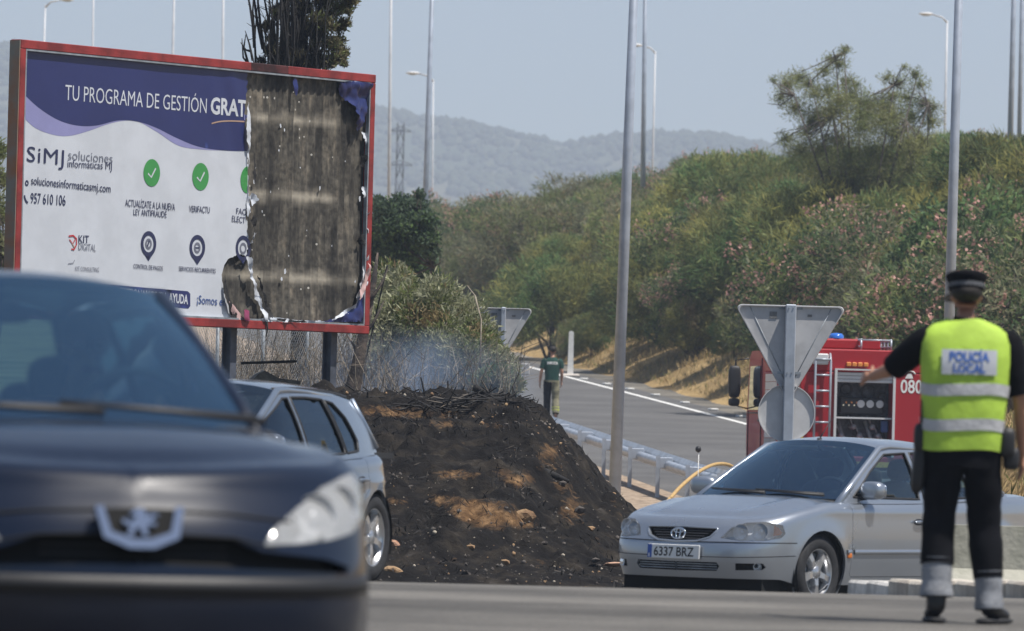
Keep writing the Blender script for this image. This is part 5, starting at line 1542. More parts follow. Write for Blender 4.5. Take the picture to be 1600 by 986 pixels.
# ------------------------------------------------------------------ thin blue smoke drifting off the crest
sm = bpy.data.materials.new('blue_smoke'); sm.use_nodes = True
N, Lk = sm.node_tree.nodes, sm.node_tree.links
for n_ in list(N):
    if n_.type == 'BSDF_PRINCIPLED': N.remove(n_)
pv = N.new('ShaderNodeVolumePrincipled'); pv.inputs['Color'].default_value = (.52, .68, .95, 1)
tc = N.new('ShaderNodeTexCoord'); nz = N.new('ShaderNodeTexNoise'); nz.inputs['Scale'].default_value = 1.1; nz.inputs['Detail'].default_value = 3
Lk.new(tc.outputs['Object'], nz.inputs['Vector'])
gr = N.new('ShaderNodeTexGradient'); gr.gradient_type = 'SPHERICAL'
mp = N.new('ShaderNodeMapping'); mp.inputs['Scale'].default_value = (1 / 1.5, 1 / 2.2, 1 / .75); Lk.new(tc.outputs['Object'], mp.inputs['Vector']); Lk.new(mp.outputs[0], gr.inputs['Vector'])
rp_ = N.new('ShaderNodeMapRange'); rp_.inputs['From Min'].default_value = .42; rp_.inputs['From Max'].default_value = .72; rp_.inputs['To Max'].default_value = .85; Lk.new(nz.outputs[0], rp_.inputs[0])
m1 = N.new('ShaderNodeMath'); m1.operation = 'MULTIPLY'; Lk.new(rp_.outputs[0], m1.inputs[0]); Lk.new(gr.outputs['Fac'], m1.inputs[1]); Lk.new(m1.outputs[0], pv.inputs['Density'])
Lk.new(pv.outputs[0], N['Material Output'].inputs['Volume'])
for nm, px, py, d, sx in [('smoke', 635, 612, 90.0, (1.9, 2.4, .95))]:
    mb = MB(); mb.box((0, 0, 0), (2 * 1.5, 2 * 2.2, 2 * .75)); o = mb.build(nm, sm); o.location = P(px, py, d); o.scale = (sx[0] / 1.5, sx[1] / 2.2, sx[2] / .75); tag(o, kind='stuff')
# ================================================================== cars
def paint(name, c, flake=.25, rough=.32, metal=.55):
    m = mat(name, c, rough, metal=metal, coat=1.0, spec=.5)
    N, Lk = m.node_tree.nodes, m.node_tree.links
    b = N['Principled BSDF']; b.inputs['Coat Roughness'].default_value = .03
    tc = N.new('ShaderNodeTexCoord'); n = N.new('ShaderNodeTexNoise'); n.inputs['Scale'].default_value = 3; n.inputs['Detail'].default_value = 8
    Lk.new(tc.outputs['Object'], n.inputs['Vector'])       # a film of road dust
    r = N.new('ShaderNodeMapRange'); r.inputs['To Min'].default_value = rough - .06; r.inputs['To Max'].default_value = rough + .10; Lk.new(n.outputs[0], r.inputs[0]); Lk.new(r.outputs[0], b.inputs['Roughness'])
    return m
M['silver'] = paint('silver_car_paint', (.37, .405, .455), rough=.28, metal=.7)
M['greyblue'] = paint('grey_blue_car_paint', (.19, .23, .29))
M['navy'] = paint('black_blue_car_paint', (.006, .011, .026), rough=.35, metal=.0)
M['navy'].node_tree.nodes['Principled BSDF'].inputs['Specular IOR Level'].default_value = .15
M['navy'].node_tree.nodes['Principled BSDF'].inputs['Coat Weight'].default_value = .7
M['navy'].node_tree.nodes['Principled BSDF'].inputs['Coat Roughness'].default_value = .05
M['seat'] = mat('dark_seat_cloth', (.035, .036, .04), .9, var=.2, scale=20)
M['interior'] = mat('dark_interior', (.02, .021, .023), .7)
M['well'] = mat('wheel_well', (.008, .008, .008), .95)
M['orange'] = mat('amber_lens', (.62, .17, .03), .2, coat=.6)
M['redlens'] = mat('red_lens', (.40, .02, .02), .15, coat=.8)
M['reflector'] = mat('lamp_reflector', (.86, .87, .89), .30, metal=.6)
M['lamp_house'] = mat('lamp_housing', (.80, .81, .83), .35, metal=.15)
M['plate'] = mat('number_plate', (.80, .80, .78), .4); M['plate_blue'] = mat('plate_blue', (.03, .10, .42), .4)
M['belt_w'] = mat('seat_belt', (.05, .05, .05), .7)
M['mirror'] = mat('mirror_glass', (.8, .82, .85), .03, metal=1.0)
M['lens_clear'] = glass_mat('clear_lamp_lens', (.93, .95, .96), 1.45, milk=.10)  # whitish share brightens the shaded lamp interior through the lens colour
M['lens_haze'] = glass_mat('hazy_lamp_lens', (.85, .86, .87), 1.5, rough=.10, base=.04, milk=.40)

M['screen_silver'] = glass_mat('green_tinted_screen', (.58, .74, .78), 1.55, base=.24, gcol=(.66, .86, 1.0))
class Shell:
    """lower body as one smooth surface: S = metres round the plan from the front centre along the left side, z = height"""
    def __init__(s, sp):
        s.sp = sp
        pts = sp['plan']; n = 700
        d = np.concatenate([[0], np.cumsum([math.hypot(b[0] - a[0], b[1] - a[1]) for a, b in zip(pts[:-1], pts[1:])])])
        fx, fy = hermite(d, [p[0] for p in pts]), hermite(d, [p[1] for p in pts])
        t = np.linspace(0, d[-1], n); X, Y = fx(t), fy(t)
        k = np.ones(9) / 9
        for _ in range(3):
            Xp = np.concatenate([X[4:0:-1], X, X[-2:-6:-1]]); Yp = np.concatenate([-Y[4:0:-1], Y, -Y[-2:-6:-1]])
            X, Y = np.convolve(Xp, k, 'valid'), np.convolve(Yp, k, 'valid')
        Y[0] = Y[-1] = 0
        s.S = np.concatenate([[0], np.cumsum(np.hypot(np.diff(X), np.diff(Y)))]); s.X, s.Y = X, Y
        tx, ty = np.gradient(X, s.S), np.gradient(Y, s.S); l = np.hypot(tx, ty)
        s.nx, s.ny = ty / l * -1 * -1, -tx / l       # outward: to +x at the nose, +y on the left
        s.Zp = hermite(*zip(*sp['zprof'][::-1])) if sp['zprof'][0][0] > sp['zprof'][-1][0] else hermite(*zip(*sp['zprof']))
        s.nose, s.tail, s.wy = hermite(*zip(*sp['nose'])), hermite(*zip(*sp['tail'])), hermite(*zip(*sp['wy']))
        s.L = s.S[-1]; s.R = sp.get('R', .07); s.Wh = max(Y)
        s.xf, s.xr = sp['xf'], sp['xr']
    def S_of_x(s, x):
        m_ = (s.S > s.sp.get('s_side', .5)) ; return float(np.interp(-x, -s.X[m_], s.S[m_]))
    def S_of_y(s, y):            # on the nose
        m_ = s.X > s.xf - .45; i = np.argmax(s.Y[m_]); return float(np.interp(y, s.Y[m_][:i + 1], s.S[m_][:i + 1]))
    def Ztop(s, x, y):
        return s.Zp(x) - s.sp['crown'] * (np.abs(y) / s.Wh) ** 2.4
    def ztop(s, S):
        S = np.asarray(S, float)
        x, y = np.interp(S, s.S, s.X), np.interp(S, s.S, s.Y); nx, ny = np.interp(S, s.S, s.nx), np.interp(S, s.S, s.ny); r = s.R * s.sp.get('roll', .9)
        tf = smooth01((x - (s.xf - .75)) / .72); tr = smooth01((s.xr + .75 - x) / .72)
        xr, yr = x - nx * r, np.maximum(0, y - ny * r); z = s.Ztop(xr, yr)
        return s.Ztop(xr + s.nose(z) * tf - s.tail(z) * tr, yr)
    def pos(s, S, z, off=0.0):
        S = np.asarray(S, float); z = np.asarray(z, float)
        x0, y0 = np.interp(S, s.S, s.X), np.interp(S, s.S, s.Y); nx, ny = np.interp(S, s.S, s.nx), np.interp(S, s.S, s.ny)
        l = np.hypot(nx, ny); nx, ny = nx / l, ny / l
        zt = s.ztop(S); q = np.clip((z - (zt - s.R)) / s.R, 0, 1); r = s.R * s.sp.get('roll', .9) * (1 - np.sqrt(np.maximum(0, 1 - q * q)))
        tf = smooth01((x0 - (s.xf - .75)) / .72); tr = smooth01((s.xr + .75 - x0) / .72)
        x = x0 + s.nose(z) * tf - s.tail(z) * tr
        y = y0 * s.wy(z)
        fl = 0
        for ax in s.sp['axles']:
            d = np.hypot(x0 - ax, z - s.sp['wr']); fl = fl + .014 * np.exp(-(np.maximum(0, d - s.sp['arch']) / .075) ** 2) * smooth01((ny - .6) / .3)
        cr = 0
        for zc, a, wd in s.sp.get('creases', []): cr = cr + a * np.exp(-((z - zc) / wd) ** 2) * np.clip(ny, 0, 1)
        o = off + fl + cr - r
        return np.stack([x + nx * o, y + ny * o, z + 0 * x], -1)
    def rows(s, Sg):
        """interior points in rows that follow the top edge, close together where it rolls over"""
        zt = s.ztop(Sg); gx, gy = [], []
        for k, o in enumerate(list(np.array([.02, .07, .15, .26, .40, .57, .77, 1.0, 1.3]) * s.R) + list(np.arange(1.7 * s.R, 1.0, .034))):
            sh_ = (Sg[1] - Sg[0]) * .5 * (k % 2); gx.append(Sg[1:-1] + sh_); gy.append(np.interp(Sg[1:-1] + sh_, Sg, zt) - o)
        return np.concatenate(gx), np.concatenate(gy)
    def patch(s, outer, holes, h=.045, off=0.0, both=True, flange=0.0, grid=None):
        """a region of the surface; returns vertex list and triangles, mirrored on the right side too"""
        V2, T = region(outer, holes, h, grid=grid)
        V = s.pos(V2[:, 0], V2[:, 1], off)
        vs, fs = V.tolist(), T.tolist()
        if flange:
            for lp in ([outer] + list(holes)) if flange > 0 else [outer]:
                q = resample(lp, h); a = np.array(q)
                A = s.pos(a[:, 0], a[:, 1], off); B = s.pos(a[:, 0], a[:, 1], off - abs(flange)); o = len(vs); n = len(q)
                vs += A.tolist() + B.tolist()
                fs += [[o + i, o + (i + 1) % n, o + n + (i + 1) % n, o + n + i] for i in range(n)]
        if both:
            o = len(vs); vs = vs + [[p[0], -p[1], p[2]] for p in vs]; fs = fs + [[i + o for i in f[::-1]] for f in fs]
        return vs, fs
    def ribbon(s, pts, w_, off=.002, h=.04):
        """thin strip along a line of (S, z)"""
        q = resample(pts, h, closed=False); a = np.array(q)
        t = np.gradient(a, axis=0); t = t / np.maximum(np.linalg.norm(t, axis=1, keepdims=True), 1e-9); nn = np.stack([-t[:, 1], t[:, 0]], 1) * w_ / 2
        A, B = a + nn, a - nn
        V = np.concatenate([s.pos(A[:, 0], A[:, 1], off), s.pos(B[:, 0], B[:, 1], off), s.pos(A[:, 0], A[:, 1], off - .02), s.pos(B[:, 0], B[:, 1], off - .02)])
        n = len(q); fs = []
        for i in range(n - 1): fs += [[i, n + i, n + i + 1, i + 1], [i, i + 1, 2 * n + i + 1, 2 * n + i], [n + i, 3 * n + i, 3 * n + i + 1, n + i + 1]]
        return V.tolist(), fs

def circ(cx, cy_, r, n=40, a0=0, a1=2 * PI):
    return [(cx + r * math.cos(a0 + (a1 - a0) * k / n), cy_ + r * math.sin(a0 + (a1 - a0) * k / n)) for k in range(n)]

def mirror(vs, fs):
    o = len(vs); return vs + [[p[0], -p[1], p[2]] for p in vs], fs + [[i + o for i in f[::-1]] for f in fs]

def superbox(c, s, n=3.2, nu=20, nv=12):
    """rounded box as a superellipsoid: verts, faces"""
    def sg(v, e): return math.copysign(abs(v) ** e, v)
    e = 2 / n; vs, fs = [], []
    for i in range(nv + 1):
        ph = -PI / 2 + PI * i / nv
        for k in range(nu):
            th = 2 * PI * k / nu
            vs.append((c[0] + s[0] / 2 * sg(math.cos(ph), e) * sg(math.cos(th), e), c[1] + s[1] / 2 * sg(math.cos(ph), e) * sg(math.sin(th), e), c[2] + s[2] / 2 * sg(math.sin(ph), e)))
    for i in range(nv):
        for k in range(nu):
            k2 = (k + 1) % nu; fs.append((i * nu + k, i * nu + k2, (i + 1) * nu + k2, (i + 1) * nu + k))
    return vs, fs

def wheel_meshes(r, w_, rim_r, spokes, dark=False):
    """tyre, rim and hub about the y axis, outside towards +y"""
    RY = Matrix.Rotation(-PI / 2, 4, 'X')
    t = MB()
    pr = [(rim_r - .01, -w_ / 2 + .015), (rim_r + .02, -w_ / 2), (r - .03, -w_ / 2 + .004), (r - .008, -w_ / 2 + .02), (r, -w_ / 2 + .045), (r, w_ / 2 - .045), (r - .008, w_ / 2 - .02), (r - .03, w_ / 2 - .004), (rim_r + .02, w_ / 2), (rim_r - .01, w_ / 2 - .015)]
    t.lathe(pr, 48, M=RY)
    for k in range(-2, 3):   # tread grooves show as raised bands between
        t.lathe([(r - .001, k * .035 - .011), (r + .004, k * .035 - .010), (r + .004, k * .035 + .010), (r - .001, k * .035 + .011)], 48, M=RY)
    m_ = MB()
    z0 = w_ / 2 - .02
    m_.lathe([(rim_r - .012, -w_ / 2 + .01), (rim_r + .004, -w_ / 2 + .012), (rim_r - .02, -w_ / 2 + .05), (rim_r - .03, 0), (rim_r - .02, z0 - .02), (rim_r + .006, z0), (rim_r + .002, z0 + .008), (rim_r - .018, z0)], 48, M=RY)
    for k in range(spokes):
        a = 2 * PI * k / spokes + .3
        vs = []
        for rr_, hw, zt, zb in ((.045, .036, z0 - .015, z0 - .06), (rim_r * .55, .027, z0 - .006, z0 - .055), (rim_r - .012, .036, z0 - .012, z0 - .06)):
            for sx, zz in ((-1, zb), (-.75, zt), (.75, zt), (1, zb)): vs.append((rr_, sx * hw, zz))
        fs = []
        for i in range(2):
            for j in range(4): j2 = (j + 1) % 4; fs.append((i * 4 + j, i * 4 + j2, (i + 1) * 4 + j2, (i + 1) * 4 + j))
        m_.add(vs, fs, 0, False, RY @ Matrix.Rotation(a, 4, 'Z'))
    m_.lathe([(.0, z0 - .004), (.05, z0 - .008), (.062, z0 - .03), (.062, z0 - .07)], 24, M=RY)
    for k in range(5): a = 2 * PI * (k + .5) / 5; m_.lathe([(.0, z0 + .0), (.009, z0 - .002), (.009, z0 - .03)], 8, 0, False, RY @ Matrix.Translation((.042 * math.cos(a), .042 * math.sin(a), -.006)))
    h = MB(); h.lathe([(.0, z0 - .075), (rim_r * .80, z0 - .075), (rim_r * .80, z0 - .095), (0, z0 - .095)], 32, M=RY); h.lathe([(rim_r - .03, z0 - .10), (0, z0 - .10)], 32, 1, M=RY)
    return t, m_, h

def seat(x, y, root, z=.0):
    mb = MB(); v, f = superbox((x + .0, y, .42 + z), (.52, .50, .20), 3.4); mb.add(v, f, 0, True)
    Mr = Matrix.Translation((x - .27, y, .46 + z)) @ Matrix.Rotation(-.33, 4, 'Y')
    v, f = superbox((0, 0, .30), (.17, .50, .66), 3.2); mb.add(v, f, 0, True, Mr)
    v, f = superbox((-.01, 0, .74), (.11, .27, .19), 3.0); mb.add(v, f, 0, True, Mr)
    for s in (-1, 1): mb.tube([Mr @ Vector((0, s * .07, .6)), Mr @ Vector((0, s * .07, .7))], .008, 6)
    mb.build('seat', M['seat'], root)

def build_car(sp):
    sh = Shell(sp); P_ = M[sp['paint']]
    t = thing(sp['name'], sp['label'], 'car', sp['loc'], sp['rz'])
    axf, axr = sp['axles']; wr = sp['wr']; zb_ = sp['zbot']
    # ---- lower body outline in (S, z)
    Sg = np.linspace(0, sh.L, 190)
    top = [(float(a), float(sh.ztop(a))) for a in Sg]
    bot = [(float(a), zb_(float(np.interp(a, sh.S, sh.X)))) for a in Sg[::-1]]
    outer = top[::-1] + bot[::-1]; outer = bot[::-1] + top[::-1]
    holes = []
    for ax in sp['axles']: holes.append(circ(sh.S_of_x(ax), wr, sp['arch'], 44))
    fr = sp['front']        # (S, z) polygons built elsewhere: (kind, polygon)
    for kind, poly in fr: holes.append(poly)
    doors = []
    for x0, x1, zlo in sp['doors']:
        pts = []
        a0, a1 = sh.S_of_x(x0), sh.S_of_x(x1)
        tp = [(a, float(sh.ztop(a)) - sh.R * .12) for a in np.linspace(a1, a0, 14)]
        pl = [(a0 + .02, zlo), (a1 - .05, zlo)]
        # the rear door's lower rear corner follows the wheel arch
        def clear(a, z): 
            c = sh.S_of_x(axr); dd = math.hypot(a - c, z - wr)
            return dd
        pl = [(a0, zlo + .03), (a0 + .03, zlo)]
        ca = sh.S_of_x(axr); rc = sp['arch'] + .055
        if a1 > ca - rc + .02:
            zz = zlo; xs_ = ca - math.sqrt(max(0, rc * rc - (wr - zz) ** 2)); pl.append((xs_, zz))
            th0 = math.atan2(zz - wr, xs_ - ca); th0 = th0 + 2 * PI if th0 < 0 else th0
            for th in np.linspace(th0, PI * .62, 12):
                q = (ca + rc * math.cos(th), wr + rc * math.sin(th))
                if q[0] < a1: pl.append(q)
            pl.append((a1, wr + rc + .05))
        else: pl += [(a1 - .03, zlo), (a1, zlo + .03)]
        doors.append(pl + tp)
    holes += doors
    vs, fs = sh.patch(outer, holes, .034, flange=.022, grid=sh.rows(Sg))
    mb = MB(); mb.add(vs, fs, 0, True)
    # ---- hood
    xc, xcs = sp['cowl']          # cowl centre x, cowl side x
    Sc = sh.S_of_x(xcs); zfun = lambda x, y: sh.Ztop(x, y)
    Sa = np.linspace(0, Sc, 70); E = sh.pos(Sa, sh.ztop(Sa))
    left = [(float(p[0]), float(p[1])) for p in E]
    Sa = np.linspace(0, Sc, 900); E = sh.pos(Sa, sh.ztop(Sa))
    ye = left[-1][1]
    cw = [(xc + (xcs - xc) * (1 - (1 - k / 12)) ** 2 if False else xc + (left[-1][0] - xc) * (k / 12) ** 2, ye * k / 12) for k in range(12, -1, -1)]
    half = left + cw[1:]
    V2, T = region([(x, y) for x, y in half], [], .06)
    eb = np.array(half)
    def topz(V2):
        z = zfun(V2[:, 0], V2[:, 1])
        for f_ in sp.get('hood_shape', []): z = z + f_(V2[:, 0], V2[:, 1])
        return z
    Zh = topz(V2)
    # the rim of the hood takes the exact height of the body's edge
    for i in range(len(V2)):
        dd = np.hypot(E[:, 0] - V2[i, 0], E[:, 1] - V2[i, 1]); k = int(dd.argmin())
        wgt = float(1 - smooth01(dd[k] / .16))
        if wgt > 0: Zh[i] = Zh[i] * (1 - wgt) + E[k, 2] * wgt
    Vh = np.column_stack([V2, Zh])
    hv, hf = mirror(Vh.tolist(), T.tolist())
    if sp.get('hood_part', True):
        hb = MB(); hb.add(hv, hf, 0, True); hb.build('hood', P_, t, weld=True)
    # ---- rear deck
    if 'deck' in sp:
        xd = sp['deck']; Sd = sh.S_of_x(xd); Sa2 = np.linspace(Sd, sh.L, 50); E2 = sh.pos(Sa2, sh.ztop(Sa2))
        left2 = [(float(p[0]), float(p[1])) for p in E2]
        front = [(xd + .10 * (1 - (k / 10) ** 2), left2[0][1] * k / 10) for k in range(0, 11)]
        V2, T = region(front[:-1] + left2, [], .07); Z2 = zfun(V2[:, 0], V2[:, 1])
        for i in range(len(V2)):
            dd = np.hypot(E2[:, 0] - V2[i, 0], E2[:, 1] - V2[i, 1]); k = int(dd.argmin()); wgt = max(0, 1 - dd[k] / .10)
            if wgt > 0: Z2[i] = Z2[i] * (1 - wgt) + E2[k, 2] * wgt
        v, f = mirror(np.column_stack([V2, Z2]).tolist(), T.tolist()); db = MB(); db.add(v, f, 0, True); db.build('boot_lid', P_, t, weld=True)
    # ---- greenhouse
    zroof, zrail = hermite(*zip(*sp['roofc'])), hermite(*zip(*sp['rail']))
    gy0, gy1 = hermite(*zip(*sp['ybelt'])), hermite(*zip(*sp['yrail']))
    def belt(x): return sh.Ztop(np.asarray(x, float), sh.Wh * .95)
    def gy(x, z):
        x = np.asarray(x, float); b = belt(x); r_ = np.maximum(zrail(x), b + .05); q = np.clip((z - b) / (r_ - b), -.2, 1.05)
        return gy0(x) + (gy1(x) - gy0(x)) * (.78 * q + .22 * q * q) + .012 * np.sin(np.clip(q, 0, 1) * PI)
    def side(poly, hls, off=0.0, h=.07, flange=.0):
        V2, T = region(poly, hls, h); y = gy(V2[:, 0], V2[:, 1]) + off
        V = np.column_stack([V2[:, 0], y, V2[:, 1]]); vs, fs = V.tolist(), T[:, ::-1].tolist()
        if flange:
            for lp in hls:
                q = np.array(resample(lp, h)); o = len(vs); n = len(q); yy = gy(q[:, 0], q[:, 1]) + off
                vs += np.column_stack([q[:, 0], yy, q[:, 1]]).tolist() + np.column_stack([q[:, 0], yy - flange, q[:, 1]]).tolist()
                fs += [[o + i, o + n + i, o + n + (i + 1) % n, o + (i + 1) % n] for i in range(n)]
        return mirror(vs, fs)
    v, f = side(sp['side'], [w_ for w_ in sp['windows']], 0, .07, .025); mb.add(v, f, 0, True)
    # roof
    xh, xhs = sp['header']; xq, xqs = sp['rear_header']
    def roofp(u, wv):
        eta = u; xa = xh + (xhs - xh) * eta * eta; xb = xq + (xqs - xq) * eta * eta
        x = xa + (xb - xa) * wv; xe = xhs + (xqs - xhs) * wv
        zr = float(zrail(xe)); zc = float(zroof(x)); yy = float(gy(xe, zr)) * eta
        return (x, yy, zr + (zc - zr) * (1 - abs(eta) ** 2.6))
    nu, nw = 24, 26
    rv = [roofp(-1 + 2 * i / nu, j / nw) for j in range(nw + 1) for i in range(nu + 1)]
    rf = [(j * (nu + 1) + i, j * (nu + 1) + i + 1, (j + 1) * (nu + 1) + i + 1, (j + 1) * (nu + 1) + i) for j in range(nw) for i in range(nu)]
    mb.add(rv, rf, 0, True)
    mb.build('body', [P_], t, weld=True)
    # windscreen and rear glass (ruled, slightly bowed)
    def screen(bot_c, bot_s, topfun, zb_c, zb_s, name, bow, frame=True, ytrim=0.0):
        yb = float(gy(bot_s, zb_s)) - ytrim
        n, m_ = 22, 10; grid = []
        for j in range(m_ + 1):
            v_ = j / m_
            row = []
            for i in range(n + 1):
                eta = -1 + 2 * i / n
                b = Vector((bot_c + (bot_s - bot_c) * eta * eta, yb * eta, zb_c + (zb_s - zb_c) * eta * eta)); q = Vector(topfun(eta))
                p = b.lerp(q, v_); p.z += bow * math.sin(v_ * PI); row.append(p)
            grid.append(row)
        vs = [p for row in grid for p in row]; F = lambda i, j: (j * (n + 1) + i, j * (n + 1) + i + 1, (j + 1) * (n + 1) + i + 1, (j + 1) * (n + 1) + i)
        g = MB(); g.add(vs, [F(i, j) for j in range(m_) for i in range(n)], 0, True); o = g.build(name, M[sp.get('screen_glass', 'glass')], t)
        # blacked-out border
        bd = MB(); vs2 = [p + Vector((-.006 if name == 'windscreen' else .006, 0, -.003)) for p in vs]
        bd.add(vs2, [F(i, j) for j in range(m_) for i in range(n) if i in (0, n - 1) or j in (0,) or j == m_ - 1 and sp.get('top_band', True)], 0, True); bd.build('screen_border', M['black_gloss'], o)
        return o
    zcb = float(sh.Ztop(xc, 0)) - .012
    ws = screen(xc - .01, sp['a_base'][0], lambda e: roofp(e, 0), zcb, sp['a_base'][1], 'windscreen', .018)
    rg = screen(*sp['rear_glass'], name='rear_window', bow=.02, ytrim=.0) if False else screen(sp['rear_glass'][0], sp['rear_glass'][1], lambda e: roofp(e, 1), sp['rear_glass'][2], sp['rear_glass'][3], 'rear_window', .02)
    # A pillars over the edge of the glass
    for s in (-1, 1):
        pm = MB()
        a = Vector((sp['a_base'][0], s * float(gy(*sp['a_base'])), sp['a_base'][1])); b = Vector(roofp(s, 0))
        pm.tube([a + Vector((.05, 0, -.04)), a.lerp(b, .3), a.lerp(b, .65), b, Vector(roofp(s, .12)), Vector(roofp(s, .35)) + Vector((0, 0, -.012)), Vector(roofp(s, .7)) + Vector((0, 0, -.02))], [.032, .029, .027, .026, .022, .018, .014], 12); pm.build('pillar', P_, t); pm = MB()
        c = Vector((sp['rear_glass'][1], s * float(gy(sp['rear_glass'][1], sp['rear_glass'][3])), sp['rear_glass'][3])); d_ = Vector(roofp(s, 1))
        pm.tube([c, c.lerp(d_, .5), d_], [.028, .03, .028], 10); pm.build('pillar', P_, t)
    for k, w_ in enumerate(sp['windows']):
        v, f = side(w_, [], -.012, .1); hv_, hf_ = len(v) // 2, len(f) // 2
        q = resample(w_, .06); pts = [(x, float(gy(x, z)) - .003, z) for x, z in q]; pts.append(pts[0])
        for s in (1, -1):
            g = MB()
            if s > 0: g.add(v[:hv_], f[:hf_], 0, True)
            else: g.add(v[hv_:], [[i - hv_ for i in k_] for k_ in f[hf_:]], 0, True)
            go = g.build('side_window', M[sp.get('side_glass', 'glass')], t)
            tr = MB(); tr.tube([(x, s * y, z) for x, y, z in pts], .011, 5, cap=False); tr.build('window_trim', M['black_plastic'], go)
    # ---- doors
    for pl in doors:
        cx_, cy_ = np.mean([p[0] for p in pl]), np.mean([p[1] for p in pl])
        q = []
        n = len(pl)
        for i, p in enumerate(pl):      # shrink by the shut line
            a, b = Vector(pl[i - 1]), Vector(pl[(i + 1) % n]); tt = (b - a).normalized(); nn = Vector((-tt.y, tt.x))
            q.append((p[0] + nn.x * .0045, p[1] + nn.y * .0045))
        for s in (1, -1):
            v, f = sh.patch(q, [], .04, both=False, flange=-.02, grid=sh.rows(Sg))
            if s < 0: v, f = [[p[0], -p[1], p[2]] for p in v], [k[::-1] for k in f]
            db = MB(); db.add(v, f, 0, True); do = db.build('door', P_, t)
            hx = max(p[0] for p in pl) - .17; hz = float(sh.ztop(hx)) - .16
            p0 = sh.pos(hx, hz); hb = MB(); v, f = superbox((0, 0, 0), (.17, .035, .030), 2.6)
            hb.add(v, f, 0, True, Matrix.Translation((p0[0], s * (p0[1] + .022), p0[2]))); v, f = superbox((0, 0, 0), (.13, .012, .055), 2.4); hb.add(v, f, 1, True, Matrix.Translation((p0[0], s * (p0[1] + .002), p0[2])))
            hb.build('door_handle', [P_, M['black_plastic']], do)
    # dark liner behind shut lines and openings
    lv, lf = sh.patch(outer, [circ(sh.S_of_x(ax), wr, sp['arch'], 30) for ax in sp['axles']], .09, off=-.10)
    ln = MB(); ln.add(lv, lf, 0, True); ln.box(((sh.xf + sh.xr) / 2, 0, .20), (sh.xf - sh.xr - .5, sh.Wh * 1.62, .13)); 
    for ax in sp['axles']:
        for s in (-1, 1):
            vs, fs = [], []; n = 20; R_ = sp['arch'] + .012
            for y in (sh.Wh - .045, sh.Wh - .36):
                for k in range(n + 1): a = -0.35 + (PI + .7) * k / n; vs.append((ax + R_ * math.cos(a), s * y, wr + R_ * math.sin(a)))
            fs = [(k, k + 1, n + 2 + k, n + 1 + k) for k in range(n)] + [tuple(range(n + 1, 2 * n + 2))]
            ln.add(vs, fs, 0, True)
    ln.build('wheel_well', M['well'], t)
    # bulkhead under the dash and rear shelf, floor
    it = MB(); zc_ = float(sh.Ztop(xc, 0))
    v, f = superbox((xc - .36, 0, zc_ - .10), (.62, sh.Wh * 1.72, .20), 4); it.add(v, f, 0, True)
    it.box((xc - .2, 0, zc_ - .35), (.2, sh.Wh * 1.7, .5)); it.box(((axf + axr) / 2 - .1, 0, .30), (2.4, sh.Wh * 1.7, .05))
    xs_ = sp['rear_glass'][0] + .25; it.box((xs_, 0, sp['rear_glass'][2] - .06), (.7, sh.Wh * 1.6, .04))
    it.build('dashboard', M['interior'], t)
    sx = sp['seat_x']
    for s in (-1, 1): seat(sx, s * .37, t)
    mb2 = MB(); v, f = superbox((sx - .85, 0, .45), (.5, 1.25, .2), 4); mb2.add(v, f, 0, True); v, f = superbox((sx - 1.13, 0, .74), (.18, 1.25, .58), 4); mb2.add(v, f, 0, True)
    for y in (-.4, .4): v, f = superbox((sx - 1.17, y, 1.08), (.1, .26, .16), 3); mb2.add(v, f, 0, True)
    mb2.build('seat', M['seat'], t)
    sw = MB(); Ms = Matrix.Translation((sx + .47, .37, zc_ - .02)) @ Matrix.Rotation(-1.15, 4, 'Y')
    sw.tube([Ms @ Vector((.19 * math.cos(a), .19 * math.sin(a), 0)) for a in np.linspace(0, 2 * PI, 29)], .016, 8, cap=False); v, f = superbox((0, 0, -.01), (.16, .16, .06), 2.6); sw.add(v, f, 0, True, Ms)
    for a in (0.0, PI, -PI / 2): sw.tube([Ms @ Vector((0, 0, 0)), Ms @ Vector((.185 * math.sin(a), .185 * math.cos(a), 0))], .018, 6)
    sw.build('steering_wheel', M['interior'], t)
    rm = MB(); pm_ = Vector(roofp(0, .0)); v, f = superbox((pm_.x - .10, .0, pm_.z - .12), (.05, .23, .07), 3); rm.add(v, f, 0, True); rm.tube([(pm_.x - .10, 0, pm_.z - .1), (pm_.x - .05, 0, pm_.z - .02)], .012, 6); rm.build('rear_view_mirror', M['interior'], t)
    # ---- wheels
    tb, rb_, hb_ = wheel_meshes(wr, sp.get('tyre_w', .19), sp['rim'], sp['spokes'])
    tm, rmm, hm = tb.mesh('tyre', [M['rubber']]), rb_.mesh('rim', [M['alloy']]), hb_.mesh('wheel', [M['galv_dark'], M['well']])
    for ax in sp['axles']:
        for s in (1, -1):
            y = s * (sh.Wh - .125)
            o = link('wheel', hm, t); o.location = (ax, y, wr)
            o.rotation_euler = (0, 0, (PI if s < 0 else 0) + (sp.get('steer', 0) if ax > 0 else 0))
            link('tyre', tm, o); link('rim', rmm, o)
    # ---- mirrors
    for s in sp.get('mirrors', (1, -1)):
        mx_, mz_ = sp['mirror']; y = float(gy(mx_, mz_)) + .13; mm = MB(); v, f = superbox((0, 0, 0), (.13, .235, .155), 3.0); mm.add(v, f, 0, True, Matrix.Translation((mx_, s * (y + .0), mz_ + .03)) @ Matrix.Rotation(-s * .25, 4, 'Z'))
        mm.tube([(mx_ - .01, s * (y - .19), mz_ - .03), (mx_, s * (y - .06), mz_ - .02)], [.035, .028], 8, 1); mo = mm.build('door_mirror', [P_, M['black_plastic']], t)
        g = MB(); v, f = superbox((-.062, 0, 0), (.012, .20, .125), 4); g.add(v, f, 0, True, Matrix.Translation((mx_, s * y, mz_ + .03)) @ Matrix.Rotation(-s * .25, 4, 'Z')); g.build('mirror_glass', M['mirror'], mo)
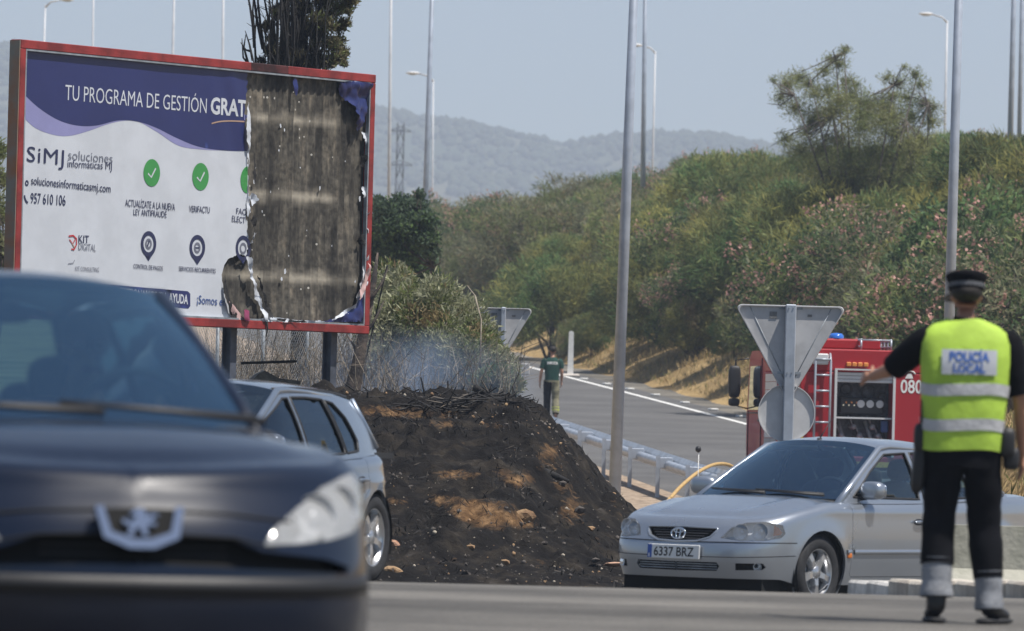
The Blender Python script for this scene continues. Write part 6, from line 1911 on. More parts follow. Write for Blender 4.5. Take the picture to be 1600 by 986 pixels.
    # ---- wipers
    for y0, y1, dx in sp.get('wipers', [(.12, -.50, .05), (.62, .02, .05)]):
        wm = MB(); z_ = zcb + .02
        def wp(y, lift):
            e = y / (sh.Wh * .9); return (xc - .01 + (sp['a_base'][0] - xc) * e * e + .02 - lift * .9, y, zcb + (sp['a_base'][1] - zcb) * e * e + .035 + lift * .45)
        wm.tube([wp(y0, -.01), wp((y0 + y1) / 2, .015), wp(y1, .045)], [.014, .009, .006], 6); wm.tube([wp(y0 - .02, .02), wp(y1 - .03, .055)], .008, 5); wm.build('wiper', M['black_plastic'], t)
    return t, sh, gy, roofp

def add_patch(sh, t, name, poly, m, off=0.0, h=.03, flange=0.0, both=True, label=None):
    v, f = sh.patch(poly, [], h, off, both, flange); b = MB(); b.add(v, f, 0, True); return b.build(name, m, t, label)

def headlights(sh, t, poly, haze=False, bowls=((0.35, .055), (.68, .06)), amber=None, depth=.075):
    """each lamp its own part: housing, reflector bowls and clear lens"""
    zs = [p[1] for p in poly]; ss = [p[0] for p in poly]
    for s in (1, -1):
        v, f = sh.patch(poly, [], .03, -depth, False); q = resample(poly, .03); a = np.array(q); A, B = sh.pos(a[:, 0], a[:, 1], 0), sh.pos(a[:, 0], a[:, 1], -depth); o = len(v); n = len(q)
        v = v + A.tolist() + B.tolist(); f = f + [[o + i, o + n + i, o + n + (i + 1) % n, o + (i + 1) % n] for i in range(n)]
        if s < 0: v, f = [[p[0], -p[1], p[2]] for p in v], [k[::-1] for k in f]
        b = MB(); b.add(v, f, 0, True); ho = b.build('headlight', M['lamp_house'], t)
        for fr, r in bowls:
            S_ = min(ss) + (max(ss) - min(ss)) * fr; z_ = np.mean(zs)
            # centre the bowl between the outline's top and bottom at that place
            zz = [z for z in np.linspace(min(zs), max(zs), 40) if pip(np.array([S_]), np.array([z]), poly)[0]]
            if not zz: continue
            z_ = (zz[0] + zz[-1]) / 2; r_ = min(r, (zz[-1] - zz[0]) * .46); c = sh.pos(S_, z_, -.022); e = sh.pos(S_, z_, .03); nrm = Vector((1, .25, 0)).normalized()
            Mt = Matrix.Translation((c[0], s * c[1], c[2])) @ Vector((nrm.x, s * nrm.y, 0)).to_track_quat('Z', 'Y').to_matrix().to_4x4()
            b = MB(); b.lathe([(r_, .0), (r_ * .86, -.022), (r_ * .6, -.042), (r_ * .2, -.05), (0, -.05)], 20, 0, True, Mt); b.lathe([(r_ * 1.06, .004), (r_, .004), (r_, -.004)], 20, 0, True, Mt); b.ball((0, 0, -.025), r_ * .30, 10, 8, 0, Mt); b.build('reflector', M['reflector'], ho)
        if amber:
            v, f = sh.patch(amber, [], .02, -.012, False)
            if s < 0: v, f = [[p[0], -p[1], p[2]] for p in v], [k[::-1] for k in f]
            b = MB(); b.add(v, f, 0, True); b.build('indicator', M['orange'], ho)
        v, f = sh.patch(poly, [], .025, .001, False)
        if s < 0: v, f = [[p[0], -p[1], p[2]] for p in v], [k[::-1] for k in f]
        b = MB(); b.add(v, f, 0, True); b.build('lens', M['lens_haze'] if haze else M['lens_clear'], ho)

def number_plate(t, x, z, body, tilt=0.0, rear=False):
    b = MB(); b.box((0, 0, 0), (.012, .52, .115), bevel=.004); s = -1 if rear else 1
    Mt = Matrix.Translation((x, 0, z)) @ Matrix.Rotation(PI if rear else 0, 4, 'Z') @ Matrix.Rotation(tilt, 4, 'Y'); o = b.build('number_plate', M['plate'], t, M=Mt)
    b = MB(); b.box((.0068, -.238, 0), (.002, .042, .110)); b.build('country_band', M['plate_blue'], o)
    V, F = text_mesh(body, .105, .0012); x0, x1 = V[:, 0].min(), V[:, 0].max(); k = .40 / (x1 - x0)
    me = bpy.data.meshes.new('lettering'); me.from_pydata([(.0085, -.195 + (p[0] - x0) * k, p[1] - .037) for p in V], [], F); me.materials.append(M['black_plastic']); link('lettering', me, o)
    V, F = text_mesh('E', .035, .001); me = bpy.data.meshes.new('lettering'); me.from_pydata([(.0085, -.25 + p[0], p[1] - .045) for p in V], [], F); me.materials.append(M['plate']); link('lettering', me, o)
    return o

# -------------------------------------------------- silver saloon
TP = [(2.26, 0), (2.25, .25), (2.205, .5), (2.10, .69), (1.90, .79), (1.6, .828), (1.2, .845), (.6, .852), (-.3, .855), (-1.2, .848), (-1.75, .825), (-2.05, .76), (-2.19, .55), (-2.25, .25), (-2.26, 0)]

def place_by(px, d, local, ang, z0=None):
    """ground location so that the local point stands at photo column px, d metres off"""
    c, s = math.cos(ang), math.sin(ang); x = PX(px, d, 880)
    lx, ly = c * local[0] - s * local[1], s * local[0] + c * local[1]
    X, Y = x - lx, d - ly
    return (X, Y, float(base_z(Y)) + .006 if z0 is None else z0)
angS = math.atan2(-.80, -.60)
sal = dict(name='silver_saloon', label='silver saloon car parked facing left, its front by the burnt mound', paint='silver', loc=(0, 0, 0), rz=0, plan=TP, xf=2.26, xr=-2.26,
    zprof=[(-2.26, .965), (-2.0, .985), (-1.5, .99), (-1.0, .955), (0, .93), (.8, .925), (1.15, .925), (1.5, .87), (1.9, .785), (2.15, .715), (2.26, .675)], crown=.055,
    nose=[(.15, -.06), (.30, -.01), (.42, .01), (.52, .0), (.58, -.035), (.66, -.085), (.76, -.15)], tail=[(.2, -.05), (.45, .0), (.7, -.03), (1.0, -.12)],
    wy=[(.15, .93), (.30, .965), (.45, .992), (.60, 1.0), (.78, .992), (.95, .972)], R=.075, roll=1.0, axles=(1.36, -1.27), wr=.305, arch=.345,
    zbot=lambda x: .20 + .045 * float(smooth01((abs(x) - 1.6) / .3)), creases=[(.81, .004, .03)], s_side=.9,
    doors=[(.93, -.22, .265), (-.235, -1.08, .265)],
    cowl=(1.16, .88), header=(.28, .16), rear_header=(-1.02, -.95), a_base=(.93, .905),
    roofc=[(-1.6, 1.30), (-1.02, 1.385), (-.5, 1.42), (-.1, 1.425), (.28, 1.392), (.6, 1.34)], rail=[(-1.7, 1.16), (-.95, 1.325), (-.5, 1.355), (0, 1.352), (.16, 1.335), (.6, 1.24), (.93, 1.0)],
    ybelt=[(-2.2, .70), (-1.6, .725), (-.8, .755), (.2, .765), (.95, .735), (1.2, .70)], yrail=[(-1.6, .50), (-.95, .545), (0, .575), (.16, .57), (.95, .60)],
    side=[(.95, .88), (.93, .905), (.55, 1.125), (.16, 1.335), (-.2, 1.354), (-.5, 1.355), (-.95, 1.325), (-1.30, 1.16), (-1.62, .96), (-1.62, .90), (-.4, .875)],
    windows=[[(.76, .925), (.70, .965), (.42, 1.14), (.13, 1.285), (-.18, 1.30), (-.20, .915)], [(-.27, .915), (-.25, 1.302), (-.52, 1.302), (-.86, 1.272), (-1.0, 1.10), (-1.05, .935)]],
    rear_glass=(-1.62, -1.55, .975, .965), deck=-1.6, seat_x=.02, screen_glass='screen_silver', rim=.205, spokes=5, mirror=(.66, .955), front=[], hood_shape=[lambda x, y: .012 * np.exp(-((np.abs(y) - .34 - .18 * (2.26 - x) / 1.1) / .05) ** 2) * smooth01((x - 1.1) / .2)])
shp = Shell(sal)
def sy(y, z=None): return shp.S_of_y(y)
hl = [(sy(.40), .575), (sy(.58), .556), (sy(.70) + .03, .560), (sy(.70) + .20, .585), (sy(.70) + .245, .622), (sy(.70) + .19, .690), (sy(.70), .716), (sy(.56), .703), (sy(.46), .660)]
gr = [(-.001, .545), (sy(.20), .553), (sy(.30), .585), (sy(.345), .650), (-.001, .657)]
li = [(-.001, .300), (sy(.40), .305), (sy(.425), .345), (sy(.40), .375), (-.001, .372)]
fg = [(sy(.56), .315), (sy(.70) + .06, .322), (sy(.70) + .09, .345), (sy(.70) + .06, .375), (sy(.56), .372)]
sal['front'] = [('headlight', hl), ('grille', gr), ('lower_grille', li), ('fog', fg)]
sal['loc'] = place_by(1267, 55.4, (1.36, .73), angS); sal['rz'] = angS
car, sh, gy_, rp_f = build_car(sal)
headlights(sh, car, hl, bowls=((.26, .062), (.55, .066)), amber=[(sy(.70) + .12, .60), (sy(.70) + .20, .61), (sy(.70) + .215, .63), (sy(.70) + .15, .672), (sy(.70) + .10, .685)])
add_patch(sh, car, 'grille', gr, M['well'], -.05)
b = MB()
for z in np.linspace(.563, .648, 5):
    w_ = .21 + (.345 - .21) * (z - .55) / .1
    v, f = sh.ribbon([(0, z), (sy(w_ - .015), z)], .009, -.012); v, f = mirror(v, f); b.add(v, f, 0, True)
b.build('grille_bar', mat('dark_grille_bars', (.06, .06, .065), .35, metal=.4), car)
b = MB(); v, f = sh.ribbon([(0, .66), (sy(.34), .653), (sy(.352), .640), (sy(.305), .580), (sy(.20), .545), (0, .537)], .014, .004); v, f = mirror(v, f); b.add(v, f, 0, True); b.build('grille_frame', M['silver'], car)
b = MB(); cpos = sh.pos(0, .602, .012); Me = Matrix.Translation((cpos[0] + .006, 0, .602)) @ Matrix.Rotation(PI / 2, 4, 'Z') @ Matrix.Rotation(PI / 2 - .25, 4, 'X')
def ell(a, bb_, cx_=0, cy_=0, n=36): return [Me @ Vector((cx_ + a * math.cos(k), cy_ + bb_ * math.sin(k), 0)) for k in np.linspace(0, 2 * PI, n + 1)]
b.tube(ell(.068, .046), .0075, 6, cap=False); b.tube(ell(.022, .042), .006, 6, cap=False); b.tube(ell(.044, .016, 0, .022), .006, 6, cap=False); b.build('badge', M['chrome'], car)
add_patch(sh, car, 'lower_grille', li, M['well'], -.05)
b = MB()
for z in (.318, .338, .358): v, f = sh.ribbon([(0, z), (sy(.40), z)], .010, -.012); v, f = mirror(v, f); b.add(v, f, 0, True)
b.build('grille_bar', M['galv_dark'], car)
add_patch(sh, car, 'fog_recess', fg, M['well'], -.04)
for s in (1, -1):
    c = sh.pos(sy(.70) + .02, .346, -.015); b = MB(); Mt = Matrix.Translation((c[0], s * c[1], c[2])) @ Vector((1, s * .35, 0)).to_track_quat('Z', 'Y').to_matrix().to_4x4()
    b.lathe([(.036, 0), (.03, -.015), (.012, -.028), (0, -.03)], 18, 0, True, Mt); b.lathe([(0, .006), (.02, .004), (.037, -.002)], 18, 1, True, Mt); b.build('fog_light', [M['reflector'], M['lens']], car)
pp = sh.pos(0, .445); number_plate(car, float(pp[0]) + .018, .452, '6337 BRZ', -.05)
b = MB()     # bumper shut line, side moulding, waist crease
Sa_ = sh.S_of_x(1.36 + .345)
for z0, z1 in ((.536, .540),): v, f = sh.ribbon([(0, z0), (sy(.5), z0 + .006), (Sa_, .545)], .007, .0015); v, f = mirror(v, f); b.add(v, f, 0, True)
v, f = sh.ribbon([(0, .415), (sy(.55), .42), (Sa_ - .01, .44)], .006, .001); v, f = mirror(v, f); b.add(v, f, 0, True)
b.build('shut_line', M['well'], car)
b = MB()
for x0, x1 in ((.90, -.20), (-.25, -.86), (1.01, .945)):
    v, f = sh.ribbon([(sh.S_of_x(x0), .472), (sh.S_of_x(x1), .475)], .040, .012)
    for s in (1, -1): b = MB(); b.add([[p[0], s * p[1], p[2]] for p in v], f, 0, True); b.build('side_moulding', M['silver'], car)
for s in (1, -1):
    c = sh.pos(sh.S_of_x(.975), .445, .004); b = MB(); v, f = superbox((c[0], s * c[1], c[2]), (.065, .02, .045), 4); b.add(v, f, 0, True); b.build('side_indicator', M['orange'], car)
V, F = text_mesh('D-4D', .045, .001)
for s in (1,):
    c0 = sh.S_of_x(.985); Pq = sh.pos(c0 + V[:, 0] * 1.1, .505 + V[:, 1], .006); me = bpy.data.meshes.new('lettering'); me.from_pydata(Pq.tolist(), [], F); me.materials.append(M['galv_dark']); link('lettering', me, car)
b = MB(); q = Vector(rp_f(-.02, .07)); b.tube([q, q + Vector((-.10, 0, .10)), q + Vector((-.20, 0, .19))], [.007, .004, .002], 6); b.ball(tuple(q), (.03, .02, .012), 10, 6); b.build('aerial', M['black_plastic'], car)
q = Vector(rp_f(-.78, 0)); b = MB(); Mq = Matrix.Translation(q + Vector((.07, 0, -.045))); b.box((0, 0, 0), (.05, .055, .004), M=Mq @ Matrix.Rotation(.55, 4, 'Y'))
b.build('yellow_sticker', mat('yellow_sticker', (.65, .55, .08), .5), car)
tl_ = [(sh.S_of_x(-2.05), .70), (sh.S_of_x(-2.05), .90), (sh.L - .42, .915), (sh.L - .40, .70)]
add_patch(sh, car, 'tail_light', tl_, M['redlens'], .006)

# -------------------------------------------------- grey blue hatchback behind the black car
angG = math.atan2(-.935, -.355)
GP = [(2.12, 0), (2.11, .3), (2.05, .55), (1.93, .73), (1.7, .83), (1.3, .875), (.6, .89), (-.3, .893), (-1.1, .880), (-1.5, .845), (-1.78, .75), (-1.97, .55), (-2.09, .28), (-2.12, 0)]
golf = dict(name='grey_hatchback', label='grey blue hatchback half hidden behind the black car', paint='greyblue', loc=(0, 0, 0), rz=angG, plan=GP, xf=2.12, xr=-2.12,
    zprof=[(-2.12, .955), (-1.6, .965), (-.8, .94), (0, .92), (.9, .915), (1.15, .93), (1.6, .88), (1.95, .80), (2.12, .71)], crown=.05,
    nose=[(.15, -.05), (.35, .0), (.5, .0), (.62, -.04), (.75, -.12)], tail=[(.2, -.05), (.45, .0), (.7, -.02), (1.0, -.10)],
    wy=[(.15, .93), (.30, .965), (.45, .990), (.60, 1.0), (.78, .992), (.95, .965)], R=.06, roll=1.0, axles=(1.28, -1.35), wr=.318, arch=.355, zbot=lambda x: .19, creases=[(.735, .012, .022), (.33, .010, .03)], s_side=.9,
    doors=[(.86, -.16, .27), (-.175, -1.16, .27)], cowl=(1.15, .95), header=(.10, .0), rear_header=(-1.74, -1.60), a_base=(1.0, .92),
    roofc=[(-1.9, 1.36), (-1.74, 1.395), (-1.2, 1.445), (-.5, 1.465), (-.1, 1.455), (.10, 1.435), (.5, 1.36)], rail=[(-1.95, 1.20), (-1.66, 1.325), (-1.1, 1.375), (-.5, 1.392), (0, 1.38), (.5, 1.22), (1.0, .98)],
    ybelt=[(-2.1, .62), (-1.75, .70), (-1.3, .77), (-.8, .80), (.2, .805), (1.0, .76), (1.2, .72)], yrail=[(-2, .48), (-1.6, .53), (-1.1, .57), (0, .60), (1.0, .62)],
    side=[(1.02, .88), (1.0, .92), (.5, 1.16), (0, 1.38), (-.5, 1.392), (-1.1, 1.375), (-1.60, 1.325), (-1.67, 1.16), (-1.75, .96), (-1.75, .90), (-.4, .87)],
    windows=[[(.84, .93), (.50, 1.12), (-.03, 1.325), (-.13, 1.33), (-.14, .918)], [(-.20, .918), (-.19, 1.335), (-.5, 1.338), (-.82, 1.328), (-.90, .935)], [(-.935, .937), (-.860, 1.322), (-1.02, 1.305), (-1.16, 1.20), (-1.24, 1.03), (-1.20, .955)]],
    rear_glass=(-1.93, -1.74, .985, .975), seat_x=-.12, rim=.225, spokes=5, mirror=(.74, .97), front=[], side_glass='glass_dark', screen_glass='glass')
sg = Shell(golf)
def gyS(y): return sg.S_of_y(y)
hlg = [(gyS(.46), .60), (gyS(.66), .59), (gyS(.70) + .16, .64), (gyS(.70) + .26, .72), (gyS(.70) + .1, .735), (gyS(.5), .70)]
grg = [(-.001, .62), (gyS(.42), .62), (gyS(.44), .68), (-.001, .68)]; lig = [(-.001, .30), (gyS(.5), .31), (gyS(.55), .42), (-.001, .43)]
golf['front'] = [('h', hlg), ('g', grg), ('l', lig)]
golf['loc'] = place_by(566, 49.9, (-1.35, .76), angG, None)
c2, sh2, gy2, rp2 = build_car(golf)
headlights(sh2, c2, hlg); add_patch(sh2, c2, 'grille', grg, M['well'], -.04); add_patch(sh2, c2, 'lower_grille', lig, M['well'], -.05)
add_patch(sh2, c2, 'tail_light', [(sh2.S_of_x(-1.90), .78), (sh2.S_of_x(-1.86), .91), (sh2.L - .45, .93), (sh2.L - .42, .80)], M['redlens'], .005)
b = MB(); b.tube([rp2(-.93, w_) for w_ in np.linspace(.02, .97, 14)], .012, 6); b.tube([rp2(.93, w_) for w_ in np.linspace(.02, .97, 14)], .012, 6); b.build('roof_moulding', M['black_plastic'], c2)

# -------------------------------------------------- black hatchback in front
angP = math.atan2(-math.cos(math.radians(16.0)), math.sin(math.radians(16.0)))
PP = [(2.10, 0), (2.07, .25), (1.99, .48), (1.87, .66), (1.70, .79), (1.45, .855), (1.0, .872), (.3, .88), (-.6, .88), (-1.3, .865), (-1.75, .80), (-2.0, .6), (-2.09, .3), (-2.10, 0)]
peu = dict(name='black_hatchback', label='dark blue black hatchback in the left foreground, blurred, facing the camera', paint='navy', loc=(0, 0, 0), rz=angP, plan=PP, xf=2.10, xr=-2.10,
    zprof=[(-2.1, 1.02), (-1.6, 1.04), (-.8, 1.02), (0, 1.01), (.7, 1.01), (1.0, 1.045), (1.3, 1.025), (1.7, .955), (1.95, .875), (2.10, .80)], crown=.085,
    nose=[(.12, -.12), (.25, -.05), (.40, .01), (.52, .03), (.60, .025), (.65, .0), (.74, -.04), (.84, -.12)], tail=[(.2, -.05), (.45, .0), (.7, -.02), (1.0, -.08)],
    wy=[(.15, .93), (.30, .965), (.45, .995), (.60, 1.0), (.80, .99), (1.0, .96)], R=.085, roll=1.0, axles=(1.22, -1.39), wr=.315, arch=.350, zbot=lambda x: .16 + .02 * (abs(x) > 1.7), creases=[], s_side=.9,
    doors=[(.75, -.25, .26), (-.265, -1.12, .26)], cowl=(1.10, .86), header=(.02, -.10), rear_header=(-1.66, -1.58), a_base=(.93, 1.005),
    roofc=[(-1.9, 1.43), (-1.66, 1.47), (-1.2, 1.515), (-.6, 1.53), (-.2, 1.52), (.02, 1.497), (.5, 1.39)], rail=[(-1.95, 1.28), (-1.58, 1.39), (-1.1, 1.435), (-.5, 1.455), (-.1, 1.443), (.5, 1.27), (.93, 1.06)],
    ybelt=[(-2.1, .71), (-1.7, .75), (-.8, .775), (.2, .77), (.93, .66), (1.1, .63)], yrail=[(-2, .52), (-1.58, .54), (0, .555), (.93, .58)],
    side=[(.95, .96), (.93, 1.005), (.42, 1.23), (-.10, 1.443), (-.5, 1.455), (-1.1, 1.435), (-1.58, 1.39), (-1.76, 1.22), (-1.9, 1.03), (-1.9, .98), (-.4, .95)],
    windows=[[(.76, 1.01), (.40, 1.17), (-.12, 1.385), (-.22, 1.39), (-.23, 1.0)], [(-.29, 1.0), (-.28, 1.393), (-.6, 1.395), (-1.0, 1.38), (-1.1, 1.015)], [(-1.14, 1.02), (-1.05, 1.375), (-1.35, 1.345), (-1.52, 1.22), (-1.58, 1.06)]],
    rear_glass=(-1.98, -1.90, 1.05, 1.04), seat_x=-.18, rim=.21, spokes=6, mirror=(.66, 1.05), mirrors=(-1,), steer=-.45, front=[], screen_glass='screen_blue', wipers=[(.10, -.52, .05), (.64, .0, .05)])
M['screen_blue'] = glass_mat('blue_tinted_screen', (.40, .62, .70), 1.6, base=.30, gcol=(.58, .84, 1.0))
sp_ = Shell(peu)
def ps(y): return sp_.S_of_y(y)
# tall swept-back lamps running up the wing
hlp = [(ps(.40), .675), (ps(.52), .680), (ps(.64), .692), (ps(.74), .715), (ps(.76) + .09, .755), (ps(.76) + .135, .82), (ps(.76) + .10, .895), (ps(.74), .882), (ps(.64), .850), (ps(.53), .785), (ps(.44), .725)]
grp = [(-.001, .700), (ps(.30), .690), (ps(.40), .655), (ps(.62), .635), (ps(.70) + .02, .61), (ps(.70), .59), (ps(.5), .600), (-.001, .615)]
lip = [(-.001, .30), (ps(.5), .31), (ps(.55), .40), (-.001, .41)]
peu['front'] = [('h', hlp), ('g', grp), ('l', lip)]
peu['loc'] = place_by(218, 19.9, (2.10, 0), angP, -.098)
c3, sh3, gy3, rp3 = build_car(peu)
headlights(sh3, c3, hlp, haze=True, bowls=((.20, .055), (.42, .07), (.66, .06)), depth=.06)
add_patch(sh3, c3, 'grille', grp, M['well'], -.06); add_patch(sh3, c3, 'lower_grille', lip, M['well'], -.05)
b = MB()
for z in (.640, .665): v, f = sh3.ribbon([(0, z), (ps(.30), z)], .008, -.05); v, f = mirror(v, f); b.add(v, f, 0, True)
b.build('grille_bar', M['black_plastic'], c3)
b = MB(); v, f = sh3.ribbon([(0, .55), (ps(.5), .55), (ps(.70) + .05, .555), (ps(.70) + .25, .56)], .055, .006); v, f = mirror(v, f); b.add(v, f, 0, True); b.build('bumper_strip', M['black_plastic'], c3)
# lion badge in a bright bracket at the nose of the hood
bp_ = sh3.pos(0, .74); tiltb = math.radians(38)
Mb = Matrix.Translation((float(bp_[0]) + .035, 0, .73)) @ Matrix.Rotation(PI / 2, 4, 'Z') @ Matrix.Rotation(PI / 2 - tiltb * .6, 4, 'X') @ Matrix.Scale(.9, 4)
b = MB(); b.prism([(-.125, .052), (.125, .052), (.10, -.045), (.03, -.075), (-.03, -.075), (-.10, -.045)], -.03, .0, M=Mb); bo = b.build('badge_recess', M['well'], c3)
b = MB(); out = [(-.150, .060), (-.122, .060), (-.100, -.030), (-.03, -.055), (.03, -.055), (.100, -.030), (.122, .060), (.150, .060), (.128, -.052), (.042, -.090), (-.042, -.090), (-.128, -.052)]
b.prism(out, -.02, .014, M=Mb); b.build('badge_bracket', M['chrome'], c3)
lion = [(-.040, -.048), (-.022, -.045), (-.018, -.020), (-.004, -.018), (.004, -.046), (.022, -.046), (.016, -.028), (.020, -.006), (.040, -.012), (.046, .0), (.028, .008), (.040, .022), (.052, .022), (.050, .034), (.028, .032), (.016, .022),
        (.018, .040), (.006, .052), (-.014, .050), (-.022, .038), (-.034, .034), (-.026, .026), (-.012, .026), (-.020, .012), (-.030, .0), (-.044, .014), (-.056, .010), (-.052, -.002), (-.038, -.010), (-.032, -.026), (-.044, -.036)]
b = MB(); b.prism([(x * 1.15, y) for x, y in lion], .0, .018, M=Mb); b.build('badge', M['chrome'], c3)
b = MB()
for s in (1, -1):
    v, f = sh3.ribbon([(0, .665 + .04), (ps(.30), .695), (ps(.44), .665)], .008, .002); v = [[p[0], s * p[1], p[2]] for p in v]; b.add(v, f, 0, True)
b.build('shut_line', M['well'], c3)
b = MB(); v, f = sh3.ribbon([(0, .775), (ps(.30), .765), (ps(.50), .745)], .009, .0015); v, f = mirror(v, f); b.add(v, f, 0, True); b.build('bonnet_gap', M['well'], c3)
number_plate(c3, float(sh3.pos(0, .335)[0]) + .025, .325, '4829 CGK', -.03) if False else None
for s in (1, -1):
    c = sh3.pos(ps(.62), .36, .0); b = MB(); Mt = Matrix.Translation((c[0], s * c[1], c[2])) @ Vector((1, s * .4, 0)).to_track_quat('Z', 'Y').to_matrix().to_4x4()
    b.lathe([(.05, .004), (.045, -.01), (.02, -.03), (0, -.03)], 18, 0, True, Mt); b.lathe([(0, .010), (.03, .007), (.05, .0)], 18, 1, True, Mt); b.build('fog_light', [M['reflector'], M['lens']], c3)
# ================================================================== fire engine
M['fire_red'] = paint('fire_engine_red', (.36, .018, .026), rough=.5, metal=.0)
M['fire_red'].node_tree.nodes['Principled BSDF'].inputs['Coat Weight'].default_value = .12
M['fire_red'].node_tree.nodes['Principled BSDF'].inputs['Specular IOR Level'].default_value = .25
M['fire_grey'] = mat('grey_panel_paint', (.34, .35, .36), .5, var=.1, scale=3)
M['orange_lamp'] = mat('orange_lamp', (.75, .26, .05), .3, coat=.6); M['blue_lamp'] = mat('blue_beacon', (.03, .16, .62), .2, coat=.8)
M['yellow_mark'] = mat('yellow_marking', (.62, .45, .06), .5)
def fire_engine(d, pxc):
    ang = math.atan2(.994, -.11); x = PX(pxc, d, 680)
    t = thing('fire_engine', 'red fire engine seen from behind with open pump compartment, on the ramp', 'fire engine', (x, d, float(base_z(d)) + .012), ang)
    W, HT = 2.44, 2.74       # local: x forward, y left, rear face at x = 0
    oy0, oy1, oz0, oz1 = -.50, .56, .80, 2.33       # opening in the rear
    b = MB()
    def slab(x0, x1, y0, y1, z0, z1, mi=0, bv=.02): b.box(((x0 + x1) / 2, (y0 + y1) / 2, (z0 + z1) / 2), (x1 - x0, y1 - y0, z1 - z0), mi, bevel=bv)
    slab(0, 4.4, -W / 2, W / 2, oz1 + .003, HT); slab(0, .9, oy1, W / 2, .55, oz1); slab(0, .9, -W / 2, oy0, .55, oz1); slab(0, .9, oy0 + .002, oy1 - .002, .55, oz0)
    slab(.903, 4.4, -W / 2, W / 2, .75, oz1)
    body = b.build('body', M['fire_red'], t)
    b = MB(); slab(.55, .897, oy0 + .003, oy1 - .003, oz0 + .003, oz1 - .003, 0, 0); b.build('compartment', mat('compartment_dark', (.11, .12, .14), .6, metal=.3, var=.4, scale=7), t)
    b = MB()
    for (y0, y1, z0, z1) in ((oy0 - .03, oy0 + .015, oz0, oz1 + .03), (oy1 - .015, oy1 + .03, oz0, oz1 + .03), (oy0 - .03, oy1 + .03, oz1 + .031, oz1 + .06)): b.box((-.015, (y0 + y1) / 2, (z0 + z1) / 2), (.05, y1 - y0, z1 - z0))
    b.build('compartment_frame', M['lamp_head'], t)
    for k in range(3):      # the rolled-up shutter's last slats
        b = MB(); b.box((.03, (oy0 + oy1) / 2, oz1 - .035 - .062 * k), (.02, oy1 - oy0 - .034, .055), bevel=.006); b.build('shutter_slat', M['lamp_head'], t)
    b = MB(); b.box((.40, .03, 1.72), (.22, .80, .30), bevel=.02); pnl = b.build('pump_panel', M['black_plastic'], t)
    for k, y in enumerate((-.30, -.12, .05)):
        b = MB(); Mt = Matrix.Translation((.285, y, 1.76)) @ Matrix.Rotation(-PI / 2, 4, 'Y'); b.lathe([(.065, -.02), (.072, .012), (.060, .014), (0, .010)], 20, M=Mt); b.build('gauge', M['lamp_head'], pnl)
    rg_ = random.Random(3)
    for k in range(6): b = MB(); b.box((.285, .12 + .05 * k, 1.78 - .05 * (k % 2)), (.02, .03, .03)); b.build('switch', M['chrome'] if k % 2 else M['orange_lamp'], pnl)
    b = MB(); b.box((.30, .03, 1.50), (.5, 1.03, .03)); b.build('shelf', M['lamp_head'], t)
    for k in range(9):
        y = -.40 + .115 * k; z = 1.02 + .16 * (k % 3); b = MB(); Mt = Matrix.Translation((.40, y, z)) @ Matrix.Rotation(-PI / 2, 4, 'Y')
        b.lathe([(.0, .16), (.045, .155), (.055, .12), (.035, .10), (.035, .0), (.06, -.02), (.06, -.12)], 14, M=Mt); b.tube([(.34, y, z), (.30, y + .05, z + .12), (.34, y + .1, z + .2)], .014, 6); b.build('hose_coupling', M['chrome'] if k % 3 == 0 else M['galv_dark'], t)
    for k in range(4):
        b = MB(); b.tube([(.45, -.42 + .25 * k, .85), (.36, -.40 + .25 * k, 1.15), (.40, -.30 + .25 * k, 1.45)], .035, 8); b.build('pipe', M['galv_dark'] if k % 2 else M['black_plastic'], t)
    b = MB(); b.box((.38, -.40, 1.36), (.2, .13, .22), bevel=.02); b.build('blue_box', mat('blue_case', (.05, .12, .35), .5), t)
    for k, (y, z, r) in enumerate([(.30, 2.02, .10), (-.1, 1.98, .12), (-.36, 1.9, .08)]):
        b = MB(); b.tube([(.42, y + r * math.cos(a), z + r * math.sin(a)) for a in np.linspace(0, 2 * PI, 15)], .022, 6, cap=False); b.build('coiled_hose', M['black_plastic'], t)
    # ladder on the rear left
    b = MB()
    for y in (.68, .96): b.tube([(-.10, y, .40), (-.10, y, 2.50), (.02, y, 2.66)], .022, 8)
    b.build('ladder_rail', M['galv'], t)
    for k in range(8): b = MB(); b.tube([(-.10, .68, .55 + .285 * k), (-.10, .96, .55 + .285 * k)], .018, 8); b.build('ladder_rung', M['galv'], t)
    b = MB(); b.box((-.04, .86, 2.55), (.10, .28, .20), bevel=.02); b.build('light_box', M['lamp_head'], t)
    for k in range(4): b = MB(); b.box((-.02, .34 - .105 * k, 2.47), (.06, .085, .075), bevel=.012); b.build('warning_light', M['orange_lamp'], t)
    b = MB(); b.box((.9, .25, 2.84), (1.1, 1.1, .19), bevel=.03); b.build('roof_box', M['fire_red'], t)
    b = MB(); Mt = Matrix.Translation((4.9, .42, 2.83)); b.lathe([(.16, 0), (.17, .05), (.14, .13), (.06, .17), (0, .175)], 18, M=Mt); b.build('beacon', M['blue_lamp'], t)
    b = MB(); Mt = Matrix.Translation((.5, .50, 2.94)); b.lathe([(.14, 0), (.14, .05), (.10, .09), (0, .10)], 18, M=Mt); b.build('beacon', M['blue_lamp'], t)
    b = MB()
    for y in (-.45, .10):
        b.tube([(.1, y, 2.92), (3.2, y, 2.92)], .025, 6); b.tube([(.1, y, 2.80), (3.2, y, 2.80)], .02, 6)
        for xx in np.linspace(.1, 3.2, 9): b.tube([(xx, y, 2.74), (xx, y, 2.92)], .018, 6)
    for xx in np.linspace(.1, 3.2, 12): b.tube([(xx, -.45, 2.92), (xx, .10, 2.92)], .018, 6)
    b.build('roof_rack', M['galv'], t)
    # lettering on the right of the rear: telephone sign and 080
    V, F = text_mesh('080', .34, .006); x0, x1 = V[:, 0].min(), V[:, 0].max(); k = .40 / (x1 - x0)
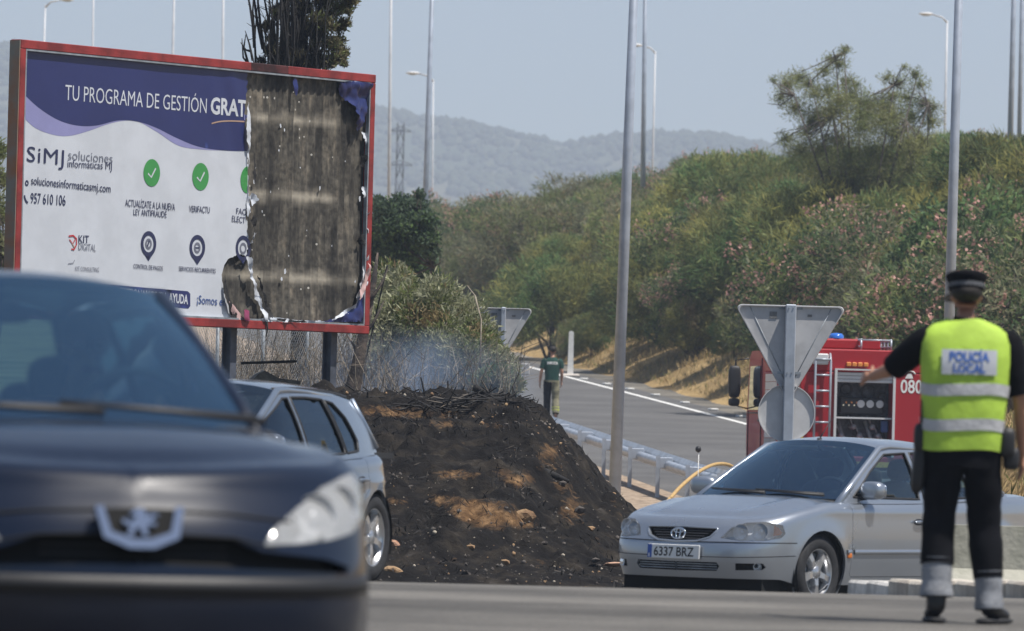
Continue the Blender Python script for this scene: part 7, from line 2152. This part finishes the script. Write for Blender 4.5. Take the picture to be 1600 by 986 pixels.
    me = bpy.data.meshes.new('lettering'); me.from_pydata([(-.006, -.625 - (p[0] - x0) * k, 1.98 + p[1]) for p in V], [], F); me.materials.append(M['white_paint']); link('lettering', me, t)
    b = MB(); yc, zc = -.78, 2.30
    b.tube([(-.006, yc + .11, zc + .025), (-.006, yc + .07, zc + .065), (-.006, yc, zc + .078), (-.006, yc - .07, zc + .065), (-.006, yc - .11, zc + .025)], .017, 6)
    b.prism([(-.075, -.06), (.075, -.06), (.035, .035), (-.035, .035)], -.004, .004, M=Matrix(((0, 0, 1, -.006), (1, 0, 0, yc), (0, 1, 0, zc), (0, 0, 0, 1)))); b.build('telephone_sign', M['white_paint'], t)
    b = MB(); b.box((-.004, 0, .66), (.012, W - .02, .10)); b.build('reflective_strip', M['yellow_mark'], t)
    b = MB(); b.box((-.004, W / 2 - .05, 1.2), (.012, .06, 1.0)); b.box((-.004, -W / 2 + .05, 1.2), (.012, .06, 1.0)); b.build('reflective_strip', M['yellow_mark'], t)
    for y in (1.08, -1.08): b = MB(); b.box((-.02, y, .82), (.05, .12, .26), bevel=.02); b.build('tail_light', M['redlens'], t)
    # left and right side shutters, cab, wheels, underside
    for s in (1, -1):
        for x0 in (1.05, 2.75):
            for k in range(9):
                b = MB(); b.box((x0 + .72, s * (W / 2 + .004), 1.02 + .15 * k), (1.42, .02, .14), bevel=.006); b.build('side_slat', M['lamp_head'] if k else M['fire_grey'], t)
        b = MB(); b.box((2.2, s * (W / 2 + .003), .84), (4.2, .012, .10)); b.build('side_stripe', M['yellow_mark'], t)
    b = MB(); cab = [(4.55, .62), (6.75, .62), (6.85, 1.0), (6.85, 1.55), (6.60, 2.62), (6.35, 2.74), (4.55, 2.74)]
    Mx = Matrix(((1, 0, 0, 0), (0, 0, 1, 0), (0, 1, 0, 0), (0, 0, 0, 1)))
    b.prism(cab, -W / 2 + .04, W / 2 - .04, M=Mx); b.build('cab', M['fire_red'], t)
    for s in (1, -1):
        b = MB(); win = [(5.1, 1.62), (6.55, 1.62), (6.38, 2.45), (5.1, 2.45)]; y = s * (W / 2 - .034)
        b.prism(win, min(y, y + s * .012), max(y, y + s * .012), M=Mx); b.build('cab_window', M['glass_dark'], t)
        b = MB()
        for q in ([(4.95, .70), (4.95, 2.6)], [(6.62, .70), (6.62, 1.60)], [(4.95, 1.56), (6.7, 1.56)]): b.tube([(q[0][0], s * (W / 2 - .035), q[0][1]), (q[1][0], s * (W / 2 - .035), q[1][1])], .012, 5)
        b.build('door_seam', M['black_plastic'], t)
        b = MB(); b.box((5.15, s * (W / 2 - .02), 1.42), (.18, .03, .05), bevel=.01); b.build('door_handle', M['black_plastic'], t)
        b = MB(); v, f = superbox((6.80, s * (W / 2 + .22), 2.15), (.16, .24, .62), 4); b.add(v, f, 0, True); v, f = superbox((6.80, s * (W / 2 + .22), 1.76), (.16, .22, .16), 3); b.add(v, f, 0, True)
        b.tube([(6.70, s * (W / 2 - .04), 2.60), (6.80, s * (W / 2 + .20), 2.56), (6.80, s * (W / 2 + .22), 1.70), (6.72, s * (W / 2 - .04), 1.64)], .018, 6); b.build('side_mirror', M['black_plastic'], t)
        b = MB(); b.tube([(5.86 + .62 * math.cos(a), s * (W / 2 - .12), .52 + .62 * math.sin(a)) for a in np.linspace(.1, PI - .1, 16)], .055, 6); b.build('mudguard', M['white_paint'], t)
        b = MB(); b.box((6.75, s * .85, .82), (.12, .34, .2), bevel=.03); b.build('headlight', M['lens'], t)
    b = MB(); b.prism([(6.86, 1.60), (6.62, 2.58), (6.60, 2.58), (6.84, 1.60)], -W / 2 + .16, W / 2 - .16, M=Mx); b.build('windscreen', M['glass_dark'], t)
    b = MB(); b.box((3.3, 0, .56), (6.6, 1.0, .25)); b.box((6.86, 0, .52), (.25, W - .1, .30), bevel=.05); b.box((-.12, 0, .48), (.12, W - .3, .14), bevel=.02); b.build('chassis', M['black_plastic'], t)
    RY = Matrix.Rotation(-PI / 2, 4, 'X')
    tb = MB(); tb.lathe([(.30, -.15), (.33, -.16), (.47, -.155), (.51, -.12), (.515, 0), (.51, .12), (.47, .155), (.33, .16), (.30, .15)], 40, M=RY); tm = tb.mesh('tyre', [M['rubber']])
    rb_ = MB(); rb_.lathe([(.30, .13), (.29, .10), (.22, .05), (.16, .04), (.14, .12), (0, .13)], 32, M=RY); rm = rb_.mesh('rim', [M['white_paint']])
    wb_ = MB(); wb_.lathe([(.25, -.12), (.25, .02), (0, .02)], 24, M=RY); wm = wb_.mesh('wheel', [M['galv_dark']])
    for xx in (5.86, 1.75):
        for s in (1, -1):
            o = link('wheel', wm, t); o.location = (xx, s * (W / 2 - .20), .515); o.rotation_euler = (0, 0, 0 if s > 0 else PI); link('tyre', tm, o); link('rim', rm, o)
    return t
fire_engine(122.0, 1352)

# ================================================================== people
M['skin'] = mat('skin', (.46, .25, .165), .55, var=.08, scale=9)
M['skin_tan'] = mat('tanned_skin', (.40, .20, .125), .55, var=.08, scale=9)
M['hair'] = mat('dark_hair', (.018, .014, .012), .7, bump=.5, bscale=80)
M['black_cloth'] = mat('black_uniform_cloth', (.0065, .0068, .009), .9, spec=.12, var=.25, scale=6, bump=.35, bscale=14)
M['boot'] = mat('black_boot_leather', (.014, .014, .015), .45, bump=.2, bscale=30)
M['hivis'] = mat('high_visibility_yellow', (.42, .62, .07), .75, var=.10, scale=5, bump=.45, bscale=9)
M['reflective'] = mat('reflective_tape', (.50, .50, .51), .45, var=.10, scale=12, bump=.2, bscale=30)
M['gaiter'] = mat('grey_reflective_gaiter', (.22, .23, .25), .6, var=.18, scale=12, bump=.4, bscale=16)
M['police_blue'] = mat('police_blue_print', (.05, .13, .42), .6)
M['green_shirt'] = mat('dark_green_shirt', (.006, .048, .036), .85, var=.15, scale=6, bump=.3, bscale=14)
M['fire_trousers'] = mat('tan_fire_trousers', (.26, .24, .15), .85, color2=(.14, .135, .09), scale=9)
M['lime'] = mat('lime_reflective_band', (.55, .62, .10), .6)

def skin_mesh(name, nodes, edges, root, m, parent=None, sub=2, label=None):
    """a continuous surface grown round a skeleton: nodes {name: (pos, r | (rx, ry))}"""
    ks = list(nodes); ix = {k: i for i, k in enumerate(ks)}
    me = bpy.data.meshes.new(name + '_skeleton'); me.from_pydata([tuple(nodes[k][0]) for k in ks], [(ix[a], ix[b]) for a, b in edges], [])
    o = bpy.data.objects.new(name + '_skeleton', me); COL.objects.link(o)
    md = o.modifiers.new('skin', 'SKIN'); md.branch_smoothing = .7; md.use_smooth_shade = True
    for i, k in enumerate(ks):
        sv = me.skin_vertices[0].data[i]; r = nodes[k][1]; sv.radius = r if isinstance(r, tuple) else (r, r); sv.use_root = (k == root)
    s = o.modifiers.new('sub', 'SUBSURF'); s.levels = sub; s.render_levels = sub
    dg = bpy.context.evaluated_depsgraph_get(); out = bpy.data.meshes.new_from_object(o.evaluated_get(dg)); out.name = name
    bpy.data.objects.remove(o); bpy.data.meshes.remove(me)
    out.materials.clear(); out.materials.append(m)
    for p in out.polygons: p.use_smooth = True
    return link(name, out, parent, label)

def hand_nodes(side, wrist, d, palm_n, curl, sc=1.0):
    """palm and five bent fingers; d = direction of the fingers, palm_n = out of the palm, side = towards the thumb"""
    d, n, s = Vector(d).normalized(), Vector(palm_n).normalized(), Vector(side).normalized(); w_ = Vector(wrist)
    nd, ed = {}, []
    nd['palm'] = (w_ + d * .055 * sc, (.034 * sc, .017 * sc)); ed.append(('wrist', 'palm'))
    for k, (off, ln) in enumerate(((.030, .072), (.010, .080), (-.011, .074), (-.030, .058))):
        p = w_ + d * .085 * sc + s * off * sc; prev = 'palm'; dirn = d.copy()
        for j in range(3):
            nm = 'f%d_%d' % (k, j); nd[nm] = (p.copy(), (.0098, .0092, .0082)[j] * sc); ed.append((prev, nm)); prev = nm
            dirn = (dirn + n * curl * (.55 + .12 * k)).normalized(); p = p + dirn * ln * sc * (.55, .48, 0)[j]
    p = w_ + d * .028 * sc + s * .030 * sc; dirn = (d * .75 + s * .8 + n * .25).normalized(); prev = 'palm'
    for j in range(3):
        nm = 't_%d' % j; nd[nm] = (p.copy(), (.0125, .0108, .009)[j] * sc); ed.append((prev, nm)); prev = nm
        p = p + dirn * (.036, .030, 0)[j] * sc; dirn = (dirn + d * .5).normalized()
    return nd, ed

def body_mesh(t, J, m, hands):
    """J: joint positions. one continuous figure: torso, neck, head with nose and ears, arms, legs, hands with fingers"""
    V_ = Vector; nd, ed = {}, []
    def n(k, p, r): nd[k] = (V_(p), r)
    pel, ch, nk, hd = V_(J['pelvis']), V_(J['chest']), V_(J['neck']), V_(J['head']); fw = V_(J.get('look', (0, 1, 0)))
    rt = fw.cross(V_((0, 0, 1))).normalized()
    n('pelvis', pel, (.135, .105)); n('waist', pel.lerp(ch, .42), (.125, .095)); n('chest', ch, (.150, .105)); n('upper', ch.lerp(nk, .55), (.115, .085)); n('neck', nk, .058)
    n('nape', nk.lerp(hd, .45), .056); n('jaw', hd + fw * .015 + V_((0, 0, -.055)), (.064, .072)); n('skull', hd + V_((0, 0, .02)), (.076, .092)); n('crown', hd + V_((0, 0, .085)), (.058, .070))
    ed += [('pelvis', 'waist'), ('waist', 'chest'), ('chest', 'upper'), ('upper', 'neck'), ('neck', 'nape'), ('nape', 'jaw'), ('jaw', 'skull'), ('skull', 'crown')]
    n('nose', hd + fw * .108 + V_((0, 0, -.020)), .011); ed.append(('jaw', 'nose'))
    for s, k in ((-1, 'l'), (1, 'r')):
        n('ear' + k, hd + rt * s * .088 + V_((0, 0, -.012)), (.010, .022)); ed.append(('skull', 'ear' + k))
        sh_, el, wr_ = V_(J['sh_' + k]), V_(J['el_' + k]), V_(J['wr_' + k])
        n('sh' + k, sh_, .060); n('ua' + k, sh_.lerp(el, .5), .050); n('el' + k, el, .041); n('fa' + k, el.lerp(wr_, .4), .039); n('wr' + k, wr_, .027)
        ed += [('upper', 'sh' + k), ('sh' + k, 'ua' + k), ('ua' + k, 'el' + k), ('el' + k, 'fa' + k), ('fa' + k, 'wr' + k)]
        hn, he = hand_nodes(*hands[k](wr_))
        for q, v in hn.items(): nd[q + k] = v
        ed += [((a if a != 'wrist' else 'wr') + k, b + k) for a, b in he]
        hp, kn, an, toe = V_(J['hip_' + k]), V_(J['kn_' + k]), V_(J['an_' + k]), V_(J['toe_' + k])
        n('hp' + k, hp, (.095, .09)); n('th' + k, hp.lerp(kn, .5), .078); n('kn' + k, kn, .056); n('cf' + k, kn.lerp(an, .35), .054); n('an' + k, an, .036); n('ft' + k, an.lerp(toe, .55) + V_((0, 0, -.02)), (.036, .03)); n('toe' + k, toe, (.036, .022))
        ed += [('pelvis', 'hp' + k), ('hp' + k, 'th' + k), ('th' + k, 'kn' + k), ('kn' + k, 'cf' + k), ('cf' + k, 'an' + k), ('an' + k, 'ft' + k), ('ft' + k, 'toe' + k)]
    b = skin_mesh('body', nd, ed, 'pelvis', m, t)
    for s in (-1, 1):      # eyes and brows, mouth
        e = MB(); c = hd + fw * .086 + rt * s * .033 + V_((0, 0, .012)); e.ball(tuple(c), (.014, .012, .009), 10, 6); e.build('eye', M['sign_white'], t)
        e = MB(); e.ball(tuple(c + fw * .009), .006, 8, 6); e.build('pupil', M['hair'], t)
    e = MB(); c = hd + fw * .082 + V_((0, 0, -.068)); e.tube([c - rt * .024, c + fw * .004, c + rt * .024], .005, 6); e.build('mouth', mat('lips', (.35, .12, .10), .6), t)
    return b

def ring_loft(mb, rings, n=36, mi=0, close_top=False, wob=0.0, seed=0):
    """rings [(cx, cy, z, rx, ry, p)]: superellipse sections joined upwards"""
    vs, fs = [], []
    for (cx_, cy_, z, rx, ry, p) in rings:
        for k in range(n):
            a = 2 * PI * k / n; c_, s_ = math.cos(a), math.sin(a); e = 2 / p
            w_ = 1 + wob * float(fbm(np.array([a * 1.6 + seed]), np.array([z * 9]), 3, seed)[0])
            vs.append((cx_ + rx * w_ * math.copysign(abs(c_) ** e, c_), cy_ + ry * w_ * math.copysign(abs(s_) ** e, s_), z + .006 * math.sin(a * 3 + seed) * (wob > 0)))
    m_ = len(rings)
    for i in range(m_ - 1):
        for k in range(n): k2 = (k + 1) % n; fs.append((i * n + k, i * n + k2, (i + 1) * n + k2, (i + 1) * n + k))
    if close_top: fs.append(tuple((m_ - 1) * n + k for k in range(n)))
    mb.add(vs, fs, mi, True); return mb

def limb(mb, pts, rs, mi=0, n=16, wob=.05, seed=1):
    """a sleeve or trouser leg with folds"""
    pts = [Vector(p) for p in pts]; f = []; q = []; rr_ = []
    for i in range(len(pts) - 1):
        for k in range(6): t_ = k / 6; q.append(pts[i].lerp(pts[i + 1], t_)); rr_.append(rs[i] + (rs[i + 1] - rs[i]) * smooth01(t_))
    q.append(pts[-1]); rr_.append(rs[-1])
    rr_ = [r * (1 + wob * float(vnoise(np.array([i * .8 + seed * 7.3]), np.array([0.]), seed)[0])) for i, r in enumerate(rr_)]
    mb.tube(q, [float(r) for r in rr_], n, mi, True, cap=False)

def vest_radius(rings, z):
    zs = [r[2] for r in rings]; return [float(np.interp(z, zs, [r[i] for r in rings])) for i in range(6)]

def on_back(rings, x, z, off):
    """point on the back (towards -y) of a lofted torso"""
    cx_, cy_, _, rx, ry, p = vest_radius(rings, z); u = min(.999, abs((x - cx_) / rx)); y = cy_ - ry * (1 - u ** p) ** (1 / p)
    return (x, y - off, z)

# ------------------------------------------------------------------ the traffic officer
dO = 34.4; oX = PX(1503, dO, 800); oz_ = float(base_z(dO)) + .006
off = thing('person', 'police officer in lime vest and black uniform seen from behind, left arm held out', 'person', (oX, dO, oz_))
J = dict(pelvis=(0, 0, .96), chest=(0, .0, 1.29), neck=(-.005, .0, 1.52), head=(-.005, .025, 1.655), look=(0, 1, 0),
         sh_l=(-.185, 0, 1.445), el_l=(-.355, .17, 1.30), wr_l=(-.455, .385, 1.255), sh_r=(.195, 0, 1.445), el_r=(.285, .0, 1.15), wr_r=(.305, .07, .895),
         hip_l=(-.095, 0, .90), kn_l=(-.115, .03, .50), an_l=(-.118, -.02, .10), toe_l=(-.135, .14, .035), hip_r=(.095, 0, .90), kn_r=(.118, .05, .50), an_r=(.150, .0, .10), toe_r=(.225, .115, .04))
hands = {'l': lambda w_: ((.35, .25, .9), w_, (-.42, .90, -.10), (.75, .45, -.1), .35), 'r': lambda w_: ((-.2, .95, .1), w_, (.05, .25, -.97), (-.9, -.2, 0), .30)}
body_mesh(off, J, M['skin_tan'], hands)
b = MB(); R0 = [(0, 0, .93, .175, .125, 2.4), (0, 0, 1.05, .18, .125, 2.4), (0, 0, 1.25, .205, .135, 2.5), (0, 0, 1.40, .215, .12, 2.5), (0, 0, 1.48, .17, .095, 2.3), (0, 0, 1.535, .085, .075, 2.1), (0, .005, 1.565, .066, .066, 2)]
ring_loft(b, R0, 36, 0, False, .02, 3)
limb(b, [(-.15, 0, 1.455), (-.21, .02, 1.435), (-.29, .095, 1.365), (-.358, .172, 1.300)], [.075, .082, .075, .068], seed=2)
limb(b, [(.16, 0, 1.455), (.215, 0, 1.43), (.255, 0, 1.29), (.283, 0, 1.175)], [.072, .078, .072, .068], seed=3)
b.build('shirt', M['black_cloth'], off)
b = MB(); RV = [(-.015, 0, .885, .205, .150, 2.6), (-.012, 0, .93, .208, .155, 2.6), (-.008, 0, 1.05, .212, .158, 2.7), (-.003, 0, 1.20, .222, .16, 2.8), (0, 0, 1.33, .232, .155, 2.9), (.0, 0, 1.43, .236, .138, 2.8), (.0, 0, 1.495, .215, .115, 2.5), (0, 0, 1.53, .165, .095, 2.3), (0, 0, 1.555, .10, .082, 2.1)]
ring_loft(b, RV, 48, 0, False, .018, 5); vst = b.build('vest', M['hivis'], off)
for z0, z1 in ((1.165, 1.225), (.985, 1.045)):
    b = MB(); rr_ = [vest_radius(RV, z) for z in np.linspace(z0, z1, 4)]; ring_loft(b, [(r[0], r[1], z, r[3] + .006, r[4] + .006, r[5]) for r, z in zip(rr_, np.linspace(z0, z1, 4))], 48, 0, False, .018, 5); b.build('reflective_band', M['reflective'], vst)
b = MB(); xs = np.linspace(-.132, .150, 14); zs = np.linspace(1.272, 1.400, 6); vs = [on_back(RV, x, z, .009) for z in zs for x in xs]
b.add(vs, [(j * 14 + i, j * 14 + i + 1, (j + 1) * 14 + i + 1, (j + 1) * 14 + i) for j in range(5) for i in range(13)], 0, True); b.build('back_panel', mat('white_back_panel', (.50, .52, .56), .5, var=.06, scale=10), vst)
for txt, z0, hgt, wd in (('POLICÍA', 1.342, .046, .205), ('LOCAL', 1.284, .046, .165)):
    V, F = text_mesh(txt, hgt / .70, .0025); x0, x1 = V[:, 0].min(), V[:, 0].max(); k = wd / (x1 - x0)
    me = bpy.data.meshes.new('lettering'); me.from_pydata([on_back(RV, .009 - wd / 2 + (p[0] - x0) * k, z0 + p[1], .0125) for p in V], [], F); me.materials.append(M['police_blue']); link('lettering', me, vst)
b = MB(); ring_loft(b, [(0, 0, .80, .165, .13, 2.3), (0, 0, .90, .178, .14, 2.4), (0, 0, .99, .172, .13, 2.4)], 36, 0, False, .015, 8)
limb(b, [(-.085, 0, .92), (-.105, .01, .70), (-.117, .03, .50), (-.120, .0, .30)], [.115, .098, .084, .083], seed=4, wob=.06)
limb(b, [(.085, 0, .92), (.108, .02, .70), (.120, .05, .50), (.145, .02, .235)], [.115, .098, .086, .080], seed=6, wob=.06); b.build('trousers', M['black_cloth'], off)
for s_, pts, rs in (('l', [(-.120, .0, .335), (-.121, -.01, .22), (-.120, -.02, .135)], [.079, .080, .083]), ('r', [(.142, .022, .27), (.148, .012, .17), (.152, .0, .075)], [.074, .072, .072])):
    b = MB(); limb(b, pts, rs, seed=9, wob=.08); b.build('gaiter', M['gaiter'], off)
    k = (-.12, -.02) if s_ == 'l' else (.150, .0); tw = Vector((-.135, .14, 0)) if s_ == 'l' else Vector((.225, .115, 0))
    hb_ = Vector((k[0], k[1], .085)); d_ = (tw - Vector((k[0], k[1], 0))).normalized()
    skin_mesh('boot', {'z': (hb_ + Vector((0, 0, .12)), .066), 'a': (hb_ + Vector((0, 0, .06)), .068), 'b': (hb_, .070), 'h': (hb_ - d_ * .035 + Vector((0, 0, -.042)), (.044, .040)), 'm': (hb_ + d_ * .08 + Vector((0, 0, -.030)), (.048, .046)), 't': (hb_ + d_ * .175 + Vector((0, 0, -.048)), (.044, .032))},
              [('z', 'a'), ('a', 'b'), ('b', 'h'), ('b', 'm'), ('m', 't')], 'b', M['boot'], off)
    b = MB(); Ms = Matrix.Translation((hb_.x, hb_.y, .016)) @ Matrix.Rotation(math.atan2(d_.y, d_.x), 4, 'Z'); v, f = superbox((.06, 0, 0), (.30, .105, .032), 3.2); b.add(v, f, 0, True, Ms); b.build('sole', M['rubber'], off)
b = MB(); ring_loft(b, [(0, 0, .925, .188, .148, 2.4), (0, 0, .972, .188, .148, 2.4)], 36); b.build('belt', M['black_plastic'], off)
def gear(name, c, s, m='black_plastic', rz=0, nn=3.4): b = MB(); v, f = superbox((0, 0, 0), s, nn); b.add(v, f, 0, True, Matrix.Translation(c) @ Matrix.Rotation(rz, 4, 'Y')); return b.build(name, M[m], off)
gear('radio', (-.222, -.03, .945), (.075, .07, .15)); gear('holster', (-.228, .0, .79), (.07, .11, .26), rz=.06); gear('pouch', (.222, -.03, .93), (.08, .10, .16)); gear('pouch', (.245, .0, .85), (.085, .10, .12))
b = MB(); b.tube([(-.222, -.06, 1.02), (-.225, -.065, 1.10), (-.225, -.065, 1.14)], [.008, .006, .004], 6); b.build('aerial', M['black_plastic'], off)
# cap: soft crown, checkered band, peak
Mc = Matrix.Translation((-.005, .02, 1.715)) @ Matrix.Rotation(-.16, 4, 'X')
b = MB(); b.lathe([(.095, -.012), (.098, .02), (.104, .035), (.115, .055), (.111, .070), (.088, .082), (.04, .089), (0, .090)], 32, M=Mc @ Matrix.Diagonal((.94, 1.10, 1, 1))); cap = b.build('cap', M['black_cloth'], off)
b = MB(); b2 = MB(); nb = 56
for r_ in range(2):
    for k in range(nb):
        a0, a1 = 2 * PI * k / nb, 2 * PI * (k + 1) / nb; z0 = .0 + .011 * r_
        vs = [(.1015 * .94 * math.cos(a0), .1015 * 1.10 * math.sin(a0), z0), (.1015 * .94 * math.cos(a1), .1015 * 1.10 * math.sin(a1), z0), (.1025 * .94 * math.cos(a1), .1025 * 1.10 * math.sin(a1), z0 + .011), (.1025 * .94 * math.cos(a0), .1025 * 1.10 * math.sin(a0), z0 + .011)]
        (b if (k + r_) % 2 else b2).add(vs, [(0, 1, 2, 3)], 0, False, Mc)
tag(b.build('cap_check', M['gaiter'], cap), kind='stuff')
tag(b2.build('cap_check_dark', M['black_cloth'], cap), kind='stuff')
b = MB(); vs = []
for rr_ in (.098, .165):
    for k in range(13): a = PI * .18 + PI * .64 * k / 12; vs.append((rr_ * .92 * math.cos(a), (rr_ * 1.05) * math.sin(a), -.008 - (rr_ - .098) * .55))
b.add(vs, [(k, k + 1, 13 + k + 1, 13 + k) for k in range(12)], 0, True, Mc); b.build('peak', M['black_gloss'], cap)
b = MB(); b.ball((-.005, .005, 1.700), (.082, .098, .062), 20, 12); b.build('hair', M['hair'], off)

# ------------------------------------------------------------------ the firefighter walking up the ramp
def walker(label, px, d, shirt, legs, txt=None, hv=False, name='person', zoff=0):
    x = PX(px, d, 600); g = G(x, d)
    t = thing(name, label, 'person', (x, d, g + .012 + zoff))
    J = dict(pelvis=(0, 0, .95), chest=(0, .01, 1.27), neck=(0, .02, 1.49), head=(0.005, .05, 1.625), look=(0, 1, 0), sh_l=(-.18, .01, 1.41), el_l=(-.255, -.02, 1.14), wr_l=(-.285, .07, .90), sh_r=(.18, .01, 1.41), el_r=(.235, -.02, 1.15), wr_r=(.235, .10, .93),
             hip_l=(-.09, 0, .89), kn_l=(-.10, .08, .49), an_l=(-.10, .02, .09), toe_l=(-.11, .18, .035), hip_r=(.09, 0, .89), kn_r=(.10, -.02, .49), an_r=(.11, -.20, .12), toe_r=(.115, -.07, .035))
    hh = {'l': lambda w_: ((.3, .95, 0), w_, (0, .25, -.97), (.9, 0, 0), .3), 'r': lambda w_: ((-.3, .95, 0), w_, (0, .25, -.97), (-.9, 0, 0), .3)}
    body_mesh(t, J, M['skin'], hh)
    b = MB(); RS = [(0, 0, .92, .168, .122, 2.4), (0, 0, 1.05, .165, .12, 2.4), (0, .01, 1.25, .192, .13, 2.5), (0, .01, 1.37, .200, .118, 2.5), (0, .015, 1.45, .155, .092, 2.3), (0, .02, 1.495, .080, .072, 2.1)]
    ring_loft(b, RS, 32, 0, False, .02, 4)
    limb(b, [(-.14, .01, 1.42), (-.19, .01, 1.39), (-.235, 0, 1.22)], [.07, .074, .066], seed=2); limb(b, [(.14, .01, 1.42), (.19, .01, 1.39), (.222, 0, 1.23)], [.07, .074, .066], seed=3); b.build('shirt', shirt, t)
    for s_, m_, pts in (('l', legs[0], [(-.08, 0, .93), (-.10, .05, .70), (-.10, .08, .49), (-.10, .02, .13)]), ('r', legs[1], [(.08, 0, .93), (.095, -.01, .70), (.10, -.02, .49), (.11, -.18, .15)])):
        b = MB(); limb(b, pts, [.112, .098, .084, .082], seed=5 if s_ == 'l' else 6, wob=.06); b.build('trouser_leg', m_, t)
        k = Vector(pts[-1]); skin_mesh('boot', {'a': (k + Vector((0, 0, .05)), .055), 'b': (k + Vector((0, 0, -.04)), .055), 't': (k + Vector((0, .15, -.085)), (.045, .035))}, [('a', 'b'), ('b', 't')], 'b', M['boot'], t)
    for z in (.30, .24): 
        b = MB(); c = Vector(pts[2]).lerp(Vector(pts[3]), (.49 - z) / .34); b.tube([c + Vector((0, 0, -.02)), c + Vector((0, 0, .02))], .089, 16, cap=False); b.build('reflective_band', M['lime'], t)
    b = MB(); ring_loft(b, [(0, 0, .90, .172, .128, 2.4), (0, 0, .945, .172, .128, 2.4)], 28); b.build('belt', M['fire_trousers'], t)
    b = MB(); b.ball((.005, .030, 1.690), (.086, .102, .072), 18, 10); b.build('hair', M['hair'], t)
    if txt:
        V, F = text_mesh(txt, .085, .003); x0, x1 = V[:, 0].min(), V[:, 0].max(); k = .25 / (x1 - x0)
        me = bpy.data.meshes.new('lettering'); me.from_pydata([on_back(RS, -.115 + (p[0] - x0) * k, 1.325 + p[1], .008) for p in V], [], F); me.materials.append(M['sign_white']); link('lettering', me, t)
    return t
walker('firefighter in dark green shirt walking away up the ramp', 862, 160.5, M['green_shirt'], (M['black_cloth'], M['fire_trousers']), 'INFOCA')
walker('person in bright yellow jacket glimpsed through the scorched bush', 694, 108.5, mat('bright_yellow_jacket', (.62, .72, .06), .7, bump=.3, bscale=12), (M['black_cloth'], M['black_cloth']))

# the driver of the black car
def driver(car, label):
    t = thing('person', label, 'person'); 
    sx_ = peu['seat_x']; t.matrix_world = Matrix.Translation(peu['loc']) @ Matrix.Rotation(angP, 4, 'Z') @ Matrix.Translation((sx_ + .0, .37, 0))
    J = dict(pelvis=(-.12, 0, .60), chest=(-.24, 0, .90), neck=(-.27, 0, 1.13), head=(-.25, 0, 1.27), look=(1, 0, 0), sh_l=(-.25, .18, 1.06), el_l=(.0, .27, .88), wr_l=(.30, .15, 1.02), sh_r=(-.25, -.18, 1.06), el_r=(.0, -.27, .88), wr_r=(.30, -.15, 1.02),
             hip_l=(-.10, .10, .58), kn_l=(.33, .13, .66), an_l=(.62, .12, .36), toe_l=(.76, .12, .36), hip_r=(-.10, -.10, .58), kn_r=(.33, -.13, .66), an_r=(.62, -.12, .36), toe_r=(.76, -.12, .36))
    hh = {'l': lambda w_: ((.2, -.3, .9), w_, (.85, -.1, .45), (.2, -.9, -.2), .6), 'r': lambda w_: ((.2, .3, .9), w_, (.85, .1, .45), (.2, .9, -.2), .6)}
    body_mesh(t, J, M['skin'], hh)
    skin_mesh('shirt', {'p': (Vector((-.12, 0, .62)), (.16, .13)), 'c': (Vector((-.23, 0, .90)), (.19, .135)), 'u': (Vector((-.26, 0, 1.05)), (.14, .10)), 'sl': (Vector((-.25, .19, 1.06)), .078), 'el': (Vector((.0, .27, .88)), .060), 'sr': (Vector((-.25, -.19, 1.06)), .078), 'er': (Vector((.0, -.27, .88)), .060)},
              [('p', 'c'), ('c', 'u'), ('u', 'sl'), ('sl', 'el'), ('u', 'sr'), ('sr', 'er')], 'p', mat('mauve_shirt', (.20, .17, .22), .85), t)
    skin_mesh('trousers', {'p': (Vector((-.11, 0, .59)), (.16, .12)), 'hl': (Vector((-.06, .10, .585)), .105), 'kl': (Vector((.33, .13, .66)), .075), 'al': (Vector((.60, .12, .40)), .065), 'hr': (Vector((-.06, -.10, .585)), .105), 'kr': (Vector((.33, -.13, .66)), .075), 'ar': (Vector((.60, -.12, .40)), .065)},
              [('p', 'hl'), ('hl', 'kl'), ('kl', 'al'), ('p', 'hr'), ('hr', 'kr'), ('kr', 'ar')], 'p', M['black_cloth'], t)
    b = MB(); b.ball((-.265, 0, 1.31), (.102, .086, .095), 18, 10); b.build('hair', M['hair'], t)
    return t
driver(c3, 'driver dimly visible behind the windscreen of the black hatchback')
